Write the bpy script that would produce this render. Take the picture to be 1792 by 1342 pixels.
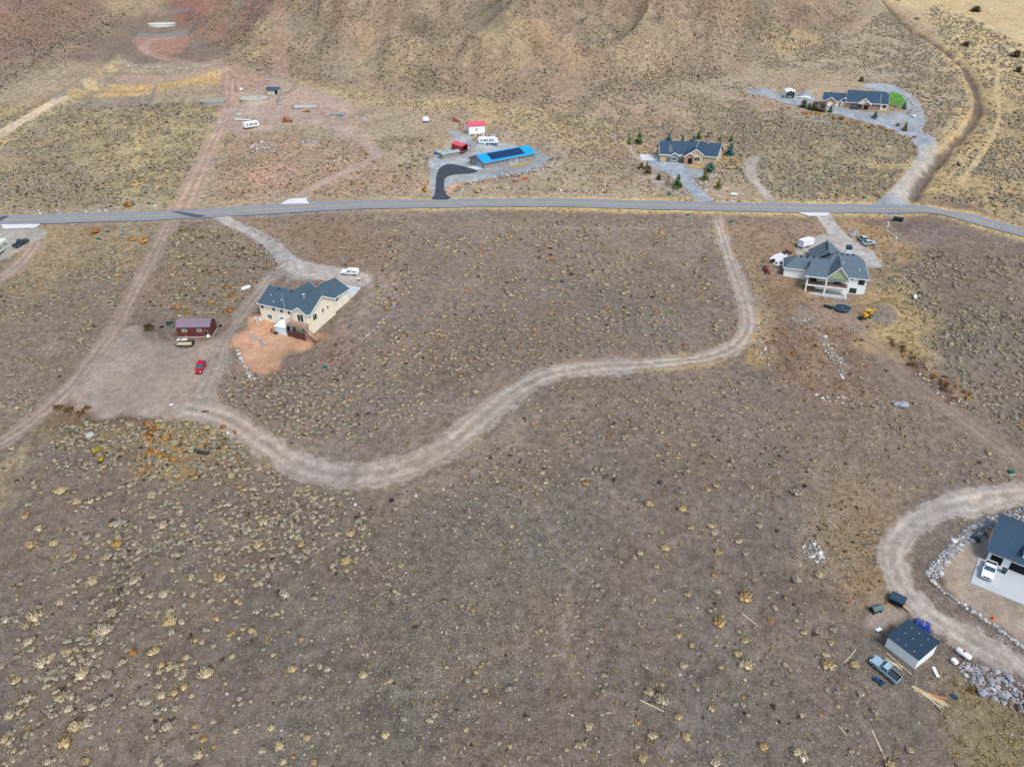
import bpy, bmesh, math, random
import numpy as np
from mathutils import Vector, Matrix, geometry
for o in list(bpy.data.objects): bpy.data.objects.remove(o)
sc = bpy.context.scene
COL = sc.collection
R = math.radians
# ------------------------------------------------------------------ camera
F = 1256.0; CU, CV = 896.0, 671.0; PITCH = R(31.0); HC = 115.0; SL = 0.1548
cam_d = bpy.data.cameras.new('camera'); cam = bpy.data.objects.new('camera', cam_d); COL.objects.link(cam)
cam.location = (0, 0, HC); cam.rotation_euler = (R(90) - PITCH, 0, 0)
cam_d.sensor_fit = 'HORIZONTAL'; cam_d.sensor_width = 36.0; cam_d.lens = 36.0 * F / 1792.0
cam_d.clip_start = 0.5; cam_d.clip_end = 9000
sc.camera = cam
# ------------------------------------------------------------------ sky and sun (overcast)
SUN_EL, SUN_AZ = 56.0, 150.0          # azimuth clockwise from +Y
w = bpy.data.worlds.new('World'); sc.world = w; w.use_nodes = True
nt = w.node_tree; nt.nodes.clear()
sky = nt.nodes.new('ShaderNodeTexSky'); sky.sky_type = 'NISHITA'; sky.sun_disc = False
sky.sun_elevation = R(SUN_EL); sky.sun_rotation = R(SUN_AZ); sky.air_density = 1.0; sky.dust_density = 2.0; sky.ozone_density = 1.0
bg = nt.nodes.new('ShaderNodeBackground'); bg.inputs[1].default_value = 0.15
wo = nt.nodes.new('ShaderNodeOutputWorld')
nt.links.new(sky.outputs[0], bg.inputs[0]); nt.links.new(bg.outputs[0], wo.inputs[0])
sun_d = bpy.data.lights.new('sun', 'SUN'); sun_d.energy = 1.5; sun_d.angle = R(15); sun_d.color = (1.0, 0.97, 0.92)
sun = bpy.data.objects.new('sun', sun_d); COL.objects.link(sun)
sdir = Vector((math.sin(R(SUN_AZ)) * math.cos(R(SUN_EL)), math.cos(R(SUN_AZ)) * math.cos(R(SUN_EL)), math.sin(R(SUN_EL))))
sun.rotation_euler = sdir.to_track_quat('Z', 'Y').to_euler(); sun.location = (0, 100, 300)
sc.view_settings.view_transform = 'Standard'; sc.view_settings.look = 'None'
sc.view_settings.exposure = 0.44; sc.view_settings.gamma = 1.0; sc.view_settings.use_curve_mapping = False
# ------------------------------------------------------------------ noise and terrain
def hash2(ix, iy, s):
    h = (ix.astype(np.int64) * 374761393 + iy.astype(np.int64) * 668265263 + s * 974634777) & 0xFFFFFFFF
    h = ((h ^ (h >> 13)) * 1274126177) & 0xFFFFFFFF
    return ((h ^ (h >> 16)) & 0xFFFFFF) / float(0xFFFFFF)
def vnoise(x, y, s=0):
    ix = np.floor(x); iy = np.floor(y); fx = x - ix; fy = y - iy
    fx = fx * fx * (3 - 2 * fx); fy = fy * fy * (3 - 2 * fy)
    a = hash2(ix, iy, s); b = hash2(ix + 1, iy, s); c = hash2(ix, iy + 1, s); d = hash2(ix + 1, iy + 1, s)
    return (a + (b - a) * fx) * (1 - fy) + (c + (d - c) * fx) * fy
def fbm(x, y, s=0, o=4):
    t = 0; a = 0.5; n = 0
    for i in range(o):
        t = t + a * vnoise(x, y, s + i); n += a; x = x * 2.03 + 7.1; y = y * 2.03 - 3.3; a *= 0.5
    return t / n
def sstep(a, b, x):
    t = np.clip((x - a) / (b - a), 0, 1); return t * t * (3 - 2 * t)
cp, sp = math.cos(PITCH), math.sin(PITCH)
def ray(u, v):
    a = (u - CU) / F; b = (v - CV) / F
    return np.array([a, cp - b * sp, -sp - b * cp])
def PP(u, v):                            # pixel -> the mean slope of the land
    d = ray(u, v); t = HC / (SL * d[1] - d[2]); return d * t + np.array([0, 0, HC])
def depth(x, y, z):
    return y * cp - (z - HC) * sp
def XY(pts):
    return np.array([PP(*p)[:2] for p in pts])
def seg_dist(x, y, P, cl=False):
    """distance to polyline P (n,2) and signed side"""
    best = np.full(x.shape, 1e9)
    n = len(P)
    for i in range(n if cl else n - 1):
        a = P[i]; b = P[(i + 1) % n]; d = b - a; L = d @ d + 1e-9
        t = np.clip(((x - a[0]) * d[0] + (y - a[1]) * d[1]) / L, 0, 1)
        best = np.minimum(best, np.hypot(x - a[0] - t * d[0], y - a[1] - t * d[1]))
    return best
def inside(x, y, P):
    r = np.zeros(x.shape, bool); n = len(P); j = n - 1
    for i in range(n):
        xi, yi = P[i]; xj, yj = P[j]
        if yi != yj:
            r ^= ((yi > y) != (yj > y)) & (x < (xj - xi) * (y - yi) / (yj - yi) + xi)
        j = i
    return r
def sdf_poly(x, y, P):                   # positive inside
    d = seg_dist(x, y, P, True); return np.where(inside(x, y, P), d, -d)
def smooth_line(P, it=2):
    P = np.array(P, float)
    for _ in range(it):
        Q = [P[0]]
        for a, b in zip(P[:-1], P[1:]): Q += [a * .75 + b * .25, a * .25 + b * .75]
        Q.append(P[-1]); P = np.array(Q)
    return P
def smooth_poly(P, it=2):
    P = np.array(P, float)
    for _ in range(it):
        Q = []
        for i in range(len(P)):
            a = P[i]; b = P[(i + 1) % len(P)]; Q += [a * .75 + b * .25, a * .25 + b * .75]
        P = np.array(Q)
    return P
FOOT = XY([(-420, 230), (0, 168), (100, 118), (190, 64), (236, 24), (300, 22), (350, 48), (400, 108), (480, 134), (650, 158), (800, 172), (950, 182), (1100, 170), (1250, 138), (1370, 108), (1450, 78), (1500, 42), (1540, 5), (1590, -55), (1640, -110)])
FOOT = FOOT[np.argsort(FOOT[:, 0])]
GULLY = smooth_line(XY([(1520, -20), (1545, 12), (1580, 48), (1640, 82), (1682, 110), (1706, 150), (1717, 195), (1690, 232), (1655, 268), (1620, 310), (1597, 348)]))
BERM = smooth_line(XY([(-60, 262), (0, 236), (60, 206), (130, 166), (190, 128), (228, 88)]))
WASH = smooth_line(XY([(235, 880), (212, 950), (206, 1000), (212, 1058), (168, 1105), (146, 1154), (116, 1196), (84, 1242), (38, 1288), (-20, 1340)]))
BERM2 = smooth_line(XY([(1585, 622), (1640, 660), (1700, 712)]))
TRENCH = [smooth_line(XY(p)) for p in ([(1345, 585), (1365, 625), (1385, 655)], [(1362, 578), (1382, 615), (1400, 648)], [(1402, 580), (1425, 625), (1440, 650)], [(1440, 575), (1462, 615), (1475, 640)])]
MOUNDS = [(1640, 404, 13.0, 2.4), (1412, 550, 4.6, 2.3), (1546, 549, 4.8, 2.4), (1190, 720, 9, .5), (1080, 560, 20, .7), (230, 735, 12, .8), (150, 820, 16, .8), (1590, 415, 5, 1.5), (640, 590, 9, 1.0), (520, 690, 12, .8), (1375, 530, 3.5, .9), (1395, 512, 3, .8), (1440, 565, 3, .7), (1480, 600, 4, .8), (1500, 640, 5, .9), (1350, 545, 3, .8), (1365, 668, 5, .7), (1450, 690, 6, .8), (1510, 700, 5, .7), (1560, 570, 5, .8), (1600, 600, 4, .9), (1625, 625, 3.5, 1.2), (640, 545, 4, .9), (665, 575, 4, .8), (600, 610, 4, .9), (560, 650, 5, .9), (480, 258, 5, 1.2), (540, 254, 4, 1.0), (600, 284, 6, 1.0), (450, 290, 5, .8), (1520, 520, 3, .8), (1590, 575, 3, .8), (1575, 630, 4, 1.2), (1610, 655, 3.5, 1.0), (1660, 690, 4, 1.0), (1345, 500, 2.6, .9), (1380, 545, 2.4, .8), (1430, 600, 2.4, .7), (1470, 640, 3, .7), (1400, 640, 3, .6), (1355, 610, 2.5, .7), (1700, 375, 6, 1.0), (1550, 420, 4, 1.0)]
MOUNDS = [tuple(PP(u, v)[:2]) + (r, h) for u, v, r, h in MOUNDS]
PADS = []                                 # (ox, oy, cos, sin, x0, x1, y0, y1, z, blend)
def add_pad(o, ang, x0, x1, y0, y1, z, bl=7.0):
    PADS.append((o[0], o[1], math.cos(R(ang)), math.sin(R(ang)), x0, x1, y0, y1, z, bl))
def mount(x, y):
    yf = np.interp(x, FOOT[:, 0], FOOT[:, 1])
    d = seg_dist(x, y, FOOT) * np.where(y > yf, 1, -1)
    return d + (fbm(x / 34., y / 60., 77, 3) - .5) * 26
def ridges(x, y):
    warp = (fbm(x / 60., y / 60., 21, 3) - .5) * 30
    xr = x * .9 + y * .42; yr = -x * .42 + y * .9; rid = 1 - np.abs(2 * fbm((xr + warp * 1.6) / 62., (yr + warp) / 130., 31, 3) - 1) * 2
    rid2 = 1 - np.abs(2 * fbm((x * .95 - y * .3 + warp) / 19., (y + warp) / 42., 41, 3) - 1) * 2
    return rid, rid2
def H0(x, y):
    x = np.asarray(x, float); y = np.asarray(y, float)
    z = SL * np.minimum(y, 900) + .05 * np.maximum(y - 900, 0)
    z = z + (fbm(x / 38., y / 38., 3, 3) - .5) * 1.1 + (fbm(x / 7., y / 7., 9, 2) - .5) * .22
    d = mount(x, y)
    m = (np.sqrt(d * d + 18 ** 2) + d) * .5
    m = np.minimum(m, 700)
    rid, rid2 = ridges(x, y)
    z = z + m * .42 + np.clip(m / 60., 0, 1) * (rid * 19.0 + rid2 * 6.0) * sstep(4, 30, m) + (fbm(x / 5., y / 8., 47, 3) - .5) * 2.6 * sstep(3, 25, m)
    g = seg_dist(x, y, GULLY); g = g + (fbm(x / 6., y / 6., 88, 2) - .5) * 2.4; z = z - 2.2 * np.exp(-(g / 2.3) ** 2) + .7 * np.exp(-((g - 8) / 4.0) ** 2)
    b = seg_dist(x, y, BERM); z = z + 2.2 * np.exp(-(b / 5.0) ** 2)
    b = seg_dist(x, y, WASH); z = z - .55 * np.exp(-(b / 1.1) ** 2)
    b = seg_dist(x, y, BERM2); z = z + 2.0 * np.exp(-(b / 3.6) ** 2)
    for T in TRENCH:
        b = seg_dist(x, y, T); z = z - .45 * np.exp(-(b / .8) ** 2) + .25 * np.exp(-((b - 1.6) / .8) ** 2)
    for mx, my, r, h in MOUNDS:
        q = ((x - mx) ** 2 + (y - my) ** 2) / (r * r); z = z + h * np.exp(-q * 1.6)
    for ox, oy, c, s, x0, x1, y0, y1, zz, bl in PADS:
        lx = (x - ox) * c + (y - oy) * s; ly = -(x - ox) * s + (y - oy) * c
        e = np.hypot(np.maximum(np.maximum(x0 - lx, lx - x1), 0), np.maximum(np.maximum(y0 - ly, ly - y1), 0))
        k = 1 - sstep(0, bl, e); z = z * (1 - k) + zz * k
    return z
HG = {}
def H(x, y):
    x = np.asarray(x, float); y = np.asarray(y, float)
    if not HG:
        gx = np.arange(-300, 301.); gy = np.arange(55, 471.); X, Y = np.meshgrid(gx, gy)
        HG['z'] = H0(X.ravel(), Y.ravel()).reshape(X.shape)
    z = HG['z']; ok = (x >= -300) & (x < 300) & (y >= 55) & (y < 470)
    xc = np.clip(x, -300, 299.999) + 300; yc = np.clip(y, 55, 469.999) - 55
    i = xc.astype(int); j = yc.astype(int); fx = xc - i; fy = yc - j
    r = (z[j, i] * (1 - fx) + z[j, i + 1] * fx) * (1 - fy) + (z[j + 1, i] * (1 - fx) + z[j + 1, i + 1] * fx) * fy
    if not ok.all():
        r = np.array(r); r[~ok] = H0(x[~ok], y[~ok])
    return r
def h1(x, y): return float(H(np.array([x]), np.array([y]))[0])
def G(u, v):                              # pixel -> point on the terrain
    d = ray(u, v); t = np.linspace(60, 640, 450); x = d[0] * t; y = d[1] * t; z = HC + d[2] * t
    if abs(x[-1]) > 300 or y[-1] > 470:
        k_ = (np.abs(x) < 299) & (y < 469); e_ = (z[k_] - H(x[k_], y[k_])).min() if k_.any() else 1
        if e_ > 0: return PP(u, v)
        x = x[k_]; y = y[k_]; z = z[k_]; t = t[k_]
    e = z - H(x, y); k = np.argmax(e < 0)
    if k == 0: k = len(t) - 1
    a, b = t[k - 1], t[k]
    for _ in range(12):
        m_ = .5 * (a + b)
        if HC + d[2] * m_ < h1(d[0] * m_, d[1] * m_): b = m_
        else: a = m_
    t = .5 * (a + b)
    return np.array([d[0] * t, d[1] * t, HC + d[2] * t])
# levelled ground under the buildings
def frame(u, v, ang, x0, x1, y0, y1, bl=7.0, dz=0.0):
    p = PP(u, v); add_pad(p, ang, x0, x1, y0, y1, p[2] + dz, bl); return (p[0], p[1], p[2] + dz, ang)
FR = {}
FR['blue'] = frame(847.3, 296.0, 38.0, -4, 27, -4, 12, 9)
FR['polebarn'] = frame(820.5, 234.9, 15.0, -2, 9, -2, 8, 6)
FR['carport'] = frame(808.4, 267.8, 37.3, -2, 6, -2, 9, 5)
FR['stoneshed'] = frame(774.9, 279.2, 39.7, -2, 10, -2, 4, 5)
FR['lodge'] = frame(1443.8, 185.3, -21.5, -3, 28, -6, 13, 9)
FR['rvport'] = frame(1374.3, 173.4, -12, -2, 6, -2, 12, 6)
FR['crafts'] = frame(1155.0, 283.0, -4, -8, 22, -4, 14, 8)
FR['redbarn'] = frame(311.9, 590.6, 2.3, -2, 11, -2, 6, 6)
FR['shed'] = frame(1600.5, 1170.7, 122.6, -1, 7, -6.5, 1, 4)
FR['brhouse'] = frame(1724.7, 981.1, -38.5, -3, 18, -9, 14, 5)
FR['pump'] = frame(467.5, 165.5, 0, -2, 8, -2, 6, 5)
for u_, v_, an_, a0, a1, b0, b1, dz_ in ((230, 132, -4, -18, 20, -3, 3, .6), (200, 158, -3, -14, 12, -2.5, 2, -.8), (285, 47, 0, -11, 11, -6, 8, .4)):
    p_ = PP(u_, v_); add_pad(p_, an_, a0, a1, b0, b1, p_[2] + dz_, 4.0)
def noflat(u, v, ang):
    p = PP(u, v); return (p[0], p[1], p[2], ang)
FR['tan'] = noflat(458.8, 559.3, -24.4)
FR['white'] = noflat(1411.3, 510.4, -18.0)
# ------------------------------------------------------------------ materials
MATS = {}
def srgb(r, g, b):
    f = lambda c: (c / 255.) / 12.92 if c <= 10 else (((c / 255.) + .055) / 1.055) ** 2.4
    return (f(r), f(g), f(b))
def mat(name, rgb, rough=.7, var=.12, scale=2.0, metal=0.0, spec=.4, bump=0.0, lin=False, detail=5, obj=True, rnd=0.0):
    if name in MATS: return MATS[name]
    m = bpy.data.materials.new(name); m.use_nodes = True; n = m.node_tree; b = n.nodes['Principled BSDF']
    c = rgb if lin else srgb(*rgb)
    b.inputs['Roughness'].default_value = rough; b.inputs['Metallic'].default_value = metal
    b.inputs['Specular IOR Level'].default_value = spec
    tc = n.nodes.new('ShaderNodeTexCoord'); nz = n.nodes.new('ShaderNodeTexNoise')
    nz.inputs['Scale'].default_value = scale; nz.inputs['Detail'].default_value = detail; nz.inputs['Roughness'].default_value = .6
    n.links.new(tc.outputs['Object'], nz.inputs['Vector'])
    mr = n.nodes.new('ShaderNodeMapRange'); mr.inputs[1].default_value = .25; mr.inputs[2].default_value = .75
    mr.inputs[3].default_value = 1 - var; mr.inputs[4].default_value = 1 + var
    n.links.new(nz.outputs['Fac'], mr.inputs[0])
    mx = n.nodes.new('ShaderNodeVectorMath'); mx.operation = 'SCALE'; mx.inputs[0].default_value = c
    last = mr.outputs[0]
    if rnd:
        oi = n.nodes.new('ShaderNodeObjectInfo'); r2 = n.nodes.new('ShaderNodeMapRange'); r2.inputs[3].default_value = 1 - rnd; r2.inputs[4].default_value = 1 + rnd
        n.links.new(oi.outputs['Random'], r2.inputs[0]); mu = n.nodes.new('ShaderNodeMath'); mu.operation = 'MULTIPLY'
        n.links.new(last, mu.inputs[0]); n.links.new(r2.outputs[0], mu.inputs[1]); last = mu.outputs[0]
    n.links.new(last, mx.inputs['Scale']); n.links.new(mx.outputs[0], b.inputs['Base Color'])
    if bump:
        bp = n.nodes.new('ShaderNodeBump'); bp.inputs['Strength'].default_value = bump; bp.inputs['Distance'].default_value = .05
        n.links.new(nz.outputs['Fac'], bp.inputs['Height']); n.links.new(bp.outputs[0], b.inputs['Normal'])
    MATS[name] = m; return m
def glass(name='window_glass', rgb=(40, 52, 58)):
    return mat(name, rgb, .12, .25, .6, 0, .8)
def soil_mat(name, fine=1.0, speck=1.0, bump=.5):
    m = bpy.data.materials.new(name); m.use_nodes = True; n = m.node_tree; L = n.links; b = n.nodes['Principled BSDF']
    b.inputs['Roughness'].default_value = .95; b.inputs['Specular IOR Level'].default_value = .1
    def N(t, **k):
        q = n.nodes.new(t)
        for a, v in k.items(): setattr(q, a, v)
        return q
    geo = N('ShaderNodeNewGeometry'); at = N('ShaderNodeAttribute', attribute_name='Col'); av = N('ShaderNodeAttribute', attribute_name='veg')
    def noise(s, d, r, dist=0):
        q = N('ShaderNodeTexNoise'); q.inputs['Scale'].default_value = s; q.inputs['Detail'].default_value = d; q.inputs['Roughness'].default_value = r
        q.inputs['Distortion'].default_value = dist; L.new(geo.outputs['Position'], q.inputs['Vector']); return q.outputs['Fac']
    def mr(x, a, b_, c, d):
        q = N('ShaderNodeMapRange'); q.inputs[1].default_value = a; q.inputs[2].default_value = b_; q.inputs[3].default_value = c; q.inputs[4].default_value = d; L.new(x, q.inputs[0]); return q.outputs[0]
    def mul(a, b_, op='MULTIPLY'):
        q = N('ShaderNodeMath', operation=op); 
        for i, v in enumerate((a, b_)):
            if isinstance(v, (int, float)): q.inputs[i].default_value = v
            else: L.new(v, q.inputs[i])
        return q.outputs[0]
    def mix(f, a, b_):
        q = N('ShaderNodeMix', data_type='RGBA')
        for k, v in ((0, f), (6, a), (7, b_)):
            if isinstance(v, (int, float)): q.inputs[k].default_value = v
            elif isinstance(v, tuple): q.inputs[k].default_value = v + (1,)
            else: L.new(v, q.inputs[k])
        return q.outputs[2]
    n0 = noise(.11, 3, .6); n1 = noise(.6, 6, .7); n2 = noise(3.4, 3, .7)
    k = mul(mul(mr(n0, .3, .7, .90, 1.10), mr(n1, .3, .7, 1 - .42 * fine, 1 + .42 * fine)), mr(n2, .25, .75, 1 - .55 * fine, 1 + .55 * fine))
    sc_ = N('ShaderNodeVectorMath', operation='SCALE'); L.new(at.outputs['Color'], sc_.inputs[0]); L.new(k, sc_.inputs['Scale'])
    c = sc_.outputs[0]
    # faint redder and greyer drifts of soil
    n3 = noise(.045, 3, .6); tint = mix(mr(n3, .35, .65, 0, 1), (1.04, 1.0, .94), (.96, 1.01, 1.03))
    tm = N('ShaderNodeVectorMath', operation='MULTIPLY'); L.new(c, tm.inputs[0]); L.new(tint, tm.inputs[1]); c = tm.outputs[0]
    # pebbles and litter: pale and dark dots
    for s, th, colr, lo in ((1.35, .17, (.43, .39, .30), .70), (2.9, .26, (.46, .42, .33), .66), (1.7, .23, (.03, .026, .024), .72), (3.1, .25, (.05, .042, .036), .74)):
        v = N('ShaderNodeTexVoronoi'); v.inputs['Scale'].default_value = s; L.new(geo.outputs['Position'], v.inputs['Vector'])
        sx = N('ShaderNodeSeparateColor'); L.new(v.outputs['Color'], sx.inputs[0])
        dot = mul(mul(v.outputs['Distance'], th, 'LESS_THAN'), mul(sx.outputs[0], mr(n1, .3, .7, lo + .12, lo - .08), 'GREATER_THAN'))
        f = mul(mul(dot, av.outputs['Fac']), .8 * speck); c = mix(f, c, colr)
    L.new(c, b.inputs['Base Color'])
    hs = mul(mul(n2, .5), n1, 'ADD')
    bp = N('ShaderNodeBump'); bp.inputs['Strength'].default_value = bump; bp.inputs['Distance'].default_value = .35
    L.new(hs, bp.inputs['Height']); L.new(bp.outputs[0], b.inputs['Normal'])
    MATS[name] = m; return m
SOIL = soil_mat('dry_soil', 1.0, 1.0, .6)
GRAVEL = soil_mat('packed_gravel', .62, .6, .4)
# ------------------------------------------------------------------ mesh helpers
def tag(o, label=None, cat=None, group=None, kind=None):
    if label: o['label'] = label
    if cat: o['category'] = cat
    if group: o['group'] = group
    if kind: o['kind'] = kind
    return o
def empty(name, loc, rz=0.0, label=None, cat=None, group=None):
    o = bpy.data.objects.new(name, None); COL.objects.link(o); o.location = loc; o.rotation_euler = (0, 0, rz)
    o.empty_display_size = .3
    return tag(o, label, cat, group)
def link(name, me, parent=None, loc=None, rz=None, s=None):
    o = bpy.data.objects.new(name, me); COL.objects.link(o)
    if parent is not None: o.parent = parent
    if loc is not None: o.location = loc
    if rz is not None: o.rotation_euler = (0, 0, rz) if not isinstance(rz, tuple) else rz
    if s is not None: o.scale = (s, s, s) if not isinstance(s, tuple) else s
    return o
class MB:
    def __init__(self): self.v = []; self.f = []; self.M = None
    def add(self, vs, fs):
        b = len(self.v)
        self.v += [tuple(self.M @ Vector(p)) if self.M is not None else tuple(p) for p in vs]
        self.f += [tuple(i + b for i in f) for f in fs]; return self
    def box(self, x0, x1, y0, y1, z0, z1, tx=0, ty=0):
        # tx, ty: taper of the top
        v = [(x0, y0, z0), (x1, y0, z0), (x1, y1, z0), (x0, y1, z0), (x0 + tx, y0 + ty, z1), (x1 - tx, y0 + ty, z1), (x1 - tx, y1 - ty, z1), (x0 + tx, y1 - ty, z1)]
        return self.add(v, [(0, 3, 2, 1), (4, 5, 6, 7), (0, 1, 5, 4), (1, 2, 6, 5), (2, 3, 7, 6), (3, 0, 4, 7)])
    def prism(self, poly, axis, a0, a1, inset=0.0):
        # poly in the plane across the axis; axis x: (y, z), axis y: (x, z), axis z: (x, y)
        n = len(poly); mk = {'x': lambda p, a: (a, p[0], p[1]), 'y': lambda p, a: (p[0], a, p[1]), 'z': lambda p, a: (p[0], p[1], a)}[axis]
        v = [mk(p, a0) for p in poly] + [mk(p, a1) for p in poly]
        f = [tuple(range(n))[::-1], tuple(range(n, 2 * n))] + [(i, (i + 1) % n, (i + 1) % n + n, i + n) for i in range(n)]
        return self.add(v, f)
    def cyl(self, p0, p1, r0, r1=None, n=10, caps=True):
        if r1 is None: r1 = r0
        p0 = Vector(p0); p1 = Vector(p1); d = (p1 - p0).normalized()
        u = d.orthogonal().normalized(); w_ = d.cross(u)
        v = []
        for p, r in ((p0, r0), (p1, r1)):
            for i in range(n):
                a = 2 * math.pi * i / n; v.append(tuple(p + u * (math.cos(a) * r) + w_ * (math.sin(a) * r)))
        f = [(i, (i + 1) % n, (i + 1) % n + n, i + n) for i in range(n)]
        if caps: f += [tuple(range(n))[::-1], tuple(range(n, 2 * n))]
        return self.add(v, f)
    def lathe(self, prof, n=12, axis='z', o=(0, 0, 0), ring=False):
        v = []; f = []
        for r, h in prof:
            for i in range(n):
                a = 2 * math.pi * i / n; c, s = math.cos(a) * r, math.sin(a) * r
                p = (c, s, h) if axis == 'z' else ((h, c, s) if axis == 'x' else (c, h, s))
                v.append((p[0] + o[0], p[1] + o[1], p[2] + o[2]))
        m = len(prof)
        for j in range(m - 1):
            for i in range(n): f.append((j * n + i, j * n + (i + 1) % n, (j + 1) * n + (i + 1) % n, (j + 1) * n + i))
        if ring: f += [((m - 1) * n + i, (m - 1) * n + (i + 1) % n, (i + 1) % n, i) for i in range(n)]
        else: f += [tuple(range(n))[::-1], tuple((m - 1) * n + i for i in range(n))]
        return self.add(v, f)
    def poly(self, pts): return self.add(pts, [tuple(range(len(pts)))])
    def mesh(self, name, mt, smooth=False, bevel=0):
        me = bpy.data.meshes.new(name); me.from_pydata(self.v, [], self.f); me.validate()
        bm = bmesh.new(); bm.from_mesh(me); bmesh.ops.recalc_face_normals(bm, faces=bm.faces)
        if bevel: 
            bmesh.ops.bevel(bm, geom=[e for e in bm.edges if e.is_manifold and e.calc_face_angle(0) > .6], offset=bevel, segments=2, affect='EDGES', profile=.6)
        bm.to_mesh(me); bm.free()
        if mt is not None: me.materials.append(mt)
        if smooth: me.polygons.foreach_set('use_smooth', [True] * len(me.polygons))
        return me
    def build(self, name, mt, parent=None, smooth=False, bevel=0, **k):
        return link(name, self.mesh(name, mt, smooth, bevel), parent, **k)
def copy_tree(o, parent=None):
    c = o.copy(); COL.objects.link(c); c.parent = parent
    for ch in list(o.children): copy_tree(ch, c)
    return c
rng = random.Random(7); nrng = np.random.default_rng(11)
# ------------------------------------------------------------------ the land: colours of soil, grass and gravel
def GXY(pts): return np.array([G(*p)[:2] for p in pts])
BASE = srgb(127, 112, 100)
ZONES = []      # (polygon xy, rgb, alpha, soft, grass, pebble)
def zone(px, rgb, a=1.0, soft=6.0, grass=0.0, peb=None):
    if max(p[1] for p in px) < 400 and min(p[1] for p in px) > -70: rgb = (rgb[0] + 3, rgb[1] + 6, rgb[2] + 9)
    ZONES.append((GXY(px), np.array(srgb(rgb[0] + 3, rgb[1] + 1, rgb[2] - 1)), a, soft, grass, peb))
# wide drifts first
zone([(-400, 840), (700, 860), (1000, 800), (1400, 800), (1792, 900), (2200, 1000), (2200, 1500), (-400, 1500)], (113, 104, 96), 1, 14, .08, .5)
zone([(-100, 700), (500, 770), (640, 900), (430, 1040), (300, 1342), (-200, 1342)], (118, 107, 97), .8, 10, .2, .4)
zone([(640, 840), (960, 820), (960, 1050), (900, 1342), (560, 1342), (560, 960)], (110, 104, 94), .8, 12, .1, 1.15)
zone([(690, 385), (1255, 385), (1290, 590), (900, 650), (700, 790), (540, 740), (640, 560)], (131, 117, 106), 1, 6, .05, .9)
zone([(820, 540), (1200, 480), (1290, 590), (900, 650), (600, 800), (560, 720)], (117, 107, 98), .7, 10, .12, .9)
zone([(-300, 400), (300, 395), (230, 500), (190, 580), (60, 740), (-300, 800)], (129, 116, 102), 1, 5, .2, .5)
zone([(60, 400), (280, 396), (240, 470), (120, 480), (60, 540), (0, 520), (20, 480)], (160, 142, 108), .65, 6, .9, .3)
zone([(290, 395), (400, 395), (480, 450), (440, 540), (380, 570), (250, 560), (270, 480)], (134, 118, 101), .9, 4, .35, .5)
zone([(420, 385), (700, 372), (720, 480), (640, 500), (540, 460), (470, 430)], (137, 118, 102), .9, 4, .3, .6)
zone([(1540, 420), (2000, 450), (2000, 900), (1800, 800), (1600, 600)], (119, 109, 97), .9, 8, .2, .5)
zone([(1270, 385), (1560, 395), (1600, 560), (1560, 620), (1480, 560), (1370, 540), (1300, 480)], (145, 124, 104), .9, 5, .45, .6)
zone([(1500, 535), (1590, 490), (1640, 560), (1620, 640), (1560, 640), (1520, 600)], (174, 153, 110), .8, 4, 1.0, .6)
zone([(1330, 480), (1400, 500), (1420, 540), (1340, 560), (1325, 520)], (160, 138, 104), .6, 4, .8, .8)
zone([(1560, 470), (1620, 500), (1640, 560), (1560, 540), (1500, 530)], (164, 144, 106), .6, 4, .9, .5)
zone([(1480, 385), (1560, 400), (1600, 450), (1540, 470), (1500, 430)], (164, 138, 98), .6, 4, .8, .7)
zone([(1320, 560), (1500, 560), (1560, 680), (1540, 740), (1440, 720), (1340, 650)], (134, 112, 97), .9, 5, .25, 1.3)
zone([(1345, 580), (1470, 575), (1480, 650), (1400, 665), (1350, 640)], (140, 118, 98), .6, 3, .3, 1.2)
zone([(1400, 800), (1640, 830), (1570, 960), (1590, 1060), (1480, 1100), (1400, 960)], (141, 124, 106), .8, 5, .35, 1.0)
zone([(1440, 920), (1560, 900), (1600, 1040), (1500, 1050)], (138, 116, 84), .55, 4, .6, .8)
zone([(1660, 1190), (1792, 1230), (1900, 1400), (1700, 1400)], (131, 117, 86), .8, 4, .9, .4)
zone([(1380, 690), (1560, 690), (1640, 800), (1400, 780)], (124, 112, 98), .7, 6, .2, 1.2)
# above the road
zone([(-500, 395), (-500, 120), (400, 100), (1700, -100), (2400, -100), (2400, 380), (1600, 360), (900, 345), (330, 372)], (153, 140, 121), 1, 4, .25, .4)
zone([(-300, 240), (100, 170), (390, 175), (380, 260), (330, 350), (-300, 372)], (154, 137, 104), .9, 6, .75, .3)
zone([(0, 300), (120, 230), (200, 330), (120, 372), (0, 372)], (132, 117, 100), .7, 8, .3, .4)
zone([(560, 140), (900, 170), (1300, 160), (1430, 120), (1330, 320), (1050, 320), (980, 260), (740, 200)], (148, 128, 107), .9, 8, .35, .3)
zone([(430, 135), (700, 140), (1000, 200), (1180, 240), (1040, 260), (800, 195), (520, 165)], (166, 147, 106), .55, 6, .8, .3)
zone([(420, 225), (650, 250), (720, 330), (540, 345), (380, 350), (380, 290)], (150, 125, 104), .9, 4, .4, 1.3)
zone([(440, 300), (490, 285), (515, 300), (500, 325), (450, 325)], (168, 134, 115), .9, 3, 0, .3)
zone([(1290, 190), (1500, 205), (1620, 250), (1560, 340), (1380, 350), (1300, 300)], (141, 128, 104), .95, 6, .45, .2)
zone([(1480, 290), (1600, 280), (1560, 345), (1420, 350)], (172, 150, 106), .6, 5, .9, .2)
zone([(1540, 0), (1792, -60), (2100, -60), (2100, 200), (1730, 200), (1640, 60)], (181, 160, 119), .95, 10, .7, .2)
zone([(1700, 160), (1792, 130), (2100, 180), (2100, 400), (1792, 390), (1640, 350), (1650, 300)], (162, 144, 110), .9, 8, .6, .2)
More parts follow.
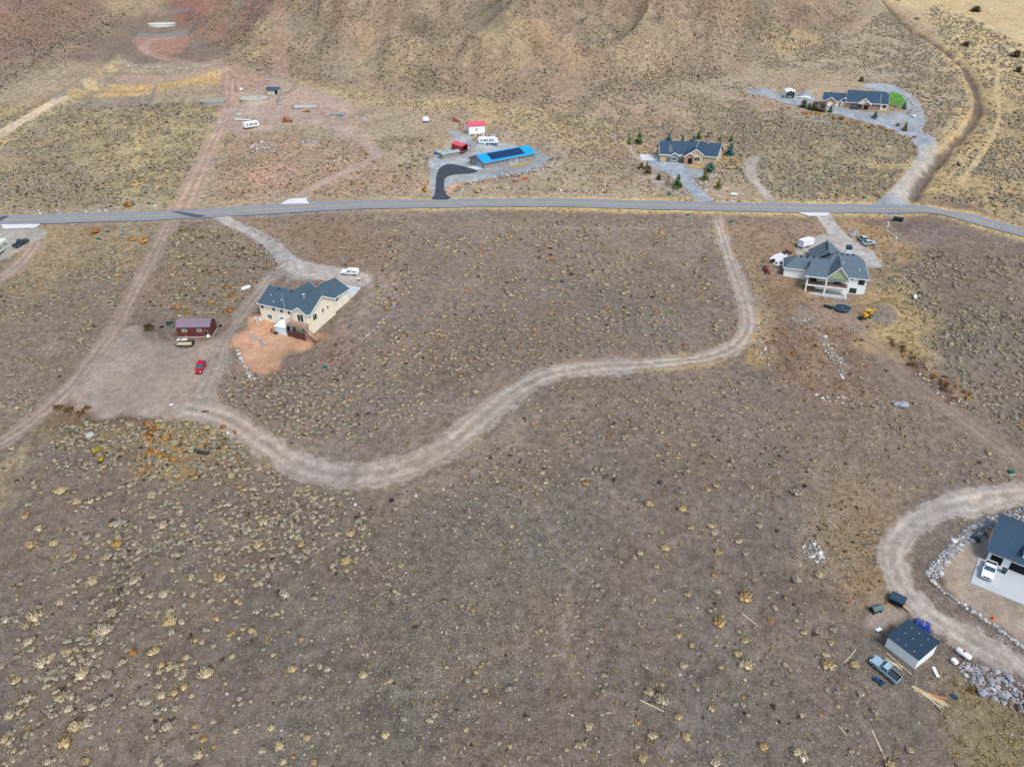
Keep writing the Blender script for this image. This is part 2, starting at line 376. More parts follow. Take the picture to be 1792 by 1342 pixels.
zone([(1610, 330), (1700, 190), (1730, 200), (1680, 300), (1640, 350)], (178, 156, 112), .5, 5, 1.0, .2)
zone([(1570, 345), (1700, 345), (1720, 400), (1600, 380)], (120, 105, 94), .9, 4, .05, .8)
zone([(1560, 390), (1640, 385), (1710, 410), (1690, 425), (1580, 420)], (116, 106, 104), .95, 2.5, 0, .5)
# the flat benches in the upper left
zone([(110, 168), (160, 145), (400, 118), (390, 145), (300, 155), (250, 168)], (184, 152, 102), .8, 3, .5, .2)
zone([(150, 150), (230, 128), (370, 122), (330, 140), (240, 150)], (158, 134, 118), .9, 3, 0, .3)
zone([(120, 172), (270, 165), (262, 190), (120, 192)], (134, 120, 108), .9, 2, .1, .6)
zone([(390, 120), (520, 140), (620, 190), (640, 240), (560, 222), (420, 240), (380, 220), (400, 160)], (158, 138, 124), .95, 4, .03, .6)
zone([(400, 115), (440, 120), (480, 150), (400, 165)], (157, 122, 106), .8, 3, 0, .4)
zone([(230, 62), (340, 60), (330, 90), (280, 105), (240, 90)], (150, 116, 100), .9, 3, .05, .6)
zone([(0, 230), (120, 165), (215, 90), (215, 110), (130, 180), (0, 262)], (172, 155, 116), .7, 4, .9, .2)
zone([(0, 262), (120, 185), (215, 112), (222, 130), (130, 200), (0, 285)], (126, 116, 100), .7, 3, .2, .5)
zone([(500, 160), (640, 190), (600, 215), (520, 190)], (160, 136, 122), .8, 3, 0, .6)
# hillside drifts
def hill(px, rgb, a, soft, grass=0.0): zone(px, rgb, a, soft, grass, .3)
hill([(-300, 160), (0, 168), (110, 112), (230, 40), (300, 22), (350, 48), (400, 108), (480, 134), (650, 158), (950, 182), (1250, 138), (1450, 78), (1540, 5), (1500, -60), (600, -80), (-300, -60)], (138, 123, 108), 1, 6, .15)
hill([(-100, 120), (60, 90), (180, 40), (240, 0), (100, -40), (-100, -40)], (122, 98, 86), .9, 10)
hill([(330, 30), (380, 0), (460, -40), (500, 10), (440, 70), (380, 80), (350, 60)], (130, 100, 87), .8, 7)
hill([(290, 10), (350, 0), (380, 20), (350, 48), (310, 40)], (130, 88, 76), .85, 5)
hill([(640, 90), (720, 50), (800, 60), (780, 110), (700, 140), (620, 130)], (158, 140, 106), 0.56, 9, .8)
hill([(820, 60), (900, 20), (960, 40), (1000, 100), (900, 120), (830, 110)], (158, 140, 106), 0.60, 9, .8)
hill([(820, 0), (900, -20), (920, 20), (860, 50), (820, 30)], (98, 92, 74), .7, 6)
hill([(1060, 40), (1120, 30), (1180, 90), (1180, 130), (1100, 120)], (158, 140, 106), 0.56, 8, .8)
hill([(1300, -10), (1350, 0), (1335, 60), (1310, 90), (1300, 30)], (96, 92, 78), .75, 5)
hill([(1330, 60), (1400, 50), (1460, 60), (1420, 90), (1340, 100)], (158, 139, 100), .7, 6, .6)
hill([(1340, 0), (1420, 20), (1480, 50), (1420, 55), (1350, 30)], (128, 107, 93), .7, 6)
hill([(400, 60), (470, 40), (480, 100), (430, 110)], (158, 140, 106), 0.56, 5, .7)
hill([(180, 10), (260, 0), (300, 20), (240, 40), (190, 40)], (158, 140, 106), 0.48, 6, .6)
hill([(440, 10), (460, 0), (420, 45), (400, 60), (395, 45)], (112, 108, 92), .7, 3)
# yards
YARDS = []
# gravel, dirt and asphalt lanes: (name, pixels, half width, rgb, label-less structure name, tracks)
LANES = [
 ('dirt_road', [(330, 716), (372, 722), (410, 740), (450, 766), (490, 795), (530, 817), (580, 831), (640, 833), (700, 822), (750, 800), (800, 768), (840, 735), (880, 700), (915, 676), (955, 656), (1000, 646), (1060, 641), (1130, 638), (1200, 632), (1260, 621), (1297, 600), (1312, 570), (1305, 530), (1290, 490), (1272, 440), (1256, 386)], [3.2] * 5 + [3.6] * 8 + [2.9] * 4 + [2.3] * 4 + [2.4, 2.4, 2.1, 1.9, 1.7], (156, 143, 131), 1),
 ('track', [(298, 388), (285, 412), (262, 460), (240, 502), (215, 548), (195, 585), (160, 632), (120, 682), (70, 728), (0, 775), (-80, 820)], [2.3] * 11, (156, 139, 126), 1),
 ('driveway', [(385, 378), (405, 392), (445, 408), (482, 432), (500, 458), (540, 474), (590, 482), (630, 490)], [2.4, 2.2, 2.2, 2.4, 3.4, 4.0, 4.0, 3.4], (155, 148, 142), 0),
 ('track', [(505, 462), (478, 480), (452, 512), (428, 545), (402, 580), (385, 612), (372, 650), (352, 690)], [2.6, 2.3, 2.0, 2.0, 2.0, 2.2, 2.4, 3.0], (150, 139, 130), 1),
 ('driveway', [(1435, 374), (1448, 388), (1460, 405), (1478, 425), (1500, 445), (1520, 458)], [2.8, 2.5, 2.6, 4.2, 6.0, 4.2], (158, 153, 150), 0),
 ('driveway', [(1450, 418), (1425, 432), (1405, 441)], [3.2, 3.0, 2.4], (156, 150, 147), 0),
 ('track', [(1468, 535), (1500, 568), (1535, 610), (1575, 655), (1630, 695), (1700, 745), (1792, 812), (1900, 890)], [2.4, 2.6, 2.6, 2.4, 2.3, 2.2, 2.2, 2.2], (142, 128, 115), 2),
 ('gravel_loop', [(1930, 852), (1792, 864), (1725, 871), (1660, 886), (1602, 908), (1567, 942), (1560, 985), (1580, 1032), (1622, 1072), (1672, 1106), (1722, 1133), (1792, 1166), (1900, 1215)], [2.5] * 13, (160, 150, 141), 1),
 ('driveway', [(1556, 366), (1572, 345), (1592, 320), (1614, 290), (1627, 262), (1612, 240), (1570, 222), (1520, 209), (1470, 195), (1420, 180), (1370, 168), (1318, 162)], [5.5, 3.6, 3.0, 2.9, 3.6, 5.0, 4.2, 3.4, 3.6, 4.0, 4.4, 3.0], (138, 144, 152), 0),
 ('driveway', [(1590, 235), (1612, 205), (1592, 178), (1562, 160), (1530, 152)], [4.0, 2.6, 2.6, 3.4, 4.0], (138, 144, 152), 0),
 ('driveway', [(1242, 358), (1218, 336), (1196, 314), (1185, 296), (1160, 284)], [2.6, 2.4, 2.8, 5.0, 4.0], (138, 144, 152), 0),
 ('path', [(1352, 352), (1330, 330), (1312, 305), (1312, 288), (1322, 276)], [1.6, 1.8, 2.0, 2.2, 1.6], (156, 146, 138), 0),
 ('path', [(1155, 322), (1135, 298), (1115, 275), (1100, 255)], [1.8, 1.6, 1.2, 1.0], (156, 146, 136), 0),
 ('track', [(318, 368), (335, 330), (355, 290), (376, 245), (394, 205), (403, 175), (401, 148), (407, 124), (365, 116), (305, 106), (262, 96), (248, 82), (262, 70), (300, 66)], [4.6, 4.0, 3.6, 3.2, 2.8, 2.6, 4.0, 4.0, 2.6, 2.4, 2.3, 2.4, 2.6, 2.4], (160, 136, 124), 1),
 ('track', [(520, 348), (560, 322), (606, 300), (648, 283), (662, 270), (645, 252), (608, 232), (575, 215), (520, 200), (450, 198), (400, 196)], [1.8, 1.8, 1.8, 1.9, 2.2, 2.2, 2.4, 3.4, 5.0, 5.0, 3.0], (157, 141, 130), 0),
 ('track', [(-60, 268), (0, 236), (50, 206), (108, 172)], [1.6] * 4, (190, 172, 150), 1),
 ('scar', [(492, 132), (490, 90), (493, 40), (498, -20)], [3.0, 3.4, 4.0, 4.2], (146, 120, 104), 0),
 ('grass_strip', [(237, 345), (238, 300), (241, 260), (252, 210)], [1.3] * 4, (180, 160, 112), 0),
 ('track', [(-60, 520), (0, 490), (40, 458), (62, 430)], [2.6] * 4, (160, 139, 126), 1),
 ('faint_track', [(930, 850), (945, 900), (985, 960), (1000, 1020), (985, 1100), (1000, 1180)], [1.0] * 6, (142, 128, 116), 1),
 ('faint_track', [(560, 1252), (700, 1236), (880, 1212), (1100, 1200), (1300, 1196)], [.7] * 5, (96, 88, 80), 0),
 ('faint_track', [(900, 690), (980, 760), (1040, 830), (1120, 900), (1180, 980)], [.8] * 5, (140, 126, 114), 1),
 ('faint_track', [(1400, 800), (1330, 880), (1250, 930), (1150, 960)], [.8] * 4, (138, 124, 112), 0),
 ('faint_track', [(700, 400), (705, 450), (690, 500), (650, 560), (600, 600)], [1.6] * 5, (146, 128, 116), 1),
 ('faint_track', [(1500, 1060), (1400, 1100), (1280, 1180), (1200, 1270), (1150, 1342)], [.7] * 5, (134, 122, 110), 0),
 ('faint_track', [(205, 940), (206, 1000), (212, 1058), (168, 1105), (146, 1154), (116, 1196), (84, 1242), (38, 1288)], [.8] * 8, (92, 86, 76), 0),
 ('faint_track', [(640, 800), (610, 860), (560, 930), (520, 1020), (470, 1120)], [.7] * 5, (130, 118, 107), 0),
 ('faint_track', [(860, 400), (1000, 398), (1150, 400), (1240, 402)], [.6] * 4, (166, 154, 140), 0),
 ('faint_track', [(1560, 400), (1560, 440), (1600, 500), (1660, 560), (1740, 620)], [.8] * 5, (140, 126, 114), 0),
 ('foot_track', [(1750, 120), (1740, 160), (1752, 200), (1735, 250), (1680, 320)], [.7] * 5, (178, 158, 122), 0),
]
LANE_XY = []
for nm, px, hw, rgb, tr in LANES:
    P = GXY(px); Q = np.column_stack([P, np.array(hw)]); Q = smooth_line(Q, 3)
    LANE_XY.append((nm, Q, np.array(srgb(*(c_ + (9 if nm in ('driveway', 'dirt_road', 'gravel_loop') else 1) for c_ in rgb))), tr))
ROAD_PX = [(-400, 392), (-200, 391), (-60, 389), (0, 388), (67, 387), (200, 383.5), (335, 378), (470, 369.5), (600, 362), (768, 357.5), (935, 355.5), (1065, 358), (1200, 364), (1393, 368.5), (1527, 368), (1628, 376), (1700, 388), (1792, 409.5), (1900, 440), (2100, 510)]
ROAD = smooth_line(np.array([PP(*p)[:2] for p in ROAD_PX]), 3)
PADPOLY = [
 ('gravel_yard', [(495, 452), (540, 464), (600, 468), (642, 478), (652, 492), (634, 506), (600, 496), (560, 490), (520, 494), (496, 486)], (146, 143, 140), .9, 2.0),
 ('dirt_yard', [(228, 566), (262, 590), (310, 598), (345, 604), (392, 586), (400, 600), (385, 650), (372, 690), (410, 735), (360, 738), (250, 728), (165, 735), (110, 700), (150, 650), (190, 610)], (152, 137, 126), .95, 3.0),
 ('bare_yard', [(398, 602), (425, 575), (452, 545), (480, 560), (530, 592), (560, 585), (545, 602), (505, 622), (480, 645), (452, 660), (432, 640), (420, 615)], (184, 140, 110), .95, 3.2),
 ('gravel_yard', [(752, 345), (754, 300), (750, 282), (765, 268), (784, 256), (793, 243), (780, 228), (800, 230), (818, 238), (832, 252), (870, 252), (905, 252), (930, 262), (958, 272), (962, 282), (948, 292), (925, 300), (880, 308), (840, 316), (800, 320), (780, 326), (776, 345)], (142, 147, 152), 1.0, 1.0),
 ('gravel_yard', [(1115, 272), (1150, 276), (1165, 283), (1240, 292), (1236, 306), (1210, 316), (1190, 312), (1160, 300), (1130, 288)], (140, 146, 153), 1.0, 1.0),
 ('gravel_yard', [(1312, 162), (1340, 157), (1380, 160), (1440, 172), (1440, 190), (1520, 196), (1560, 202), (1590, 192), (1575, 168), (1530, 158), (1500, 150), (1545, 143), (1590, 160), (1622, 196), (1600, 220), (1560, 212), (1500, 208), (1440, 196), (1370, 180)], (140, 146, 153), .95, 1.2),
 ('gravel_yard', [(-100, 398), (75, 397), (85, 410), (62, 425), (20, 450), (-100, 500)], (150, 145, 140), 1.0, 2.0),
 ('bare_yard', [(1640, 990), (1668, 955), (1705, 935), (1750, 945), (1800, 960), (1900, 1000), (1900, 1200), (1792, 1128), (1720, 1085), (1660, 1040)], (163, 147, 131), 1.0, 1.5),
 ('bare_yard', [(1508, 1090), (1528, 1072), (1560, 1060), (1592, 1068), (1570, 1085), (1535, 1100), (1512, 1108)], (140, 130, 121), .9, 1.0),
]
PAD_XY = [(n, smooth_poly(GXY(p), 2), np.array(srgb(c[0] + 2, c[1] + 2, c[2] + 1)), a, s) for n, p, c, a, s in PADPOLY]
EXTRA = [  # small patches painted into the ground colour only, one a shadow line: (px polygon, rgb, alpha, soft)
 ([(1130, 290), (1240, 300), (1270, 320), (1240, 352), (1190, 345), (1150, 320)], (150, 138, 128), .6, 3),
 ([(738, 318), (752, 316), (752, 330), (742, 336), (734, 326)], (205, 158, 130), .8, 2),
 ([(784, 320), (810, 316), (815, 322), (790, 330), (780, 345)], (205, 156, 128), .7, 2),
 ([(575, 605), (610, 590), (600, 620), (570, 640)], (160, 132, 114), .6, 4),
 ([(620, 480), (690, 470), (700, 500), (650, 560), (600, 590), (590, 570), (640, 520)], (146, 128, 114), .8, 3),
 ([(540, 800), (700, 760), (800, 740), (900, 680), (880, 660), (760, 720), (640, 770), (520, 770)], (152, 132, 118), .5, 6),
 ([(640, 855), (760, 830), (850, 770), (930, 700), (960, 710), (880, 800), (780, 850), (660, 872)], (152, 134, 118), .6, 5),
 ([(1000, 630), (1200, 615), (1280, 600), (1270, 630), (1130, 650), (1000, 660)], (150, 128, 114), .6, 3),
 ([(100, 720), (200, 735), (370, 735), (460, 790), (430, 830), (300, 820), (150, 770), (60, 760)], (136, 116, 80), .6, 5),
 ([(250, 745), (380, 740), (360, 800), (300, 830), (255, 790)], (168, 138, 74), .45, 5),
 ([(90, 705), (200, 690), (170, 740), (100, 745)], (120, 92, 62), .6, 3),
 ([(150, 735), (300, 728), (300, 738), (150, 748)], (84, 66, 46), .7, 1.5),  # shadow line along the yard edge, painted dark into the ground
 ([(1560, 600), (1610, 640), (1680, 700), (1650, 690), (1590, 650)], (130, 96, 66), .7, 3),
 ([(1560, 600), (1600, 615), (1660, 680), (1690, 715), (1640, 690), (1580, 640)], (88, 70, 56), .75, 2.0),
 ([(1600, 620), (1650, 655), (1700, 705), (1680, 705), (1620, 660)], (150, 128, 112), .6, 1.5),
 ([(1500, 590), (1560, 560), (1620, 600), (1590, 625), (1530, 625)], (178, 154, 104), .7, 3),
 ([(1340, 490), (1400, 505), (1430, 545), (1380, 560), (1340, 540)], (118, 98, 84), .55, 3),
 ([(1360, 575), (1400, 570), (1420, 650), (1395, 650)], (112, 92, 78), .5, 1.5),
 ([(1425, 575), (1450, 580), (1490, 655), (1465, 655)], (156, 138, 122), .55, 1.5),
 ([(1345, 585), (1362, 582), (1390, 655), (1370, 650)], (108, 88, 74), .5, 1.2),
 ([(1400, 520), (1480, 540), (1520, 570), (1480, 575), (1410, 550)], (150, 130, 114), .5, 3),
 ([(430, 615), (475, 640), (455, 670), (400, 680), (390, 640)], (150, 128, 112), .6, 3),
 ([(1340, 400), (1400, 440), (1390, 490), (1340, 470)], (146, 120, 94), .5, 4),
 ([(1320, 440), (1335, 520), (1345, 600), (1330, 650), (1318, 600), (1322, 540), (1300, 460)], (170, 148, 108), .55, 2.5),
 ([(1310, 610), (1350, 620), (1345, 645), (1290, 640)], (180, 146, 80), .6, 3),
 ([(0, 790), (40, 800), (20, 870), (-40, 900)], (170, 150, 112), .6, 4),
 ([(1700, 920), (1792, 905), (1860, 930), (1792, 960), (1740, 950)], (150, 120, 70), .0, 2),
]
EXTRA_XY = [(smooth_poly(GXY(p), 1), np.array(srgb(*c)), a, s) for p, c, a, s in EXTRA if a > 0]
def box_mask(x, y, P, m):
    return (x > P[:, 0].min() - m) & (x < P[:, 0].max() + m) & (y > P[:, 1].min() - m) & (y < P[:, 1].max() + m)
def lane_dist(x, y, Q):
    best = np.full(x.shape, 1e9); hw = np.ones(x.shape)
    for a, b in zip(Q[:-1], Q[1:]):
        d = b[:2] - a[:2]; L = d @ d + 1e-9; t = np.clip(((x - a[0]) * d[0] + (y - a[1]) * d[1]) / L, 0, 1)
        e = np.hypot(x - a[0] - t * d[0], y - a[1] - t * d[1]); k = e < best
        best = np.where(k, e, best); hw = np.where(k, a[2] + (b[2] - a[2]) * t, hw)
    return best, hw
def soil(x, y):
    """colour, litter strength, grass amount, free ground (1 = wild, 0 = road or yard)"""
    x = np.asarray(x, float); y = np.asarray(y, float); n = len(x)
    c = np.tile(np.array(BASE), (n, 1)); peb = np.full(n, .8); gr = np.full(n, .1); free = np.ones(n)
    nb = (fbm(x / 22., y / 22., 5, 4) - .5) * 2; ns = (fbm(x / 4.5, y / 4.5, 15, 4) - .5) * 2; nf = (fbm(x / 1.3, y / 1.3, 25, 2) - .5) * 2
    def blend(k, w_, col):
        c[k] += (col - c[k]) * w_[:, None]
    for P, rgb, a, soft, g, p in ZONES:
        k = np.where(box_mask(x, y, P, soft * 2.5))[0]
        if not len(k): continue
        s = sdf_poly(x[k], y[k], P); w_ = sstep(-soft, soft, s + nb[k] * soft * 1.3 + ns[k] * soft * .7) * a
        blend(k, w_, rgb); gr[k] += (g - gr[k]) * w_
        if p is not None: peb[k] += (p - peb[k]) * w_
    # hills: streaks of grass and bare red soil that run downslope; fold shading mixed into the colour
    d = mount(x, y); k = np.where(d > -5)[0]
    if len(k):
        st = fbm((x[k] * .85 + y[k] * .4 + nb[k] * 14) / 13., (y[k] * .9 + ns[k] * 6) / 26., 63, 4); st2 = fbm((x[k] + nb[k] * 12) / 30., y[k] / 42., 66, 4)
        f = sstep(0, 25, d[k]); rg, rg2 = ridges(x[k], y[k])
        blend(k, f * sstep(.35, -.35, rg + .5 * rg2 + .4 * ns[k]) * .5, np.array(srgb(112, 102, 84)))  # painted fold shading: hollows darker here, crests paler just below
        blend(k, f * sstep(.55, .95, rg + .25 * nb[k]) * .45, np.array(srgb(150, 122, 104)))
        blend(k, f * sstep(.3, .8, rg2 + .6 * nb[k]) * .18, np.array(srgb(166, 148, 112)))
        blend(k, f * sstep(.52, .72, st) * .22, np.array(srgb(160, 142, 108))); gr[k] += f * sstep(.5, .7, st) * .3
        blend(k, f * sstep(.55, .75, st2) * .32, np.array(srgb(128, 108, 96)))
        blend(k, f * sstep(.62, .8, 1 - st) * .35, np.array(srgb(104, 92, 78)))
    for P, rgb, a, soft in EXTRA_XY:
        k = np.where(box_mask(x, y, P, soft * 2.5))[0]
        if len(k):
            s = sdf_poly(x[k], y[k], P); w_ = sstep(-soft, soft, s + ns[k] * soft * 1.4) * a; blend(k, w_, rgb)
    # dry grass on the verges of the road
    k = np.where(np.abs(y - 235) < 110)[0]
    if len(k):
        e = seg_dist(x[k], y[k], ROAD); w_ = sstep(7.4, 4.2, e + nb[k] * 1.6 + ns[k] * 1.2) * .8 * sstep(-70, -20, x[k]); blend(k, w_, np.array(srgb(193, 168, 116))); gr[k] = np.maximum(gr[k], w_ * .9)
        w_ = sstep(6.0, 3.6, e + ns[k] * 1.0) * .7 * (1 - sstep(-70, -20, x[k])); blend(k, w_, np.array(srgb(150, 134, 122)))
        free[k] *= sstep(4.0, 5.0, e)
    for nm, P, rgb, a, soft in PAD_XY:
        k = np.where(box_mask(x, y, P, soft * 3))[0]
        if not len(k): continue
        s = sdf_poly(x[k], y[k], P); w_ = sstep(-soft * .35, soft * .35, s + ns[k] * soft * .9) * a
        mot = 1 + .10 * nb[k] + .10 * ns[k]
        c[k] += (rgb * mot[:, None] - c[k]) * w_[:, None]; free[k] *= 1 - sstep(-.8, .3, s); gr[k] *= 1 - w_; peb[k] *= 1 - .6 * w_
    for nm, Q, rgb, tr in LANE_XY:
        k = np.where(box_mask(x, y, Q[:, :2], 9))[0]
        if not len(k): continue
        e, hw = lane_dist(x[k], y[k], Q); soft_ = nm in ('scar', 'grass_strip', 'foot_track', 'faint_track'); sf = 2.0 if nm == 'scar' else (.8 if soft_ else .28)
        al = {'scar': .7, 'faint_track': .55, 'foot_track': .7}.get(nm, 1.0) * (.55 if tr == 2 else 1.0) * (.8 if nm == 'track' else 1)
        w_ = sstep(sf, -sf, e - hw + (ns[k] * (1.7 if sf < 1.5 else 2.8) + nf[k] * 1.1 + nb[k] * .7) * (.4 if nm == 'driveway' else 1)) * al
        mot = 1 + .10 * nb[k] + .10 * ns[k] + .10 * nf[k]
        if tr:
            r = e / hw; amp = np.clip(.9 + .7 * nb[k], .3, 1.5); rr_ = r + .08 * nf[k] + .1 * ns[k]; mot = mot * (1 + amp * (.20 * np.exp(-((rr_ - .42) / .11) ** 2) - .24 * np.exp(-(rr_ / .15) ** 2) - .20 * np.exp(-((rr_ - .75) / .12) ** 2)))
        c[k] += (rgb * mot[:, None] - c[k]) * w_[:, None]; gr[k] *= 1 - w_; peb[k] *= 1 - .65 * w_
        if not soft_: peb[k] = np.maximum(peb[k], 1.7 * np.exp(-((e - hw - .3) / .7) ** 2))
        if nm in ('dirt_road', 'gravel_loop'):
            cw = np.exp(-((e / hw) / .2) ** 2) * sstep(.0, .5, ns[k] + nb[k]) * .6; blend(k, cw, np.array(srgb(152, 124, 98)))
            gb = np.exp(-((e - hw - .5) / .7) ** 2) * sstep(-.1, .5, nb[k] + ns[k] * .5); blend(k, gb * .55, np.array(srgb(178, 152, 100))); gr[k] = np.maximum(gr[k], gb)
        if nm not in ('grass_strip', 'faint_track'): free[k] *= sstep(-.2, .9, e - hw)
        else: gr[k] = np.maximum(gr[k], w_)
    # gully floor and its banks
    k = np.where(box_mask(x, y, GULLY, 12))[0]
    if len(k):
        e = seg_dist(x[k], y[k], GULLY); w_ = sstep(2.9, .9, e + ns[k] * 1.8 + nf[k] * .5) * .85; blend(k, w_, np.array(srgb(98, 84, 77))); gr[k] *= 1 - w_
        w_ = sstep(9, 4.5, e + ns[k] * 2) * (1 - sstep(2.9, .9, e)) * .4; blend(k, w_, np.array(srgb(182, 158, 112))); free[k] *= sstep(2.5, 4.5, e)
    for P, rgb in ((GXY([(1412, 549)])[0], (132, 119, 107)), (GXY([(1546, 548)])[0], (134, 121, 110))):
        e = np.hypot(x - P[0], y - P[1]); w_ = sstep(4.6, 2.5, e + ns); k = np.where(w_ > 0)[0]; blend(k, w_[k], np.array(srgb(*rgb))); gr[k] *= .1; free[k] = 0
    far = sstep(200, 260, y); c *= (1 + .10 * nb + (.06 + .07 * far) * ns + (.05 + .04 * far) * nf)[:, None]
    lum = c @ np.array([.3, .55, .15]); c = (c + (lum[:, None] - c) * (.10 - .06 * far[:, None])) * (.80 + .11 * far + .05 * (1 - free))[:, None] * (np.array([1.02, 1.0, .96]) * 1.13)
    return np.clip(c, .01, .9), np.clip(peb, 0, 2), np.clip(gr, 0, 1), np.clip(free, 0, 1)
def axis(lo, hi, st, far, g=1.18):
    a = list(np.arange(lo, hi + .01, st)); s = st; v = hi
    while v < far[1]: s *= g; v += s; a.append(v)
    s = st; v = lo; b = []
    while v > far[0]: s *= g; v -= s; b.append(v)
    return np.array(b[::-1] + a)
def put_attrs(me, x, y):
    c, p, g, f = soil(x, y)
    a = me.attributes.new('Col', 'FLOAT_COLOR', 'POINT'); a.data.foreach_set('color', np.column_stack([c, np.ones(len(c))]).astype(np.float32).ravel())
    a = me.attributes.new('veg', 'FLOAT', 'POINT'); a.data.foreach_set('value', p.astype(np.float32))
def grid_mesh(name, xs, ys, m, dz=0):
    X, Y = np.meshgrid(xs, ys); x = X.ravel(); y = Y.ravel(); z = H(x, y) + dz; nx, ny = len(xs), len(ys)
    i = np.arange(nx * ny).reshape(ny, nx); q = np.stack([i[:-1, :-1], i[:-1, 1:], i[1:, 1:], i[1:, :-1]], -1).reshape(-1, 4)
    me = bpy.data.meshes.new(name); me.vertices.add(len(x)); me.vertices.foreach_set('co', np.column_stack([x, y, z]).astype(np.float32).ravel())
    me.loops.add(q.size); me.loops.foreach_set('vertex_index', q.ravel().astype(np.int32)); me.polygons.add(len(q))
    me.polygons.foreach_set('loop_start', np.arange(0, q.size, 4, dtype=np.int32)); me.update(); me.validate()
    me.polygons.foreach_set('use_smooth', [True] * len(q)); put_attrs(me, x, y); me.materials.append(m); return me
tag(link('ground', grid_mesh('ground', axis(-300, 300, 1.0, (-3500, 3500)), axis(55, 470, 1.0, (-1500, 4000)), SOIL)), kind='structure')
# ------------------------------------------------------------------ draped sheets
def resample(Q, st):
    Q = np.asarray(Q, float); s = np.concatenate([[0], np.cumsum(np.hypot(*np.diff(Q[:, :2], axis=0).T))]); t = np.arange(0, s[-1] + st * .5, st)
    return np.column_stack([np.interp(t, s, Q[:, i]) for i in range(Q.shape[1])])
def ribbon(name, Q, m, dz, off=0.0, st=1.0, nac=9, attrs=True, parent=None, hw=None, extra=0.0, rag=0.0, taper=0.0):
    Q = resample(Q, st); T = np.gradient(Q[:, :2], axis=0); T /= np.hypot(T[:, 0], T[:, 1])[:, None]; N = np.column_stack([-T[:, 1], T[:, 0]])
    half = (Q[:, 2] if hw is None else np.full(len(Q), hw)) + extra; k = np.linspace(-1, 1, nac)
    hl = half[:, None] * np.ones(nac)
    if rag:
        r_ = np.arange(len(Q)) * st; hl[:, 0] += (fbm(r_ / 3., r_ * 0, 91, 3) - .5) * rag; hl[:, -1] += (fbm(r_ / 3., r_ * 0 + 9, 92, 3) - .5) * rag
    P = Q[:, None, :2] + N[:, None, :] * (off + k[None, :] * hl)[:, :, None]
    x = P[..., 0].ravel(); y = P[..., 1].ravel(); z = H(x, y) + dz
    if taper: z = z.reshape(len(Q), nac); z[:, 0] -= taper; z[:, -1] -= taper; z = z.ravel()
    i = np.arange(len(x)).reshape(len(Q), nac); q = np.stack([i[:-1, :-1], i[:-1, 1:], i[1:, 1:], i[1:, :-1]], -1).reshape(-1, 4)
    me = bpy.data.meshes.new(name); me.from_pydata(np.column_stack([x, y, z]).tolist(), [], q[:, ::-1].tolist()); me.update()
    me.polygons.foreach_set('use_smooth', [True] * len(me.polygons))
    if attrs: put_attrs(me, x, y)
    me.materials.append(m); return link(name, me, parent)
def sheet(name, P, m, dz, st=1.2, attrs=True, parent=None, grow=0.0, flat=None):
    P = resample(np.vstack([P, P[:1]]), .8)[:-1]
    if grow:
        cen = P.mean(0); T = np.roll(P, -1, 0) - np.roll(P, 1, 0); T /= np.hypot(T[:, 0], T[:, 1])[:, None] + 1e-9; N = np.column_stack([T[:, 1], -T[:, 0]])
        ar = .5 * np.sum(P[:, 0] * np.roll(P[:, 1], -1) - P[:, 1] * np.roll(P[:, 0], -1)); P = P + N * grow * (1 if ar > 0 else -1)
    gx, gy = np.meshgrid(np.arange(P[:, 0].min(), P[:, 0].max(), st), np.arange(P[:, 1].min(), P[:, 1].max(), st)); gx = gx.ravel(); gy = gy.ravel()
    k = sdf_poly(gx, gy, P) > .35; V = [Vector(p) for p in P] + [Vector((a, b)) for a, b in zip(gx[k], gy[k])]
    vs, es, fs = geometry.delaunay_2d_cdt(V, [], [list(range(len(P)))], 1, 1e-4)[:3]
    x = np.array([v.x for v in vs]); y = np.array([v.y for v in vs]); z = (H(x, y) if flat is None else np.full(len(x), flat)) + dz
    me = bpy.data.meshes.new(name); me.from_pydata(np.column_stack([x, y, z]).tolist(), [], [list(f) for f in fs]); me.update()
    if len(me.polygons) and me.polygons[0].normal.z < 0: me.flip_normals()
    me.polygons.foreach_set('use_smooth', [True] * len(me.polygons))
    if attrs: put_attrs(me, x, y)
    me.materials.append(m); return link(name, me, parent)
dz = .05
for nm, P, rgb, a, s in PAD_XY:
    tag(sheet(nm, P, GRAVEL, dz, st=.7, grow=.5), kind='structure'); dz += .004
for nm, Q, rgb, tr in LANE_XY:
    if nm in ('grass_strip', 'scar', 'foot_track', 'faint_track'): continue
    nm = {'gravel_loop': 'gravel_road'}.get(nm, nm)
    tag(ribbon(nm, Q, GRAVEL, dz, st=.7, nac=17, extra=.7, rag=.9, taper=.16), kind='structure'); dz += .003
def asphalt(name, rgb, var):
    m = mat(name, rgb, .85, var, .5, spec=.25, bump=.15, detail=8)
    return m
ASPH = asphalt('weathered_asphalt', (128, 133, 138), .16); NEWASPH = asphalt('fresh_asphalt', (66, 70, 79), .35); YELLOW = mat('yellow_paint', (206, 168, 92), .8, .25, 1.5)
EDGE = mat('bleached_asphalt', (148, 151, 154), .85, .12, .8)
road = tag(ribbon('road', ROAD, ASPH, .26, hw=3.35, st=1.5, nac=9, attrs=False), kind='structure')
for o in (-.16, .16): ribbon('centre_line', ROAD, YELLOW, .275, off=o, hw=.1, st=1.5, nac=2, attrs=False, parent=road)
for o in (-3.2, 3.2): ribbon('edge_wear', ROAD, EDGE, .27, off=o, hw=.12, st=1.5, nac=2, attrs=False, parent=road)
for o in (-1.75, 1.75): ribbon('wheel_path', ROAD, mat('worn_lane', (134, 139, 144), .85, .12, .4), .268, off=o, hw=.8, st=1.5, nac=3, attrs=False, parent=road)
PATCH = mat('tar_patch', (78, 84, 94), .8, .2, 1)
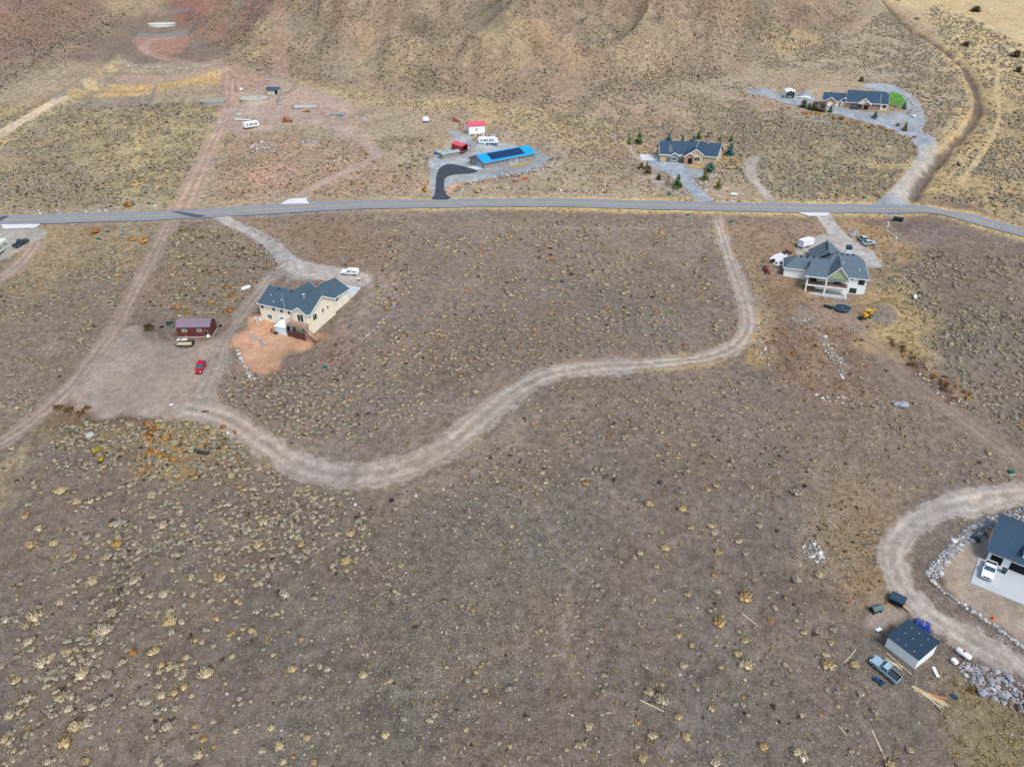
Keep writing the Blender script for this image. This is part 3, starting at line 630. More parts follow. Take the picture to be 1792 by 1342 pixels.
def px_sheet(name, px, m, dz_, parent=None, kind=None, sm=0, **k):
    P = np.array([PP(*p)[:2] for p in px]); P = smooth_poly(P, sm) if sm else P
    o = sheet(name, P, m, dz_, attrs=False, parent=parent, **k)
    if kind: tag(o, kind=kind)
    return o
px_sheet('tar_patch', [(300, 373.5), (312, 373.2), (362, 380.5), (350, 384), (335, 383)], PATCH, .285, road)
px_sheet('tar_patch', [(6, 381.5), (18, 381.5), (4, 389), (-10, 396), (-22, 396)], PATCH, .285, road)
CB = lambda x, y: (740 + x / 7.454, 190 + y / 7.454)
tag(sheet('asphalt_driveway', smooth_poly(GXY([CB(*p) for p in [(95, 1200), (165, 1130), (170, 950), (190, 830), (240, 765), (330, 735), (420, 735), (570, 775), (735, 822), (650, 853), (450, 860), (340, 880), (285, 920), (275, 980), (285, 1110), (392, 1200)]]), 1), NEWASPH, .30, attrs=False), kind='structure')
CONC = mat('pale_concrete', (208, 208, 204), .85, .12, .8); CONC2 = mat('grey_concrete', (186, 190, 190), .85, .08, .5)
for px in ([(-60, 397), (4, 396.2), (8, 403), (62, 402.6), (72, 396), (-60, 396)], [(492, 360.5), (505, 353), (512, 351), (538, 350), (536, 354), (541, 359)], [(1398, 376), (1415, 381.5), (1444, 381.5), (1452, 376.2)]):
    px_sheet('concrete_apron', px, CONC, .28, kind='structure', grow=.15)
# ------------------------------------------------------------------ shrubs, grass and stones
def leaf_mat(name, stops, var=.25, transl=.0):
    m = bpy.data.materials.new(name); m.use_nodes = True; n = m.node_tree; L = n.links; b = n.nodes['Principled BSDF']
    b.inputs['Roughness'].default_value = .9; b.inputs['Specular IOR Level'].default_value = .1
    oi = n.nodes.new('ShaderNodeObjectInfo'); cr = n.nodes.new('ShaderNodeValToRGB'); L.new(oi.outputs['Random'], cr.inputs[0])
    e = cr.color_ramp.elements
    while len(e) < len(stops): e.new(.5)
    for i, (p, c) in enumerate(stops): e[i].position = p; e[i].color = srgb(*c) + (1,)
    ge = n.nodes.new('ShaderNodeNewGeometry'); mr = n.nodes.new('ShaderNodeMapRange'); mr.inputs[3].default_value = 1 - var; mr.inputs[4].default_value = 1 + var
    L.new(ge.outputs['Random Per Island'], mr.inputs[0]); s = n.nodes.new('ShaderNodeVectorMath'); s.operation = 'SCALE'
    L.new(cr.outputs[0], s.inputs[0]); L.new(mr.outputs[0], s.inputs['Scale']); L.new(s.outputs[0], b.inputs['Base Color'])
    MATS[name] = m; return m
SAGE = leaf_mat('sagebrush_leaf', [(0, (174, 168, 152)), (.3, (188, 179, 158)), (.6, (198, 185, 156)), (.85, (178, 173, 158)), (1, (156, 150, 136))], .38)
RABBIT = leaf_mat('rabbitbrush_leaf', [(0, (204, 193, 166)), (.45, (206, 190, 152)), (.86, (202, 180, 134)), (.97, (200, 164, 108)), (1, (192, 140, 80))], .36)
DARK = leaf_mat('dark_scrub_leaf', [(0, (70, 64, 50)), (.5, (92, 84, 62)), (1, (84, 68, 52))], .3)
STRAW = leaf_mat('dry_grass_blade', [(0, (182, 166, 122)), (.5, (174, 158, 118)), (1, (190, 168, 112))], .25)
PEBBLE = leaf_mat('pale_stone', [(0, (188, 180, 164)), (.45, (150, 140, 128)), (.7, (112, 100, 92)), (1, (64, 58, 55))], .05)
def soften(me, zc):
    '''foliage shading: normals lean outward from the middle of the plant'''
    me.update()
    for p in me.polygons:
        c = p.center
        if p.normal.dot(Vector((c.x * .8, c.y * .8, max(c.z - zc, 0) + .45))) < 0: p.flip()
    me.update(); me.polygons.foreach_set('use_smooth', [True] * len(me.polygons))
    no = []
    for v in me.vertices:
        n_ = Vector((v.co.x * .8, v.co.y * .8, max(v.co.z - zc, 0) + .45)).normalized(); no.append(tuple(n_))
    me.normals_split_custom_set_from_vertices(no); return me
def shrub_mesh(name, m, seed, lobes=6, per=22, leaf=.16, h=.75, spiky=.6):
    """unit shrub, radius about 1: lobes of small upright leaf blades"""
    r = random.Random(seed); b = MB(); cores = []
    for l in range(lobes):
        a = 2 * math.pi * (l + r.random() * .6) / lobes; d = r.uniform(.15, .62) if l else 0.0
        c = Vector((math.cos(a) * d, math.sin(a) * d, r.uniform(.25, .4) * h)); rad = r.uniform(.34, .52); cores.append((c, rad))
        for k in range(per):
            v = Vector((r.gauss(0, 1), r.gauss(0, 1), abs(r.gauss(0, .9)) + .05)).normalized()
            p = c + Vector((v.x * rad, v.y * rad, v.z * rad * h * 1.2)) * r.uniform(.62, 1.12)
            up = (v * (1 - spiky) + Vector((v.x * .5, v.y * .5, 1)) * spiky).normalized(); s = up.cross(Vector((r.gauss(0, 1), r.gauss(0, 1), r.gauss(0, .4)))).normalized()
            L = leaf * r.uniform(.9, 2.7); W = leaf * r.uniform(.3, .62)
            q = p - up * L * .6
            b.add([tuple(q - s * W * .6), tuple(q + s * W * .6), tuple(p + up * L * .5 + s * W * .35), tuple(p + up * L * .7 - s * W * .2)], [(0, 1, 2, 3)])
    # leafy cores of the lobes
    for c, rad in cores:
        bm = bmesh.new(); bmesh.ops.create_icosphere(bm, subdivisions=1, radius=1.0); bm.verts.ensure_lookup_table()
        b.add([tuple(c + Vector((v.co.x * rad * .5, v.co.y * rad * .5, v.co.z * rad * h * .6)) * r.uniform(.75, 1.2)) for v in bm.verts], [tuple(v.index for v in f.verts) for f in bm.faces]); bm.free()
    # woody core
    for k in range(5):
        a = r.random() * 6.28; b.cyl((0, 0, -.15), (math.cos(a) * .35, math.sin(a) * .35, .45 * h), .05, .02, 4, False)
    me = bpy.data.meshes.new(name); me.from_pydata(b.v, [], b.f); me.materials.append(m); return soften(me, .1)
def tuft_mesh(name, m, seed, n=16):
    r = random.Random(seed); b = MB()
    for k in range(n):
        a = r.random() * 6.28; d = r.random() * .5; t = r.uniform(.25, .8); x, y = math.cos(a) * d, math.sin(a) * d; ox, oy = math.cos(a) * t * .7 + r.gauss(0, .15), math.sin(a) * t * .7 + r.gauss(0, .15)
        w_ = r.uniform(.06, .12); px, py = -math.sin(a) * w_, math.cos(a) * w_
        b.add([(x - px, y - py, -.05), (x + px, y + py, -.05), (x + ox + px * .5, y + oy + py * .5, r.uniform(.35, .75)), (x + ox - px * .5, y + oy - py * .5, r.uniform(.35, .75))], [(0, 1, 2, 3)])
    me = bpy.data.meshes.new(name); me.from_pydata(b.v, [], b.f); me.materials.append(m); return soften(me, 0)
def rock_mesh(name, m, seed, sub=1, flat=.7, rough=.22):
    r = random.Random(seed); bm = bmesh.new(); bmesh.ops.create_icosphere(bm, subdivisions=sub, radius=1.0)
    ax = (r.uniform(.75, 1.2), r.uniform(.7, 1.0), flat * r.uniform(.8, 1.15)); pl = [(Vector((r.gauss(0, 1), r.gauss(0, 1), r.gauss(0, 1))).normalized(), r.uniform(.62, .9)) for _ in range(6)]
    for v in bm.verts:
        for n_, d_ in pl:
            k = v.co.dot(n_) - d_
            if k > 0: v.co -= n_ * k * .9
        v.co *= 1 + r.uniform(-rough, rough) * .5; v.co = Vector((v.co.x * ax[0], v.co.y * ax[1], v.co.z * ax[2]))
    me = bpy.data.meshes.new(name); bm.to_mesh(me); bm.free(); me.materials.append(m); return me
SAGE_ME = [shrub_mesh('sagebrush', SAGE, 100 + i, 6 + i % 3, 30, .16, .72) for i in range(5)]
RAB_ME = [shrub_mesh('rabbitbrush', RABBIT, 200 + i, 7 + i % 3, 34, .14, .85, .7) for i in range(5)]
DARK_ME = [shrub_mesh('dark_scrub', DARK, 300 + i, 4, 14, .24, .8) for i in range(2)]
TUFT_ME = [tuft_mesh('bunchgrass', STRAW, 400 + i) for i in range(3)]
PEB_ME = [rock_mesh('loose_stone', PEBBLE, 500 + i, 1, .55) for i in range(3)]
# density zones: pixels, sagebrush per m2, rabbitbrush per m2, radius range, dark scrub per m2
VEG = [
 ([(-150, 760), (90, 740), (380, 745), (560, 850), (660, 900), (640, 1000), (420, 1080), (300, 1400), (-300, 1400)], .075, .018, (.32, 1.0), .004),
 ([(90, 750), (380, 745), (600, 860), (650, 960), (420, 1000), (100, 930)], .19, .024, (.32, .9), .01),
 ([(420, 1080), (660, 900), (760, 860), (760, 1400), (300, 1400)], .035, .012, (.25, .8), .004),
 ([(760, 860), (900, 740), (1000, 670), (1330, 660), (1480, 800), (1440, 900), (1500, 1060), (1500, 1400), (760, 1400)], .036, .022, (.22, .75), .008),
 ([(900, 740), (1000, 670), (1330, 660), (1420, 720), (1400, 830), (900, 860), (800, 850)], .055, .014, (.3, .75), .008),
 ([(690, 390), (1255, 385), (1285, 560), (800, 560), (680, 600), (650, 520)], .035, .055, (.42, .9), .006),
 ([(700, 570), (1290, 540), (1285, 600), (900, 645), (760, 720), (600, 790), (430, 730), (420, 690), (560, 640)], .14, .04, (.32, .8), .012),
 ([(380, 690), (430, 650), (600, 640), (620, 770), (480, 770), (410, 730)], .22, .02, (.35, .8), .02),
 ([(-200, 480), (240, 440), (200, 560), (80, 710), (-200, 800)], .16, .012, (.35, .85), .004),
 ([(110, 440), (250, 430), (210, 540), (60, 540)], .12, .015, (.4, .9), 0),
 ([(300, 395), (390, 395), (480, 450), (440, 520), (390, 560), (255, 560)], .075, .022, (.4, 1.0), .02),
 ([(310, 400), (400, 400), (450, 460), (300, 470)], .02, .01, (.25, .5), .09),
 ([(430, 390), (700, 375), (720, 470), (560, 460)], .05, .014, (.3, .7), .03),
 ([(1560, 440), (2000, 470), (2000, 800), (1700, 720), (1600, 560)], .20, .006, (.4, .9), .01),
 ([(1260, 385), (1430, 390), (1400, 440), (1350, 520), (1300, 480)], .11, .02, (.25, .6), .02),
 ([(1500, 400), (1580, 420), (1600, 520), (1530, 520), (1480, 460)], .09, .05, (.3, .7), .01),
 ([(1600, 700), (1900, 800), (1900, 860), (1640, 840), (1500, 760)], .03, .02, (.3, .8), .004),
 ([(1290, 190), (1500, 205), (1620, 250), (1560, 340), (1370, 350), (1280, 300)], .26, .02, (.4, .95), .02),
 ([(1330, 120), (1500, 60), (1560, 20), (1680, 130), (1700, 200), (1640, 250), (1500, 130), (1420, 120)], .20, .01, (.4, .9), .02),
 ([(1620, 20), (1792, -40), (2000, -40), (2000, 400), (1640, 350), (1720, 200)], .10, .006, (.4, 1.0), .02),
 ([(1700, 200), (1900, 200), (1900, 400), (1680, 350)], .12, .006, (.4, .9), .03),
 ([(560, 150), (800, 160), (1330, 140), (1320, 330), (1040, 330), (980, 250), (740, 200)], .10, .008, (.35, .75), .02),
 ([(900, 190), (1300, 150), (1290, 240), (1050, 250)], .14, .01, (.35, .8), .02),
 ([(-200, 270), (120, 180), (390, 180), (380, 260), (320, 360), (-200, 372)], .17, .01, (.4, .9), .05),
 ([(390, 240), (560, 220), (640, 260), (640, 290), (540, 345), (350, 350)], .05, .05, (.3, .7), .05),
 ([(660, 240), (750, 240), (752, 340), (560, 345), (640, 290)], .11, .05, (.4, 1.0), .03),
 ([(960, 260), (1110, 250), (1150, 345), (960, 340)], .03, .012, (.35, .75), .02),
 ([(1310, 400), (1345, 450), (1350, 640), (1310, 650), (1330, 560)], .06, .06, (.3, .6), 0),
 ([(1360, 660), (1560, 680), (1640, 790), (1400, 790)], .03, .015, (.3, .6), .01),
 ([(1440, 860), (1560, 900), (1560, 1040), (1490, 1060), (1420, 940)], .05, .04, (.25, .55), .04),
 ([(100, 735), (380, 735), (440, 790), (300, 830), (120, 790)], .10, .12, (.35, .9), .05),
 ([(-200, 150), (0, 165), (110, 112), (230, 40), (300, 20), (400, 108), (480, 134), (950, 182), (1250, 138), (1540, 5), (1500, -60), (600, -80), (-200, -60)], .09, .004, (.35, .75), .10),
 ([(190, 930), (225, 930), (230, 1060), (180, 1120), (120, 1220), (40, 1310), (0, 1300), (90, 1200), (150, 1100), (195, 1050)], .35, .04, (.35, .8), .02),
 ([(1290, 0), (1500, 30), (1450, 90), (1340, 115), (1280, 60)], .08, .004, (.35, .75), .08),
 ([(620, 140), (760, 120), (1000, 160), (1250, 110), (1300, 130), (950, 190), (700, 160)], .12, .004, (.4, .8), .05),
]
VEGP = [(GXY(p) if True else 0, s, r_, rr, d_) for i, (p, s, r_, rr, d_) in enumerate(VEG)]
pts = {'sage': [], 'rabbit': [], 'dark': []}
for P, s, rb, rr, dk in VEGP:
    x0, y0 = P.min(0); x1, y1 = P.max(0); x0 = max(x0, -290); x1 = min(x1, 290); y0 = max(y0, 57); y1 = min(y1, 545)
    for key, den in (('sage', s), ('rabbit', rb), ('dark', dk)):
        n = int(den * 1.35 * (1.9 if key == 'sage' else (1.15 if key == 'rabbit' else 2.2)) * (x1 - x0) * (y1 - y0))
        if n < 1: continue
        x = nrng.uniform(x0, x1, n); y = nrng.uniform(y0, y1, n); sd = sdf_poly(x, y, P)
        cl = .6 * fbm(x / 7., y / 7., 51, 3) + .4 * fbm(x / 24., y / 24., 53, 2)
        k = (sd + nrng.normal(0, 2.5, n) > 0) & (cl + nrng.uniform(-.11, .11, n) > .44)
        x = x[k]; y = y[k]; n = len(x)
        t = nrng.beta(.8, 2.2, n); rad = (rr[0] + (rr[1] - rr[0]) * t) * 1.35
        if key == 'rabbit': rad *= 1.05
        if key == 'dark': rad *= .75
        pts[key].append(np.column_stack([x, y, rad]))
# the largest bushes near the camera stand where the photograph shows them (pixels, radius in pixels)
BIG = [(1112 + x / 2.62, 830 + y / 2.62, r_ / 2.62) for x, y, r_ in [(500, 553, 33), (383, 673, 28), (505, 858, 36), (880, 865, 32), (1000, 865, 26), (1030, 997, 22), (345, 1065, 20), (585, 1240, 25), (750, 1265, 40), (230, 1195, 25), (75, 1185, 25), (365, 1310, 28), (35, 1290, 30), (735, 75, 28), (205, 70, 22), (215, 150, 25), (62, 130, 22), (135, 332, 24), (378, 353, 22), (505, 358, 18), (468, 298, 20), (345, 230, 20), (362, 262, 22), (250, 240, 18), (370, 530, 18), (735, 475, 28), (840, 455, 24), (110, 1020, 38), (60, 990, 24), (220, 870, 22), (390, 880, 15), (685, 868, 15), (255, 780, 18), (195, 735, 18), (760, 1097, 18), (1170, 1330, 30), (1255, 1255, 22), (465, 815, 22), (20, 355, 18), (240, 545, 18), (770, 718, 16), (620, 668, 14), (735, 665, 12), (755, 630, 12), (690, 678, 10), (895, 765, 18), (828, 713, 12), (340, 620, 15), (85, 570, 12), (500, 755, 18), (45, 870, 18), (565, 232, 20), (590, 1000, 12), (850, 1100, 13), (640, 950, 15), (95, 415, 16), (360, 460, 14), (120, 265, 14), (370, 45, 16), (330, 65, 16)]]
BIG += [(x / 2.62, 830 + y / 2.62, r_ / 2.62) for x, y, r_ in [(1305, 535, 32), (1585, 390, 30), (1610, 265, 22), (945, 900, 38), (710, 800, 32), (490, 912, 30), (415, 1058, 28), (200, 850, 35), (115, 1022, 30), (350, 1145, 35), (165, 640, 35), (135, 755, 28), (1340, 885, 24), (1665, 912, 24), (1280, 1240, 32), (1098, 1023, 18), (1080, 1172, 18), (895, 1148, 14), (740, 1003, 26), (765, 1148, 34), (780, 660, 38), (880, 465, 26), (1010, 465, 28), (545, 212, 34), (740, 222, 28), (1208, 213, 25), (185, 240, 28), (350, 118, 25), (285, 68, 28), (25, 1205, 22), (80, 935, 25), (45, 1100, 30), (300, 1220, 34), (1765, 1185, 25), (1155, 712, 20), (620, 478, 30), (755, 540, 28), (610, 815, 24), (320, 803, 22), (780, 880, 22), (1185, 318, 24), (1380, 315, 20), (1400, 890, 12), (1500, 888, 16), (835, 865, 14), (200, 920, 30), (380, 900, 36), (480, 700, 40), (520, 630, 34), (880, 1010, 16), (220, 1310, 22), (400, 1310, 26), (910, 1280, 24), (1300, 1310, 20), (1410, 1200, 20), (120, 695, 26), (285, 580, 24), (430, 480, 30), (250, 310, 24), (540, 310, 28), (140, 320, 28), (410, 120, 22), (500, 85, 22)]]
BIG += [(x, y, r_) for x, y, r_ in [(733, 928, 0)] if r_]
for u, v, r_ in BIG:
    p = G(u, v + r_ * .5); Z = depth(*p); rad = r_ * Z / F * 1.3
    key = 'rabbit' if vnoise(np.array([u * .37]), np.array([v * .53]), 8)[0] > .34 else 'sage'
    pts[key].append(np.array([[p[0], p[1], rad]]))
ORANGE = [(262, 570, 12), (275, 790, 9), (268, 765, 8), (285, 775, 8), (300, 800, 8), (290, 745, 8), (430, 800, 5), (1530, 1210, 8), (168, 795, 9), (178, 808, 8)]
def solid(x, y):
    """inside a building, yard or road"""
    r = np.zeros(len(x), bool)
    for nm, (x0, x1, y0, y1) in {'tan': (-3, 21, -5, 20), 'white': (-10, 19, -3, 24), 'blue': (-3, 27, -2, 11), 'polebarn': (-1, 8.5, -1, 7), 'carport': (-1, 5.5, -1, 9), 'stoneshed': (-1, 9, -1, 4), 'lodge': (-3, 27, -5, 12), 'crafts': (-6, 20, -3, 12), 'redbarn': (-1, 10, -2, 6), 'shed': (-1, 7, -6.5, 1), 'brhouse': (-2, 18, -9, 13), 'pump': (-1, 7, -1, 5), 'rvport': (-1, 5, -1, 11)}.items():
        ox, oy, oz, an = FR[nm]; c, s = math.cos(R(an)), math.sin(R(an)); lx = (x - ox) * c + (y - oy) * s; ly = -(x - ox) * s + (y - oy) * c
        r |= (lx > x0) & (lx < x1) & (ly > y0) & (ly < y1)
    return r
LANDMARKS = [((1600, 1130), 'near the white metal shed'), ((1425, 975), 'near the heap of grey rocks'), ((1250, 1130), 'on the bare slope left of the metal shed'), ((1000, 1230), 'on the bare lowest slope'), ((1000, 1000), 'on the stony lower slope'), ((1150, 850), 'on the slope below the dirt road'), ((1100, 700), 'just below the dirt road'), ((690, 880), 'beside the tyre below the road bend'), ((480, 980), 'in the scrub below the road bend'), ((640, 1180), 'on the pebbly lower slope'), ((330, 1150), 'on the lower slope near the dry wash'), ((180, 1000), 'along the dry wash'), ((150, 1250), 'at the foot of the dry wash'), ((120, 850), 'in the dense sage below the dirt yard'), ((350, 800), 'near the black tarp roll'), ((60, 600), 'in the sage left of the long track'), ((250, 480), 'between the track and the barn'), ((380, 480), 'near the propane tank above the barn'), ((950, 450), 'in the open field below the paved road'), ((900, 600), 'at the field edge above the dirt road'), ((560, 720), 'on the bank below the tan house'), ((1330, 420), 'above the white house'), ((1680, 600), 'in the sage right of the white house'), ((1470, 680), 'in the rubble below the white house'), ((1680, 800), 'above the gravel loop'), ((1740, 1280), 'below the boulder pile')]
LMXY = np.array([G(*p)[:2] for p, _ in LANDMARKS])
def near_phrase(x, y):
    return LANDMARKS[int(np.argmin((LMXY[:, 0] - x) ** 2 + (LMXY[:, 1] - y) ** 2))][1]
def scatter(name, P, meshes, kind_label, cat, group, nind, seed):
    x, y, rad = P.T; n = len(x); z = H(x, y); Z = depth(x, y, z)
    u = CU + F * x / Z; v = CV + F * (-y * sp - (z - HC) * cp) / Z
    vis = (u > -20) & (u < 1812) & (v > -20) & (v < 1362)
    key = np.where(vis, rad / Z, -1); order = np.argsort(-key); ind = order[:nind]; rest = order[nind:]
    r = np.random.default_rng(seed); objs = []
    for i in ind:
        s = float(rad[i]); o = link(name, meshes[r.integers(len(meshes))], loc=(float(x[i]), float(y[i]), float(z[i]) - .03 * s), rz=float(r.uniform(0, 6.28)), s=(s, s * float(r.uniform(.85, 1.1)), s * float(r.uniform(.8, 1.1))))
        z_ = ['small', 'broad'][int(s > .55)] if name != 'dark_scrub' else 'low'; ph = near_phrase(x[i], y[i]); lab = kind_label % (z_, ph)
        tag(o, lab, cat, group + ', ' + z_ + ', ' + ph); objs.append(o)
    if len(rest): stuff(name + '_cover', np.column_stack([x[rest], y[rest], z[rest] - .03 * rad[rest]]), rad[rest], [next((o for o in objs if o.data is m), None) or link(name + '_seed', m, loc=(0, 0, 0)) for m in meshes] if objs else meshes, seed)
def stuff(name, co, scale, srcs, seed):
    """one object: points carrying copies of the source shapes, spread by geometry nodes"""
    r = np.random.default_rng(seed); n = len(co)
    me = bpy.data.meshes.new(name); me.vertices.add(n); me.vertices.foreach_set('co', co.astype(np.float32).ravel())
    for nm, dt, arr in (('scl', 'FLOAT', scale), ('idx', 'INT', r.integers(0, len(srcs), n)), ('spin', 'FLOAT', r.uniform(0, 6.28, n))):
        a = me.attributes.new(nm, dt, 'POINT'); a.data.foreach_set('value', np.asarray(arr, np.float32 if dt == 'FLOAT' else np.int32))
    o = link(name, me); tag(o, kind='stuff')
    ng = bpy.data.node_groups.new(name, 'GeometryNodeTree'); N = ng.nodes; L = ng.links
    ng.interface.new_socket('Geometry', in_out='INPUT', socket_type='NodeSocketGeometry'); ng.interface.new_socket('Geometry', in_out='OUTPUT', socket_type='NodeSocketGeometry')
    gi = N.new('NodeGroupInput'); go = N.new('NodeGroupOutput'); jn = N.new('GeometryNodeJoinGeometry')
    def attr(nm, dt):
        a = N.new('GeometryNodeInputNamedAttribute'); a.data_type = dt; a.inputs[0].default_value = nm; return a.outputs[0]
    sc_ = attr('scl', 'FLOAT'); ix = attr('idx', 'INT'); spn = attr('spin', 'FLOAT'); cx = N.new('ShaderNodeCombineXYZ'); L.new(spn, cx.inputs[2])
    for i, s in enumerate(srcs):
        oi = N.new('GeometryNodeObjectInfo'); oi.inputs['Object'].default_value = s; oi.transform_space = 'ORIGINAL'; oi.inputs['As Instance'].default_value = True
        cm = N.new('FunctionNodeCompare'); cm.data_type = 'INT'; cm.operation = 'EQUAL'; L.new(ix, cm.inputs[2]); cm.inputs[3].default_value = i
        ip = N.new('GeometryNodeInstanceOnPoints'); L.new(gi.outputs[0], ip.inputs['Points']); L.new(cm.outputs[0], ip.inputs['Selection']); L.new(oi.outputs['Geometry'], ip.inputs['Instance'])
        L.new(cx.outputs[0], ip.inputs['Rotation']); L.new(sc_, ip.inputs['Scale']); L.new(ip.outputs[0], jn.inputs[0])
    L.new(jn.outputs[0], go.inputs[0]); md = o.modifiers.new('spread', 'NODES'); md.node_group = ng
    return o
def wild(P, thr=.5):
    f = soil(P[:, 0], P[:, 1])[3]; return P[(f > thr) & ~solid(P[:, 0], P[:, 1])]
SP = wild(np.vstack(pts['sage'])); RP = wild(np.vstack(pts['rabbit'])); DP = wild(np.vstack(pts['dark']))
scatter('sagebrush', SP, SAGE_ME, '%s grey-green sagebrush %s', 'shrub', 'sagebrush on the slope', 300, 1)
scatter('rabbitbrush', RP, RAB_ME, '%s golden dry rabbitbrush %s', 'shrub', 'rabbitbrush on the slope', 300, 2)
scatter('dark_scrub', DP, DARK_ME, '%s dark leafless scrub bush %s', 'shrub', 'dark scrub on the slope', 60, 3)
# dry grass in tufts, loose stones
def fill(n, fn, seed, ymax=400, ymin=57):
    r = np.random.default_rng(seed); y = ymin + (ymax - ymin) * r.random(n) ** 1.0; x = (r.random(n) - .5) * 2 * (.74 * (y * cp + 60) + 8); x = np.clip(x, -299, 299)
    c, p, g, f = soil(x, y); q = fn(c, p, g, f); k = (r.random(n) < q) & ~solid(x, y); return x[k], y[k], r
x, y, r = fill(110000, lambda c, p, g, f: np.clip(g * 1.0 - .04, .05, 1) * (f > .4), 5)
seeds = [tag(link('bunchgrass', m, loc=tuple(G(u, v)), s=.5), 'pale straw tuft of bunchgrass ' + l_, 'grass tuft', 'bunchgrass tufts') for m, l_, (u, v) in zip(TUFT_ME, ('beside the stony patch', 'on the pebbly lower slope', 'near the foot of the slope'), [(905, 1003), (640, 1130), (1300, 1290)])]
stuff('bunchgrass_cover', np.column_stack([x, y, H(x, y) - .02]), r.uniform(.15, .7, len(x)), seeds, 5)
x, y, r = fill(60000, lambda c, p, g, f: np.clip(p * .5, 0, 1) * (f > .2), 6, 300)
seeds = [tag(link('loose_stone', m, loc=tuple(G(u, v)), s=.32), 'small loose stone ' + l_, 'stone', 'loose stones') for m, l_, (u, v) in zip(PEB_ME, ('below the road bend', 'in the pale stony patch', 'on the bare slope among bushes'), [(822, 905), (700, 960), (1190, 1180)])]
stuff('loose_stone_cover', np.column_stack([x, y, H(x, y) + .02]), .06 + .26 * r.random(len(x)) ** 3.2, seeds, 6)
# ------------------------------------------------------------------ buildings
WG = glass(); SHING = mat('slate_shingle', (68, 88, 100), .85, .2, 1.6, bump=.3, detail=9); SHING2 = mat('grey_shingle', (92, 108, 116), .85, .2, 1.6, bump=.3, detail=9); SHING3 = mat('dark_blue_shingle', (52, 76, 95), .85, .2, 1.6, bump=.3, detail=9)
STUCCO = mat('tan_stucco', (238, 228, 204), .9, .05, .7); WHITE = mat('white_siding', (236, 240, 236), .8, .04, .6); TRIM = mat('white_trim', (240, 240, 236), .7, .04, 1); TANW = mat('khaki_siding', (196, 178, 142), .9, .06, .7)
SAGEG = mat('sage_green_siding', (166, 174, 140), .85, .05, .8); DARKM = mat('dark_metal', (38, 42, 46), .6, .15, 2); REDM = mat('red_brown_siding', (98, 50, 46), .75, .1, .8); PURP = mat('mauve_metal', (134, 116, 128), .5, .08, .8, metal=.1)
BLUER = mat('bright_blue_metal', (20, 156, 204), .45, .05, .6); SOLAR = mat('solar_cell', (20, 50, 88), .25, .2, .5, spec=.6); STONEW = mat('stacked_stone', (150, 142, 132), .9, .35, 2.2, bump=.4); GREYS = mat('grey_siding', (140, 140, 140), .85, .1, .8)
REDR = mat('red_metal', (214, 92, 104), .5, .05, .7); REDW = mat('bright_red_metal', (186, 48, 54), .5, .06, .7); GREENR = mat('pale_green_metal', (150, 172, 170), .5, .06, .7); WOOD = mat('weathered_wood', (168, 140, 120), .9, .15, 3); DKWOOD = mat('dark_wood', (96, 58, 48), .85, .15, 3)
BLACK = mat('black_void', (16, 18, 22), .9, .1, 1); CREAMD = mat('cream_door', (238, 234, 216), .7, .04, 1); BRICK = mat('brown_stone_veneer', (164, 130, 110), .9, .22, 2.4, bump=.3); TEAL = mat('pale_blue_door', (140, 176, 186), .6, .06, 1); NAVYM = mat('dark_teal_metal', (52, 74, 90), .45, .08, .7, metal=.2)
LWHITE = mat('pale_blue_white', (214, 228, 238), .6, .05, .8); FOUND = mat('concrete_footing', (196, 196, 188), .9, .08, 1)
def thing(fr, name, label, cat, dz=0.0):
    ox, oy, oz, an = FR[fr] if isinstance(fr, str) else fr
    return empty(name, (ox, oy, oz + dz), R(an), label, cat)
def gable(p, x0, x1, y0, y1, ze, rise, ax, wall, roof, trim=None, oh=.45, zb=-2.5, th=.16, roofname='roof', wallname='wall', ohe=None):
    """a block with a gable roof; ax is the direction of its ridge"""
    ohe = oh if ohe is None else ohe
    a0, a1, b0, b1 = (x0, x1, y0, y1) if ax == 'x' else (y0, y1, x0, x1)
    m = .5 * (b0 + b1); W = .5 * (b1 - b0); k = rise / W
    if wall is not None:
        MB().prism([(b0, zb), (b1, zb), (b1, ze), (m, ze + rise - .03), (b0, ze)], ax, a0, a1).build(wallname, wall, p)
    zo = ze - oh * k + .1
    ch = [(b0 - oh, zo), (m, ze + rise + .1), (b1 + oh, zo), (b1 + oh, zo + th), (m, ze + rise + .1 + th), (b0 - oh, zo + th)]
    r = MB().prism(ch, ax, a0 - ohe, a1 + ohe).build(roofname, roof, p)
    if trim is not None:
        for a, d in ((a0 - ohe - .05, .06), (a1 + ohe - .01, .06)):
            c2 = [(b0 - oh - .03, zo - .12), (m, ze + rise - .06), (b1 + oh + .03, zo - .12), (b1 + oh + .03, zo + th + .02), (m, ze + rise + .12 + th), (b0 - oh - .03, zo + th + .02)]
            MB().prism(c2, ax, a, a + d).build('fascia', trim, r)
        for b in (b0 - oh - .06, b1 + oh + .0):
            q = MB()
            if ax == 'x': q.box(a0 - ohe, a1 + ohe, b, b + .06, zo - .1, zo + th - .02)
            else: q.box(b, b + .06, a0 - ohe, a1 + ohe, zo - .1, zo + th - .02)
            q.build('gutter', trim, r)
    return r
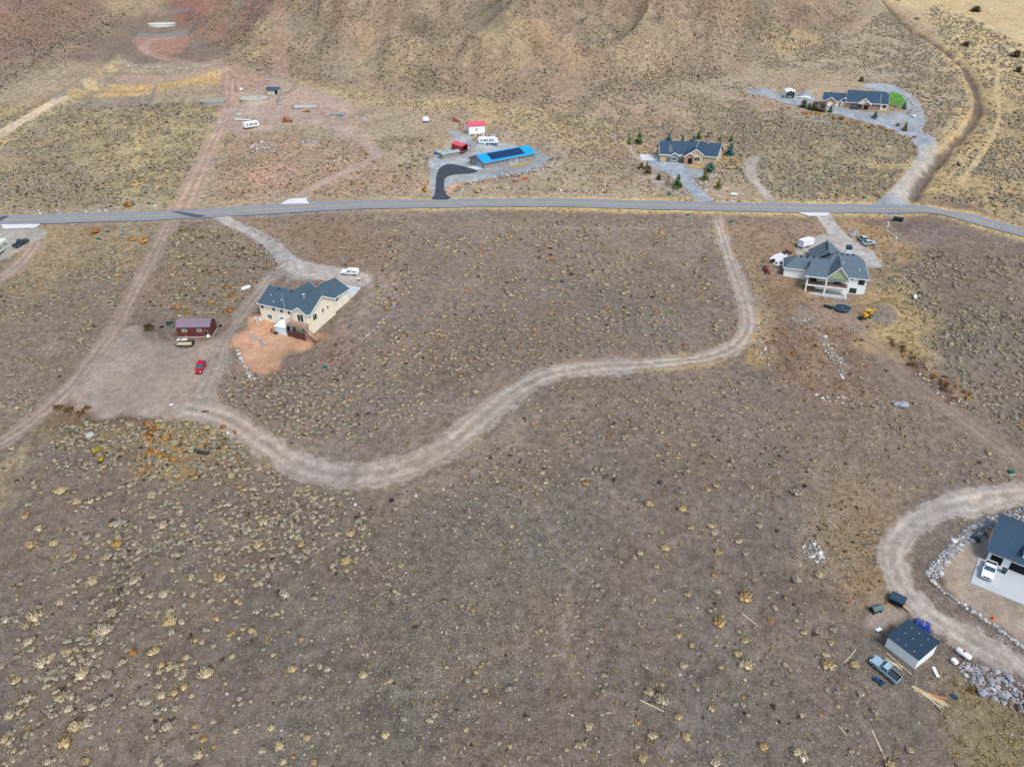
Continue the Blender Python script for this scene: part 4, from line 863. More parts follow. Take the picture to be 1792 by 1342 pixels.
def hip(p, x0, x1, y0, y1, ze, zr, rx0, rx1, ym, roof, trim=None, oh=.45, name='roof'):
    v = [(x0 - oh, y0 - oh, ze), (x1 + oh, y0 - oh, ze), (x1 + oh, y1 + oh, ze), (x0 - oh, y1 + oh, ze), (rx0, ym, zr), (rx1, ym, zr)]
    b = MB(); lo = [(a, c, d - .2) for a, c, d in v[:4]]
    b.add(v + lo, [(0, 1, 5, 4), (1, 2, 5), (2, 3, 4, 5), (3, 0, 4), (9, 8, 7, 6), (0, 6, 7, 1), (1, 7, 8, 2), (2, 8, 9, 3), (3, 9, 6, 0)]); r = b.build(name, roof, p)
    if trim is not None:
        for q in ((x0 - oh - .05, x1 + oh + .05, y0 - oh - .06, y0 - oh), (x0 - oh - .05, x1 + oh + .05, y1 + oh, y1 + oh + .06), (x0 - oh - .06, x0 - oh, y0 - oh, y1 + oh), (x1 + oh, x1 + oh + .06, y0 - oh, y1 + oh)):
            MB().box(*q, ze - .22, ze + .02).build('fascia', trim, r)
    return r
def window(p, x, y, z, face, w=1.2, h=1.1, fm=None, pm=None, bars=1, name='window', pane='pane'):
    """face: direction of the wall it sits on, '-y', '+y', '-x', '+x'; x, y, z the centre on the wall"""
    fm = fm or TRIM; pm = pm or WG
    s = {'-y': (1, 0, 0, -1), '+y': (-1, 0, 0, 1), '+x': (0, 1, 1, 0), '-x': (0, -1, -1, 0)}[face]   # along, outward
    ax, ay, nx, ny = s; M = Matrix(((ax, nx, 0, x), (ay, ny, 0, y), (0, 0, 1, z), (0, 0, 0, 1)))
    f = MB(); f.M = M; t = .09
    f.box(-w / 2 - t, w / 2 + t, -.02, .07, h / 2, h / 2 + t).box(-w / 2 - t, w / 2 + t, -.02, .09, -h / 2 - t, -h / 2).box(-w / 2 - t, -w / 2, -.02, .07, -h / 2, h / 2).box(w / 2, w / 2 + t, -.02, .07, -h / 2, h / 2)
    for i in range(bars):
        cx = -w / 2 + w * (i + 1) / (bars + 1); f.box(cx - .03, cx + .03, -.02, .06, -h / 2, h / 2)
    o = f.build(name, fm, p); g = MB(); g.M = M; g.box(-w / 2, w / 2, -.03, .025, -h / 2, h / 2).build(pane, pm, o); return o
def garage(p, x, y, z, face, w, h, m, fm=None, rows=4):
    s = {'-y': (1, 0, 0, -1), '+y': (-1, 0, 0, 1), '+x': (0, 1, 1, 0), '-x': (0, -1, -1, 0)}[face]; ax, ay, nx, ny = s
    M = Matrix(((ax, nx, 0, x), (ay, ny, 0, y), (0, 0, 1, z), (0, 0, 0, 1))); f = MB(); f.M = M; t = .12
    f.box(-w / 2 - t, w / 2 + t, -.02, .09, h, h + t).box(-w / 2 - t, -w / 2, -.02, .09, 0, h).box(w / 2, w / 2 + t, -.02, .09, 0, h)
    o = f.build('garage_door', fm or TRIM, p)
    for i in range(rows):
        g = MB(); g.M = M; g.box(-w / 2, w / 2, -.02, .045, h * i / rows + .02, h * (i + 1) / rows - .01).build('panel', m, o)
    return o
def door(p, x, y, z, face, w=.95, h=2.05, m=None, fm=None):
    s = {'-y': (1, 0, 0, -1), '+y': (-1, 0, 0, 1), '+x': (0, 1, 1, 0), '-x': (0, -1, -1, 0)}[face]; ax, ay, nx, ny = s
    M = Matrix(((ax, nx, 0, x), (ay, ny, 0, y), (0, 0, 1, z), (0, 0, 0, 1))); g = MB(); g.M = M; g.box(-w / 2, w / 2, -.02, .06, 0, h); o = g.build('door', m or DKWOOD, p)
    f = MB(); f.M = M; f.box(-w / 2 - .1, w / 2 + .1, -.02, .09, h, h + .1).box(-w / 2 - .1, -w / 2, -.02, .09, 0, h).box(w / 2, w / 2 + .1, -.02, .09, 0, h).build('door_frame', fm or TRIM, o)
    k = MB(); k.M = M; k.box(w * .3, w * .38, .05, .12, 1.0, 1.1).build('handle', DARKM, o); return o
def vent(p, x, y, z, m=None, s=.22, h=.4):
    MB().box(x - s, x + s, y - s, y + s, z - .4, z + h, s * .25, s * .25).build('roof_vent', m or DARKM, p)
def pipe(p, x, y, z, r=.1, h=.7, m=None):
    MB().cyl((x, y, z - .5), (x, y, z + h), r, r, 8).cyl((x, y, z + h), (x, y, z + h + .12), r * 1.8, r * 1.5, 8).build('vent_pipe', m or LWHITE, p)
# --- tan stucco house with a walkout basement
t = thing('tan', 'stucco_house', 'two-storey tan stucco house with slate roof and rear deck above orange soil', 'house')
E_ = 5.1
gable(t, 0, 17.2, 0, 10.4, E_, 2.9, 'x', STUCCO, SHING, TRIM, zb=-3.5)
gable(t, 8.0, 16.6, 6, 17.8, E_, 2.35, 'y', STUCCO, SHING, TRIM, zb=-3.5, wallname='garage_wall', roofname='garage_roof')
gable(t, 4.4, 9.0, 7, 13.4, E_, 1.9, 'y', STUCCO, SHING, TRIM, zb=-3.5, wallname='back_wall', roofname='back_roof')
gable(t, 10.4, 14.0, 8, 15.2, E_ - .5, 1.5, 'y', STUCCO, SHING, None, zb=-3.5, wallname='porch_wall', roofname='porch_roof')
gable(t, 12.0, 16.7, -.9, 6, E_, 1.55, 'y', STUCCO, SHING, TRIM, zb=-3.5, wallname='bay_wall', roofname='bay_roof', oh=.35)
for x in (1.0, 4.9, 7.6, 10.2): window(t, x, 0, 4.2, '-y', .95, 1.15, bars=0)
window(t, 11.6, 0, 3.7, '-y', .7, 1.1, bars=0)
window(t, 3.1, 0, 1.55, '-y', 1.3, 1.2); window(t, 7.2, 0, 1.9, '-y', 1.1, .65); 
door(t, 6.3, 0, .2, '-y', .8, 1.9, TRIM)
window(t, 14.6, -.9, 3.75, '-y', 1.9, 2.0, fm=TRIM, pm=WG, name='patio_door')
for x, y, z, w_, h_ in ((17.2, 1.7, 3.5, 1.6, 1.7), (17.2, 5.2, 3.9, .9, 1.1), (17.2, 7.4, 4.0, .7, 1.0)): window(t, x, y, z, '+x', w_, h_, bars=1)
window(t, 16.6, 12.4, 4.2, '+x', 1.2, 1.3); door(t, 16.6, 15.6, 2.8, '+x', .95, 2.0, TRIM)
for x in (3.6, 8.2, 12.2): vent(t, x, 4.6, E_ + 2.75)
vent(t, 13.6, 2.6, E_ + 1.35); vent(t, 12.0, 12.5, E_ + 2.2); vent(t, 12.2, 15.2, E_ + 2.2)
for x, y in ((2.6, 2.4), (4.6, .8), (6.6, 1.6)): pipe(t, x, y, E_ + y * .55, .08, .6)
pipe(t, 12.7, 3.8, E_ + 2.2, .28, 1.1, mat('galvanized_steel', (206, 216, 220), .4, .1, 3, metal=.6))
MB().cyl((9.2, -.3, 2.6), (9.0, -.3, 9.6), .05, .03, 6).build('antenna_mast', LWHITE, t)
dko = MB().box(11.6, 17.4, -3.6, -.9, 2.35, 2.55).build('deck', WOOD, t)
for i in range(12): MB().box(11.6 + i * .485, 12.06 + i * .485, -3.65, -.92, 2.55, 2.6).build('deck_board', WOOD, dko)
rail = MB()
for x in np.linspace(11.7, 17.3, 14): rail.box(x - .04, x + .04, -3.6, -3.52, 2.55, 3.5)
rail.box(11.6, 17.4, -3.64, -3.48, 3.5, 3.58).box(11.6, 11.68, -3.6, -.9, 3.5, 3.58)
for y in np.linspace(-3.4, -1.1, 7): rail.box(11.6, 11.68, y - .04, y + .04, 2.55, 3.5)
rail.build('railing', WOOD, t)
for x in (11.8, 14.5, 17.2): MB().box(x - .1, x + .1, -3.5, -3.3, -2.5, 2.35).build('deck_post', DKWOOD, t)
MB().box(11.7, 17.2, -3.35, -3.25, -2.5, .55).build('lattice', DKWOOD, t)
for i in range(8): MB().box(17.5 + i * .42, 17.95 + i * .42, -3.5, -2.3, 2.2 - i * .36, 2.28 - i * .36).build('stair_tread', WOOD, t)
for y in (-3.52, -2.3): MB().add([(17.4, y, 2.1), (21.0, y, -.9), (21.0, y, -1.2), (17.4, y, 1.8), (17.4, y + .06, 2.1), (21.0, y + .06, -.9), (21.0, y + .06, -1.2), (17.4, y + .06, 1.8)], [(0, 1, 2, 3), (7, 6, 5, 4), (0, 4, 5, 1), (1, 5, 6, 2), (2, 6, 7, 3), (3, 7, 4, 0)]).build('stair_stringer', DKWOOD, t)
px_sheet('concrete_apron', [(600, 500), (631, 505), (618, 520), (612, 524), (604, 530), (598, 528)], CONC2, .16, kind='structure', grow=.2)
def loc(fr, x, y):
    ox, oy, oz, an = FR[fr]; c, s = math.cos(R(an)), math.sin(R(an)); X = ox + x * c - y * s; Y = oy + x * s + y * c; return (X, Y, h1(X, Y)), R(an)
L_, a_ = loc('tan', 9.3, -2.0)
c = empty('garden_shed', L_, a_, 'small white metal shed with open door against the tan house', 'shed')
MB().box(-1.7, 1.7, -1.6, 1.6, -.3, 2.0).build('wall', LWHITE, c); MB().prism([(-1.8, 1.95), (1.8, 2.35), (1.8, 2.45), (-1.8, 2.05)], 'x', -1.85, 1.85).build('roof', WHITE, c)
MB().box(1.7, 1.74, -1.0, .2, .1, 1.8).build('doorway', BLACK, c); MB().box(1.75, 2.6, .25, .32, .1, 1.8).build('door', LWHITE, c)
L_, a_ = loc('tan', 6.2, -1.3); c = empty('air_conditioner', L_, a_, 'grey air conditioning unit on a slab by the tan house', 'air conditioner')
MB().box(-1.0, .9, -.9, .7, -.3, .08).build('slab', WOOD, c); MB().box(-.5, .5, -.5, .5, .08, 1.0).build('casing', mat('ac_grey', (128, 140, 150), .6, .1, 3), c); MB().cyl((0, 0, 1.0), (0, 0, 1.06), .42, .42, 14).build('fan_grille', DARKM, c)
# --- white house with covered deck
t = thing('white', 'white_house', 'white two-storey house with grey hip roof and covered rear deck with posts', 'house')
def wbox(x0, x1, y0, y1, z1, name='wall', m=WHITE, z0=-3): MB().box(x0, x1, y0, y1, z0, z1).build(name, m, t)
wbox(2.2, 15.6, 2.2, 17.0, 5.0); hip(t, 2.2, 15.6, 2.2, 17.0, 5.0, 8.9, 6.5, 12.4, 10.8, SHING2, TRIM)
wbox(-6.8, 4.0, 6.3, 13.6, 4.3, 'wing_wall'); hip(t, -6.8, 5.5, 6.3, 13.8, 4.35, 7.1, -3.6, 6.5, 10.1, SHING2, TRIM, name='wing_roof')
gable(t, .6, 9.4, 11.4, 21.6, 5.2, 3.2, 'y', None, SHING2, None, roofname='garage_roof'); gable(t, .6, 9.4, 17.0, 21.5, 5.15, 3.1, 'y', WHITE, SHING2, None, zb=-3, wallname='garage_wall', roofname='garage_eave', oh=.1, ohe=.05)
b = MB(); b.add([(-1.4, -1.5, 5.35), (4.6, -1.5, 5.35), (5.6, 8.0, 7.6), (.4, 8.0, 7.4)] + [(-1.4, -1.5, 5.15), (4.6, -1.5, 5.15), (5.6, 8.0, 7.4), (.4, 8.0, 7.2)], [(0, 1, 2, 3), (7, 6, 5, 4), (0, 4, 5, 1), (1, 5, 6, 2), (2, 6, 7, 3), (3, 7, 4, 0)]); r_ = b.build('deck_roof', SHING2, t)
MB().box(-1.4, 4.5, -1.58, -1.5, 5.1, 5.38).build('fascia', TRIM, r_)
gable(t, 4.5, 10.5, -.9, 9, 5.2, 3.4, 'y', None, SHING2, TRIM, oh=.5, ohe=.2, roofname='gable_roof')
MB().prism([(4.4, 5.2), (10.6, 5.2), (7.5, 8.55)], 'y', -.75, -.6).build('gable_panel', SAGEG, t)
wbox(-.6, 10.6, 3.2, 6, 5.2, 'deck_wall', mat('beige_siding', (214, 212, 188), .85, .05, .8))
MB().box(-.8, 10.8, -1.2, 3.2, 2.4, 2.75).build('deck', TRIM, t); MB().box(-.7, 10.7, -1.1, 3.1, 2.75, 2.79).build('deck_surface', WOOD, t)
MB().box(-.9, 10.9, -1.5, 3.2, -1.2, .12).build('patio', CONC2, t)
for x in (-.5, 4.6, 10.5): MB().box(x - .17, x + .17, -1.05, -.7, 0, 5.35).build('post', TRIM, t)
rl = MB(); rl.box(-.5, 10.5, -1.0, -.94, 3.75, 3.82)
for x in np.linspace(-.3, 10.3, 36): rl.box(x - .015, x + .015, -.98, -.95, 2.8, 3.75)
rl.build('railing', DARKM, t)
MB().box(.2, 3.4, 3.12, 3.2, 2.85, 4.9).build('sliding_door', BLACK, t)
window(t, 5.8, 3.2, 4.3, '-y', 1.4, .9); window(t, 9.0, 3.2, 4.3, '-y', 1.4, .9)
window(t, 14.2, 2.2, 3.9, '-y', 1.5, 1.4, fm=DARKM); window(t, 12.5, 2.2, 1.1, '-y', 1.7, 1.3, fm=DARKM); window(t, 11.4, 2.2, 4.5, '-y', .7, .5, fm=DARKM); window(t, 2.0, 3.2, 1.2, '-y', 1.7, 1.3, fm=DARKM)
for x in (7, 8.5, 10, 11.5): vent(t, x, 10.4, 8.75)
for x in (-2.6, -.8, 1, 3): vent(t, x, 9.7, 7.0)
for y in (14.5, 16, 17.5, 19): vent(t, 4.6, y, 8.5)
for y in (2.5, 3.5, 4.5): vent(t, 7.2, y, 8.4, s=.15)
pipe(t, 1.2, 8.3, 6.5); pipe(t, 8.6, 5.0, 7.6); pipe(t, 13.2, 4.6, 6.0)
MB().box(10.0, 11.4, 15.6, 17.2, 2, 8.6).build('chimney', WHITE, t); MB().box(9.9, 11.5, 15.5, 17.3, 8.6, 9.5).build('chimney_cap', NAVYM, t)
px_sheet('concrete_slab', [(1347, 456), (1356, 449), (1376, 443.5), (1376, 469), (1356, 467)], CONC, .25, kind='structure', grow=.2)
# things on the deck
L_, a_ = loc('white', 7.8, .6); L_ = (L_[0], L_[1], FR['white'][2] + 2.79)
c = empty('patio_table', L_, a_, 'dark metal patio table on the covered white deck', 'table'); MB().box(-1.0, 1.0, -.55, .55, .7, .76).build('table_top', DARKM, c)
for sx in (-.9, .9):
    for sy in (-.45, .45): MB().box(sx - .04, sx + .04, sy - .04, sy + .04, 0, .7).build('leg', DARKM, c)
L_, a_ = loc('white', 1.4, .8); L_ = (L_[0], L_[1], FR['white'][2] + 2.79)
c = empty('grill', L_, a_, 'black barbecue grill under the deck roof of the white house', 'grill'); MB().box(-.7, .7, -.3, .3, .5, .95).build('cabinet', BLACK, c); MB().prism([(-.3, .95), (.3, .95), (.22, 1.25), (-.2, 1.25)], 'x', -.45, .45).build('lid', DARKM, c)
for sx in (-.6, .6): MB().box(sx - .05, sx + .05, -.25, .25, 0, .5).build('leg', DARKM, c)
# --- blue roofed house
t = thing('blue', 'blue_roofed_house', 'long grey house with bright blue metal roof and solar panels', 'house')
gable(t, 0, 25.2, 0, 9.6, 2.35, 2.0, 'x', GREYS, BLUER, GREYS, oh=.5, th=.12)
MB().box(.0, 25.2, -.06, 0, -2, .7).build('stone_skirt', STONEW, t)
garage(t, 0, 3.1, 0, '-x', 3.9, 1.9, TEAL, GREYS); door(t, 0, 8.4, 0, '-x', .8, 1.9, DARKM)
k_ = 2.0 / 4.8
for i in range(14):
    for j in range(3):
        x = 4.2 + i * 1.18; y = .45 + j * 1.3
        if j == 0 and i > 9: pass
        zf = lambda yy: 2.35 + .1 + .12 + yy * k_ + .06
        MB().add([(x, y, zf(y)), (x + 1.12, y, zf(y)), (x + 1.12, y + 1.24, zf(y + 1.24)), (x, y + 1.24, zf(y + 1.24))] + [(x, y, zf(y) - .05), (x + 1.12, y, zf(y) - .05), (x + 1.12, y + 1.24, zf(y + 1.24) - .05), (x, y + 1.24, zf(y + 1.24) - .05)], [(0, 1, 2, 3), (7, 6, 5, 4), (0, 4, 5, 1), (1, 5, 6, 2), (2, 6, 7, 3), (3, 7, 4, 0)]).build('solar_panel', SOLAR, t)
for x in (9.0, 15.6, 18.5, 22.5): window(t, x, -.06 if False else 0, 1.4, '-y', 1.1, 1.0)
door(t, 13.2, 0, 0, '-y', 1.1, 2.0, DKWOOD); MB().box(11.8, 15.0, -1.6, 0, -1, .1).build('porch_slab', CONC2, t)
for x in (12.0, 14.8): MB().box(x - .1, x + .1, -1.5, -1.3, 0, 2.1).build('porch_post', TRIM, t)
MB().box(-5.4, -.05, .7, 5.6, -.9, .2).build('garage_apron', CONC, t)
L_, a_ = loc('blue', 15.5, -4.2)
sheet_p = [loc('blue', 15.0 + 6.6 * math.cos(a), -4.4 + 1.9 * math.sin(a) + .06 * 6 * math.cos(a))[0][:2] for a in np.linspace(0, 2 * math.pi, 28)[:-1]]
GRASSY = mat('dormant_lawn', (178, 146, 82), .95, .22, 1.2, bump=.3); GREENL = mat('green_lawn', (74, 138, 34), .95, .35, .5, bump=.3, detail=8)
tag(sheet('dormant_lawn', np.array(sheet_p), GRASSY, .12, attrs=False), kind='structure')
# --- white pole barn with red roof
t = thing('polebarn', 'pole_barn', 'white metal pole barn with a pinkish red roof behind the blue house', 'barn')
gable(t, 0, 7.2, 0, 5.4, 3.1, 1.25, 'x', WHITE, REDR, REDW, oh=.12, th=.1)
MB().box(-.05, -.01, 1.6, 3.9, 0, 2.6).build('sliding_door', LWHITE, t); window(t, 3.4, 0, 1.7, '-y', .5, .75, bars=0)
for x in (0, 7.2):
    for y in (-.03, 5.37): MB().box(x - .07, x + .07, y, y + .06, 0, 3.1).build('corner_trim', mat('barn_trim', (120, 60, 66), .6), t)
# --- red carport
t = thing('carport', 'red_carport', 'open-ended red metal carport with a vehicle inside', 'carport')
gable(t, 0, 4.3, 0, 7.6, 2.2, .85, 'y', None, REDR, REDW, oh=.1, th=.08)
MB().box(0, .06, 0, 7.6, -.5, 2.25).build('side_wall', REDW, t); MB().box(4.24, 4.3, 2.2, 7.6, -.5, 2.25).build('side_wall', REDW, t); MB().prism([(0, -.3), (4.3, -.3), (4.3, 2.2), (2.15, 3.0), (0, 2.2)], 'y', 7.5, 7.56).build('end_wall', GREENR, t)
for x in (.1, 4.2): MB().box(x - .06, x + .06, -.02, .1, -.3, 2.3).build('post', REDW, t)
# --- low stone shed with pale green roof
t = thing('stoneshed', 'stone_shed', 'low grey stone shed with pale green metal roof beside the red carport', 'shed')
gable(t, 0, 8.4, 0, 2.7, 1.75, .55, 'x', STONEW, GREENR, None, oh=.3, th=.08)
for x in (3.0, 6.2): vent(t, x, 1.0, 2.35, s=.12, h=.25)
MB().box(-.3, 8.6, -.8, -.1, -1.0, .12).build('plinth', mat('sand_stone', (176, 158, 138), .9, .1, 2), t)
# --- stone lodge far right
t = thing('lodge', 'stone_lodge', 'long stone house with dark blue roof and white garage doors beside green lawn', 'house')
gable(t, -1.4, 10.5, 0, 9.0, 2.35, 2.6, 'x', BRICK, SHING3, TRIM, wallname='garage_wall', roofname='garage_roof')
gable(t, 8.6, 24.6, -1.6, 11.0, 2.5, 3.9, 'x', BRICK, SHING3, TRIM)
gable(t, 23.0, 25.6, -1.9, 9.0, 2.5, 3.3, 'x', STUCCO, SHING3, TRIM, wallname='end_wall', roofname='end_roof')
for x0, x1, y0, ze, ri, w_ in ((0, 4.0, -.7, 2.3, 1.5, BRICK), (6.0, 9.6, -.3, 2.45, 1.5, SHING3), (13.6, 18.6, -3.2, 2.6, 1.9, STUCCO), (15.4, 18.8, -4.2, 2.2, 1.2, BRICK)):
    gable(t, x0, x1, y0, 5, ze, ri, 'y', w_, SHING3, TRIM, oh=.3, roofname='gable_roof', wallname='gable_wall')
garage(t, 2.0, -.7, 0, '-y', 2.2, 1.95, CREAMD, BRICK); garage(t, 5.0, 0, 0, '-y', 2.2, 1.95, CREAMD, BRICK); garage(t, 8.7, -.3, 0, '-y', 4.4, 1.95, CREAMD, BRICK)
MB().box(16.2, 18.0, -4.28, -4.2, 0, 1.9).build('porch_opening', BLACK, t); MB().box(13.7, 15.2, -3.27, -3.2, 0, 2.0).build('porch_opening', BLACK, t)
for x in (19.8, 21.4): window(t, x, -1.6, 1.4, '-y', 1.0, 1.3)
window(t, 24.6, -1.9, 1.4, '-y', 1.4, 1.5)
for y, z in ((.5, 1.6), (3.5, 3.4), (5.5, 3.4), (6.5, 1.6)): window(t, 25.6, y, z, '+x', 1.1, 1.2)
for y in (2, 6): window(t, -1.4, y, 1.3, '-x', 1.2, 1.2)
CL = lambda x, y: (1430 + x / 10.54, 140 + y / 10.54)
tag(sheet('green_lawn', smooth_poly(GXY([CL(*p) for p in [(1300, 240), (1490, 262), (1570, 320), (1600, 390), (1665, 425), (1610, 480), (1340, 505)]]), 2), GREENL, .4, attrs=False), kind='structure')
px_sheet('concrete_slab', [(1393, 169.5), (1418, 169.8), (1423, 174.6), (1400, 174)], CONC, .45, kind='structure')
# --- RV carport
t = thing('rvport', 'rv_carport', 'tall white metal carport with a motorhome parked inside, on gravel', 'carport')
gable(t, 0, 4.0, 0, 8.6, 2.9, .7, 'y', None, WHITE, TRIM, oh=.1, th=.08)
for x in (0, 3.94): MB().box(x, x + .06, .4, 8.6, -.3, 2.95).build('side_wall', WHITE, t)
MB().prism([(0, -.3), (4, -.3), (4, 2.9), (2, 3.55), (0, 2.9)], 'y', 8.5, 8.56).build('end_wall', GREENR, t)
c = empty('motorhome', loc('rvport', 2.0, 1.2)[0], loc('rvport', 0, 0)[1], 'grey motorhome nose parked inside the tall white carport', 'motorhome'); MB().box(-1.2, 1.2, 0, 6.5, .45, 2.5, .1, .1).build('body', mat('rv_grey', (150, 156, 162), .5), c); MB().box(-1.0, 1.0, -.02, .05, 1.3, 2.1).build('windscreen', WG, c)
for sx in (-1.15, .95):
    for y in (1.2, 5): MB().cyl((sx, y, .42), (sx + .2, y, .42), .42, .42, 12).build('wheel', BLACK, c)
# --- craftsman house
t = thing('crafts', 'craftsman_house', 'tan craftsman house with dark blue roof among spruce trees above the road', 'house'); t.scale = (1.16, 1.1, 1.12)
gable(t, 0, 14.5, 0, 10.6, 2.6, 3.1, 'x', TANW, SHING3, TRIM)
kids = set(t.children); gable(t, 0, 7.0, 0, 10.6, 2.6, 3.1, 'x', TANW, SHING3, TRIM, wallname='end_wall', roofname='end_roof'); window(t, 7.0, 3, 1.5, '+x', 1.0, 1.4); window(t, 7.0, 7.5, 1.5, '+x', 1.2, 1.2)
for k_ in set(t.children) - kids: k_.location = (11.5, -.35, .02); k_.rotation_euler = (0, 0, R(-20))
gable(t, 2.8, 6.0, -1.4, 5, 2.2, 1.1, 'y', mat('slate_siding', (120, 130, 136), .85), SHING3, TRIM, oh=.3, roofname='gable_roof', wallname='gable_wall')
gable(t, 9.0, 13.6, -1.6, 6, 2.9, 1.7, 'y', TANW, SHING3, TRIM, oh=.3, roofname='gable_roof', wallname='gable_wall')
gable(t, 7.6, 10.8, -3.0, 3, 2.5, 1.2, 'y', BRICK, SHING3, TRIM, oh=.3, roofname='porch_roof', wallname='porch_wall')
window(t, 4.4, -1.4, 1.3, '-y', 1.3, 1.1); window(t, 12.0, -1.6, 1.4, '-y', 1.7, 1.3); 
MB().box(8.8, 10.2, -3.07, -3.0, 0, 2.0).build('porch_opening', BLACK, t)
for y in (3.0, 7.4): garage(t, 0, y, 0, '-x', 3.2, 1.95, SAGEG, TANW)
MB().box(15.2, 16.3, 3.2, 4.3, 4.5, 6.9).build('chimney', STONEW, t)
MB().box(-6.2, -.1, 1.0, 9.6, -.9, .22).build('garage_apron', CONC, t)
CH = lambda x, y: (1090 + x / 7.467, 220 + y / 7.467)
tag(sheet('dormant_lawn', smooth_poly(GXY([CH(*p) for p in [(820, 515), (960, 515), (1080, 545), (1085, 585), (960, 560), (830, 545)]]), 1), GRASSY, .14, attrs=False), kind='structure')
tag(sheet('dormant_lawn', smooth_poly(GXY([CH(*p) for p in [(1225, 260), (1290, 350), (1400, 400), (1390, 450), (1330, 450), (1260, 370)]]), 1), GRASSY, .16, attrs=False), kind='structure')
cb = GXY([CH(*p) for p in [(570, 520), (700, 512), (800, 505)]]); c = ribbon('curb', np.column_stack([cb, [.25] * 3]), CONC, .3, attrs=False, nac=2, st=.7); tag(c, kind='structure')
# --- red brown barn
t = thing('redbarn', 'red_brown_barn', 'dark red-brown metal barn with mauve roof on the dirt yard', 'barn')
gable(t, 0, 8.8, 0, 4.9, 2.95, 1.25, 'x', REDM, PURP, None, oh=.18, th=.1)
MB().box(-.08, 8.88, -.08, 0, -1, .16).build('footing', FOUND, t); MB().box(8.8, 8.88, -.08, 4.95, -1, .16).build('footing', FOUND, t)
for x in (2.1, 6.0): window(t, x, 0, 2.0, '-y', 1.0, .5, bars=0)
d_ = door(t, 7.65, 0, .1, '-y', .8, 1.75, BLACK, WOOD); MB().box(7.7, 8.5, -.5, -.06, .1, .75).build('white_panel', TRIM, t)
# --- white metal shed
t = thing('shed', 'white_metal_shed', 'white metal shed with dark ribbed roof beside the gravel road', 'shed')
MB().prism([(-5.35, -1.5), (0, -1.5), (0, 2.5), (-5.35, 3.15)], 'x', 0, 5.5).build('wall', WHITE, t)
rf = MB().add([(-.2, .25, 2.5), (5.7, .25, 2.5), (5.7, -5.6, 3.21), (-.2, -5.6, 3.21), (-.2, .25, 2.6), (5.7, .25, 2.6), (5.7, -5.6, 3.31), (-.2, -5.6, 3.31)], [(3, 2, 1, 0), (4, 5, 6, 7), (0, 1, 5, 4), (1, 2, 6, 5), (2, 3, 7, 6), (3, 0, 4, 7)]).build('roof', NAVYM, t)
for i in range(20):
    x = -.12 + i * .3; MB().add([(x, .26, 2.6), (x + .06, .26, 2.6), (x + .06, -5.6, 3.31), (x, -5.6, 3.31), (x + .015, .26, 2.66), (x + .045, .26, 2.66), (x + .045, -5.6, 3.37), (x + .015, -5.6, 3.37)], [(4, 5, 6, 7), (0, 1, 5, 4), (1, 2, 6, 5), (3, 0, 4, 7), (2, 3, 7, 6)]).build('roof_rib', NAVYM, rf)
for x in (1.3, 2.8, 4.2):
    for y in (-.6, -2.6, -4.4): MB().box(x - .05, x + .05, y - .05, y + .05, 2.6 - y * .1213, 2.72 - y * .1213).build('roof_screw', TRIM, rf)
# --- house with garage, bottom right
t = thing('brhouse', 'garage_house', 'white house with dark garage doors and slate roof inside the gravel loop', 'house')
gable(t, 0, 16, 0, 12.4, 2.85, 2.7, 'x', WHITE, SHING3, mat('grey_fascia', (96, 104, 110), .7), oh=.5, zb=-2)
garage(t, 1.45, 0, 0, '-y', 1.95, 2.05, BLACK, WHITE); garage(t, 5.6, 0, 0, '-y', 3.9, 2.05, BLACK, WHITE)
gable(t, 4.9, 9.5, .6, 5, 4.5, 1.2, 'y', WHITE, SHING3, None, oh=.35, zb=1.5, wallname='dormer_wall', roofname='dormer_roof')
ap = MB(); ap.box(-1.2, 12.0, -8.2, -.05, -1.5, .22).build('garage_apron', CONC2, t)
MB().box(-.5, -.3, 5.5, 14.2, -.8, .15).build('lawn_edging', CONC, t)
tag(sheet('dormant_lawn', np.array([loc('brhouse', *q)[0][:2] for q in [(-3.2, 12.6), (-.1, 6.5), (-.1, 12.5), (18, 12.5), (18, 16.5), (5, 15.5)]]), GRASSY, .13, attrs=False), kind='structure')
# --- pump house
t = thing('pump', 'pump_house', 'small cream pump house with dark blue roof near the water tanks', 'pump house')
gable(t, 0, 5.2, 0, 3.6, 1.9, .9, 'x', mat('cream_block', (206, 200, 176), .9, .06, 1), mat('blue_black_roof', (58, 78, 102), .6, .1, 1), None, oh=.5)
MB().box(3.8, 5.0, -.04, -.01, 0, 1.8).build('doorway', BLACK, t)
# ------------------------------------------------------------------ vehicles
def paint(name, rgb): return mat('paint_' + name, rgb, .3, .03, .6, spec=.6)
TYRE = mat('tyre_rubber', (30, 30, 32), .9, .1, 4); RIM = mat('wheel_rim', (168, 172, 176), .4, .1, 4, metal=.5); CHROME = mat('bumper_chrome', (170, 176, 180), .3, .08, 3, metal=.7); HEAD = mat('headlight_glass', (226, 230, 230), .2, .05, 3); TAIL = mat('tail_light', (150, 24, 24), .3, .1, 3)
def at_px(u, v): p = G(u, v); return (float(p[0]), float(p[1]), float(p[2]))
def head_px(u0, v0, u1, v1):
    a = G(u0, v0); b = G(u1, v1); return math.atan2(b[1] - a[1], b[0] - a[0])
def wheel(p, x, y, r=.38, w=.26, n='wheel'):
    s = 1 if y > 0 else -1
    o = MB().cyl((x, y - w / 2 * 1, r), (x, y + w / 2, r), r, r, 16).build(n, TYRE, p, bevel=.03)
    MB().cyl((x, y + s * (w / 2 - .01), r), (x, y + s * (w / 2 + .02), r), r * .58, r * .5, 12).build('rim', RIM, o); return o
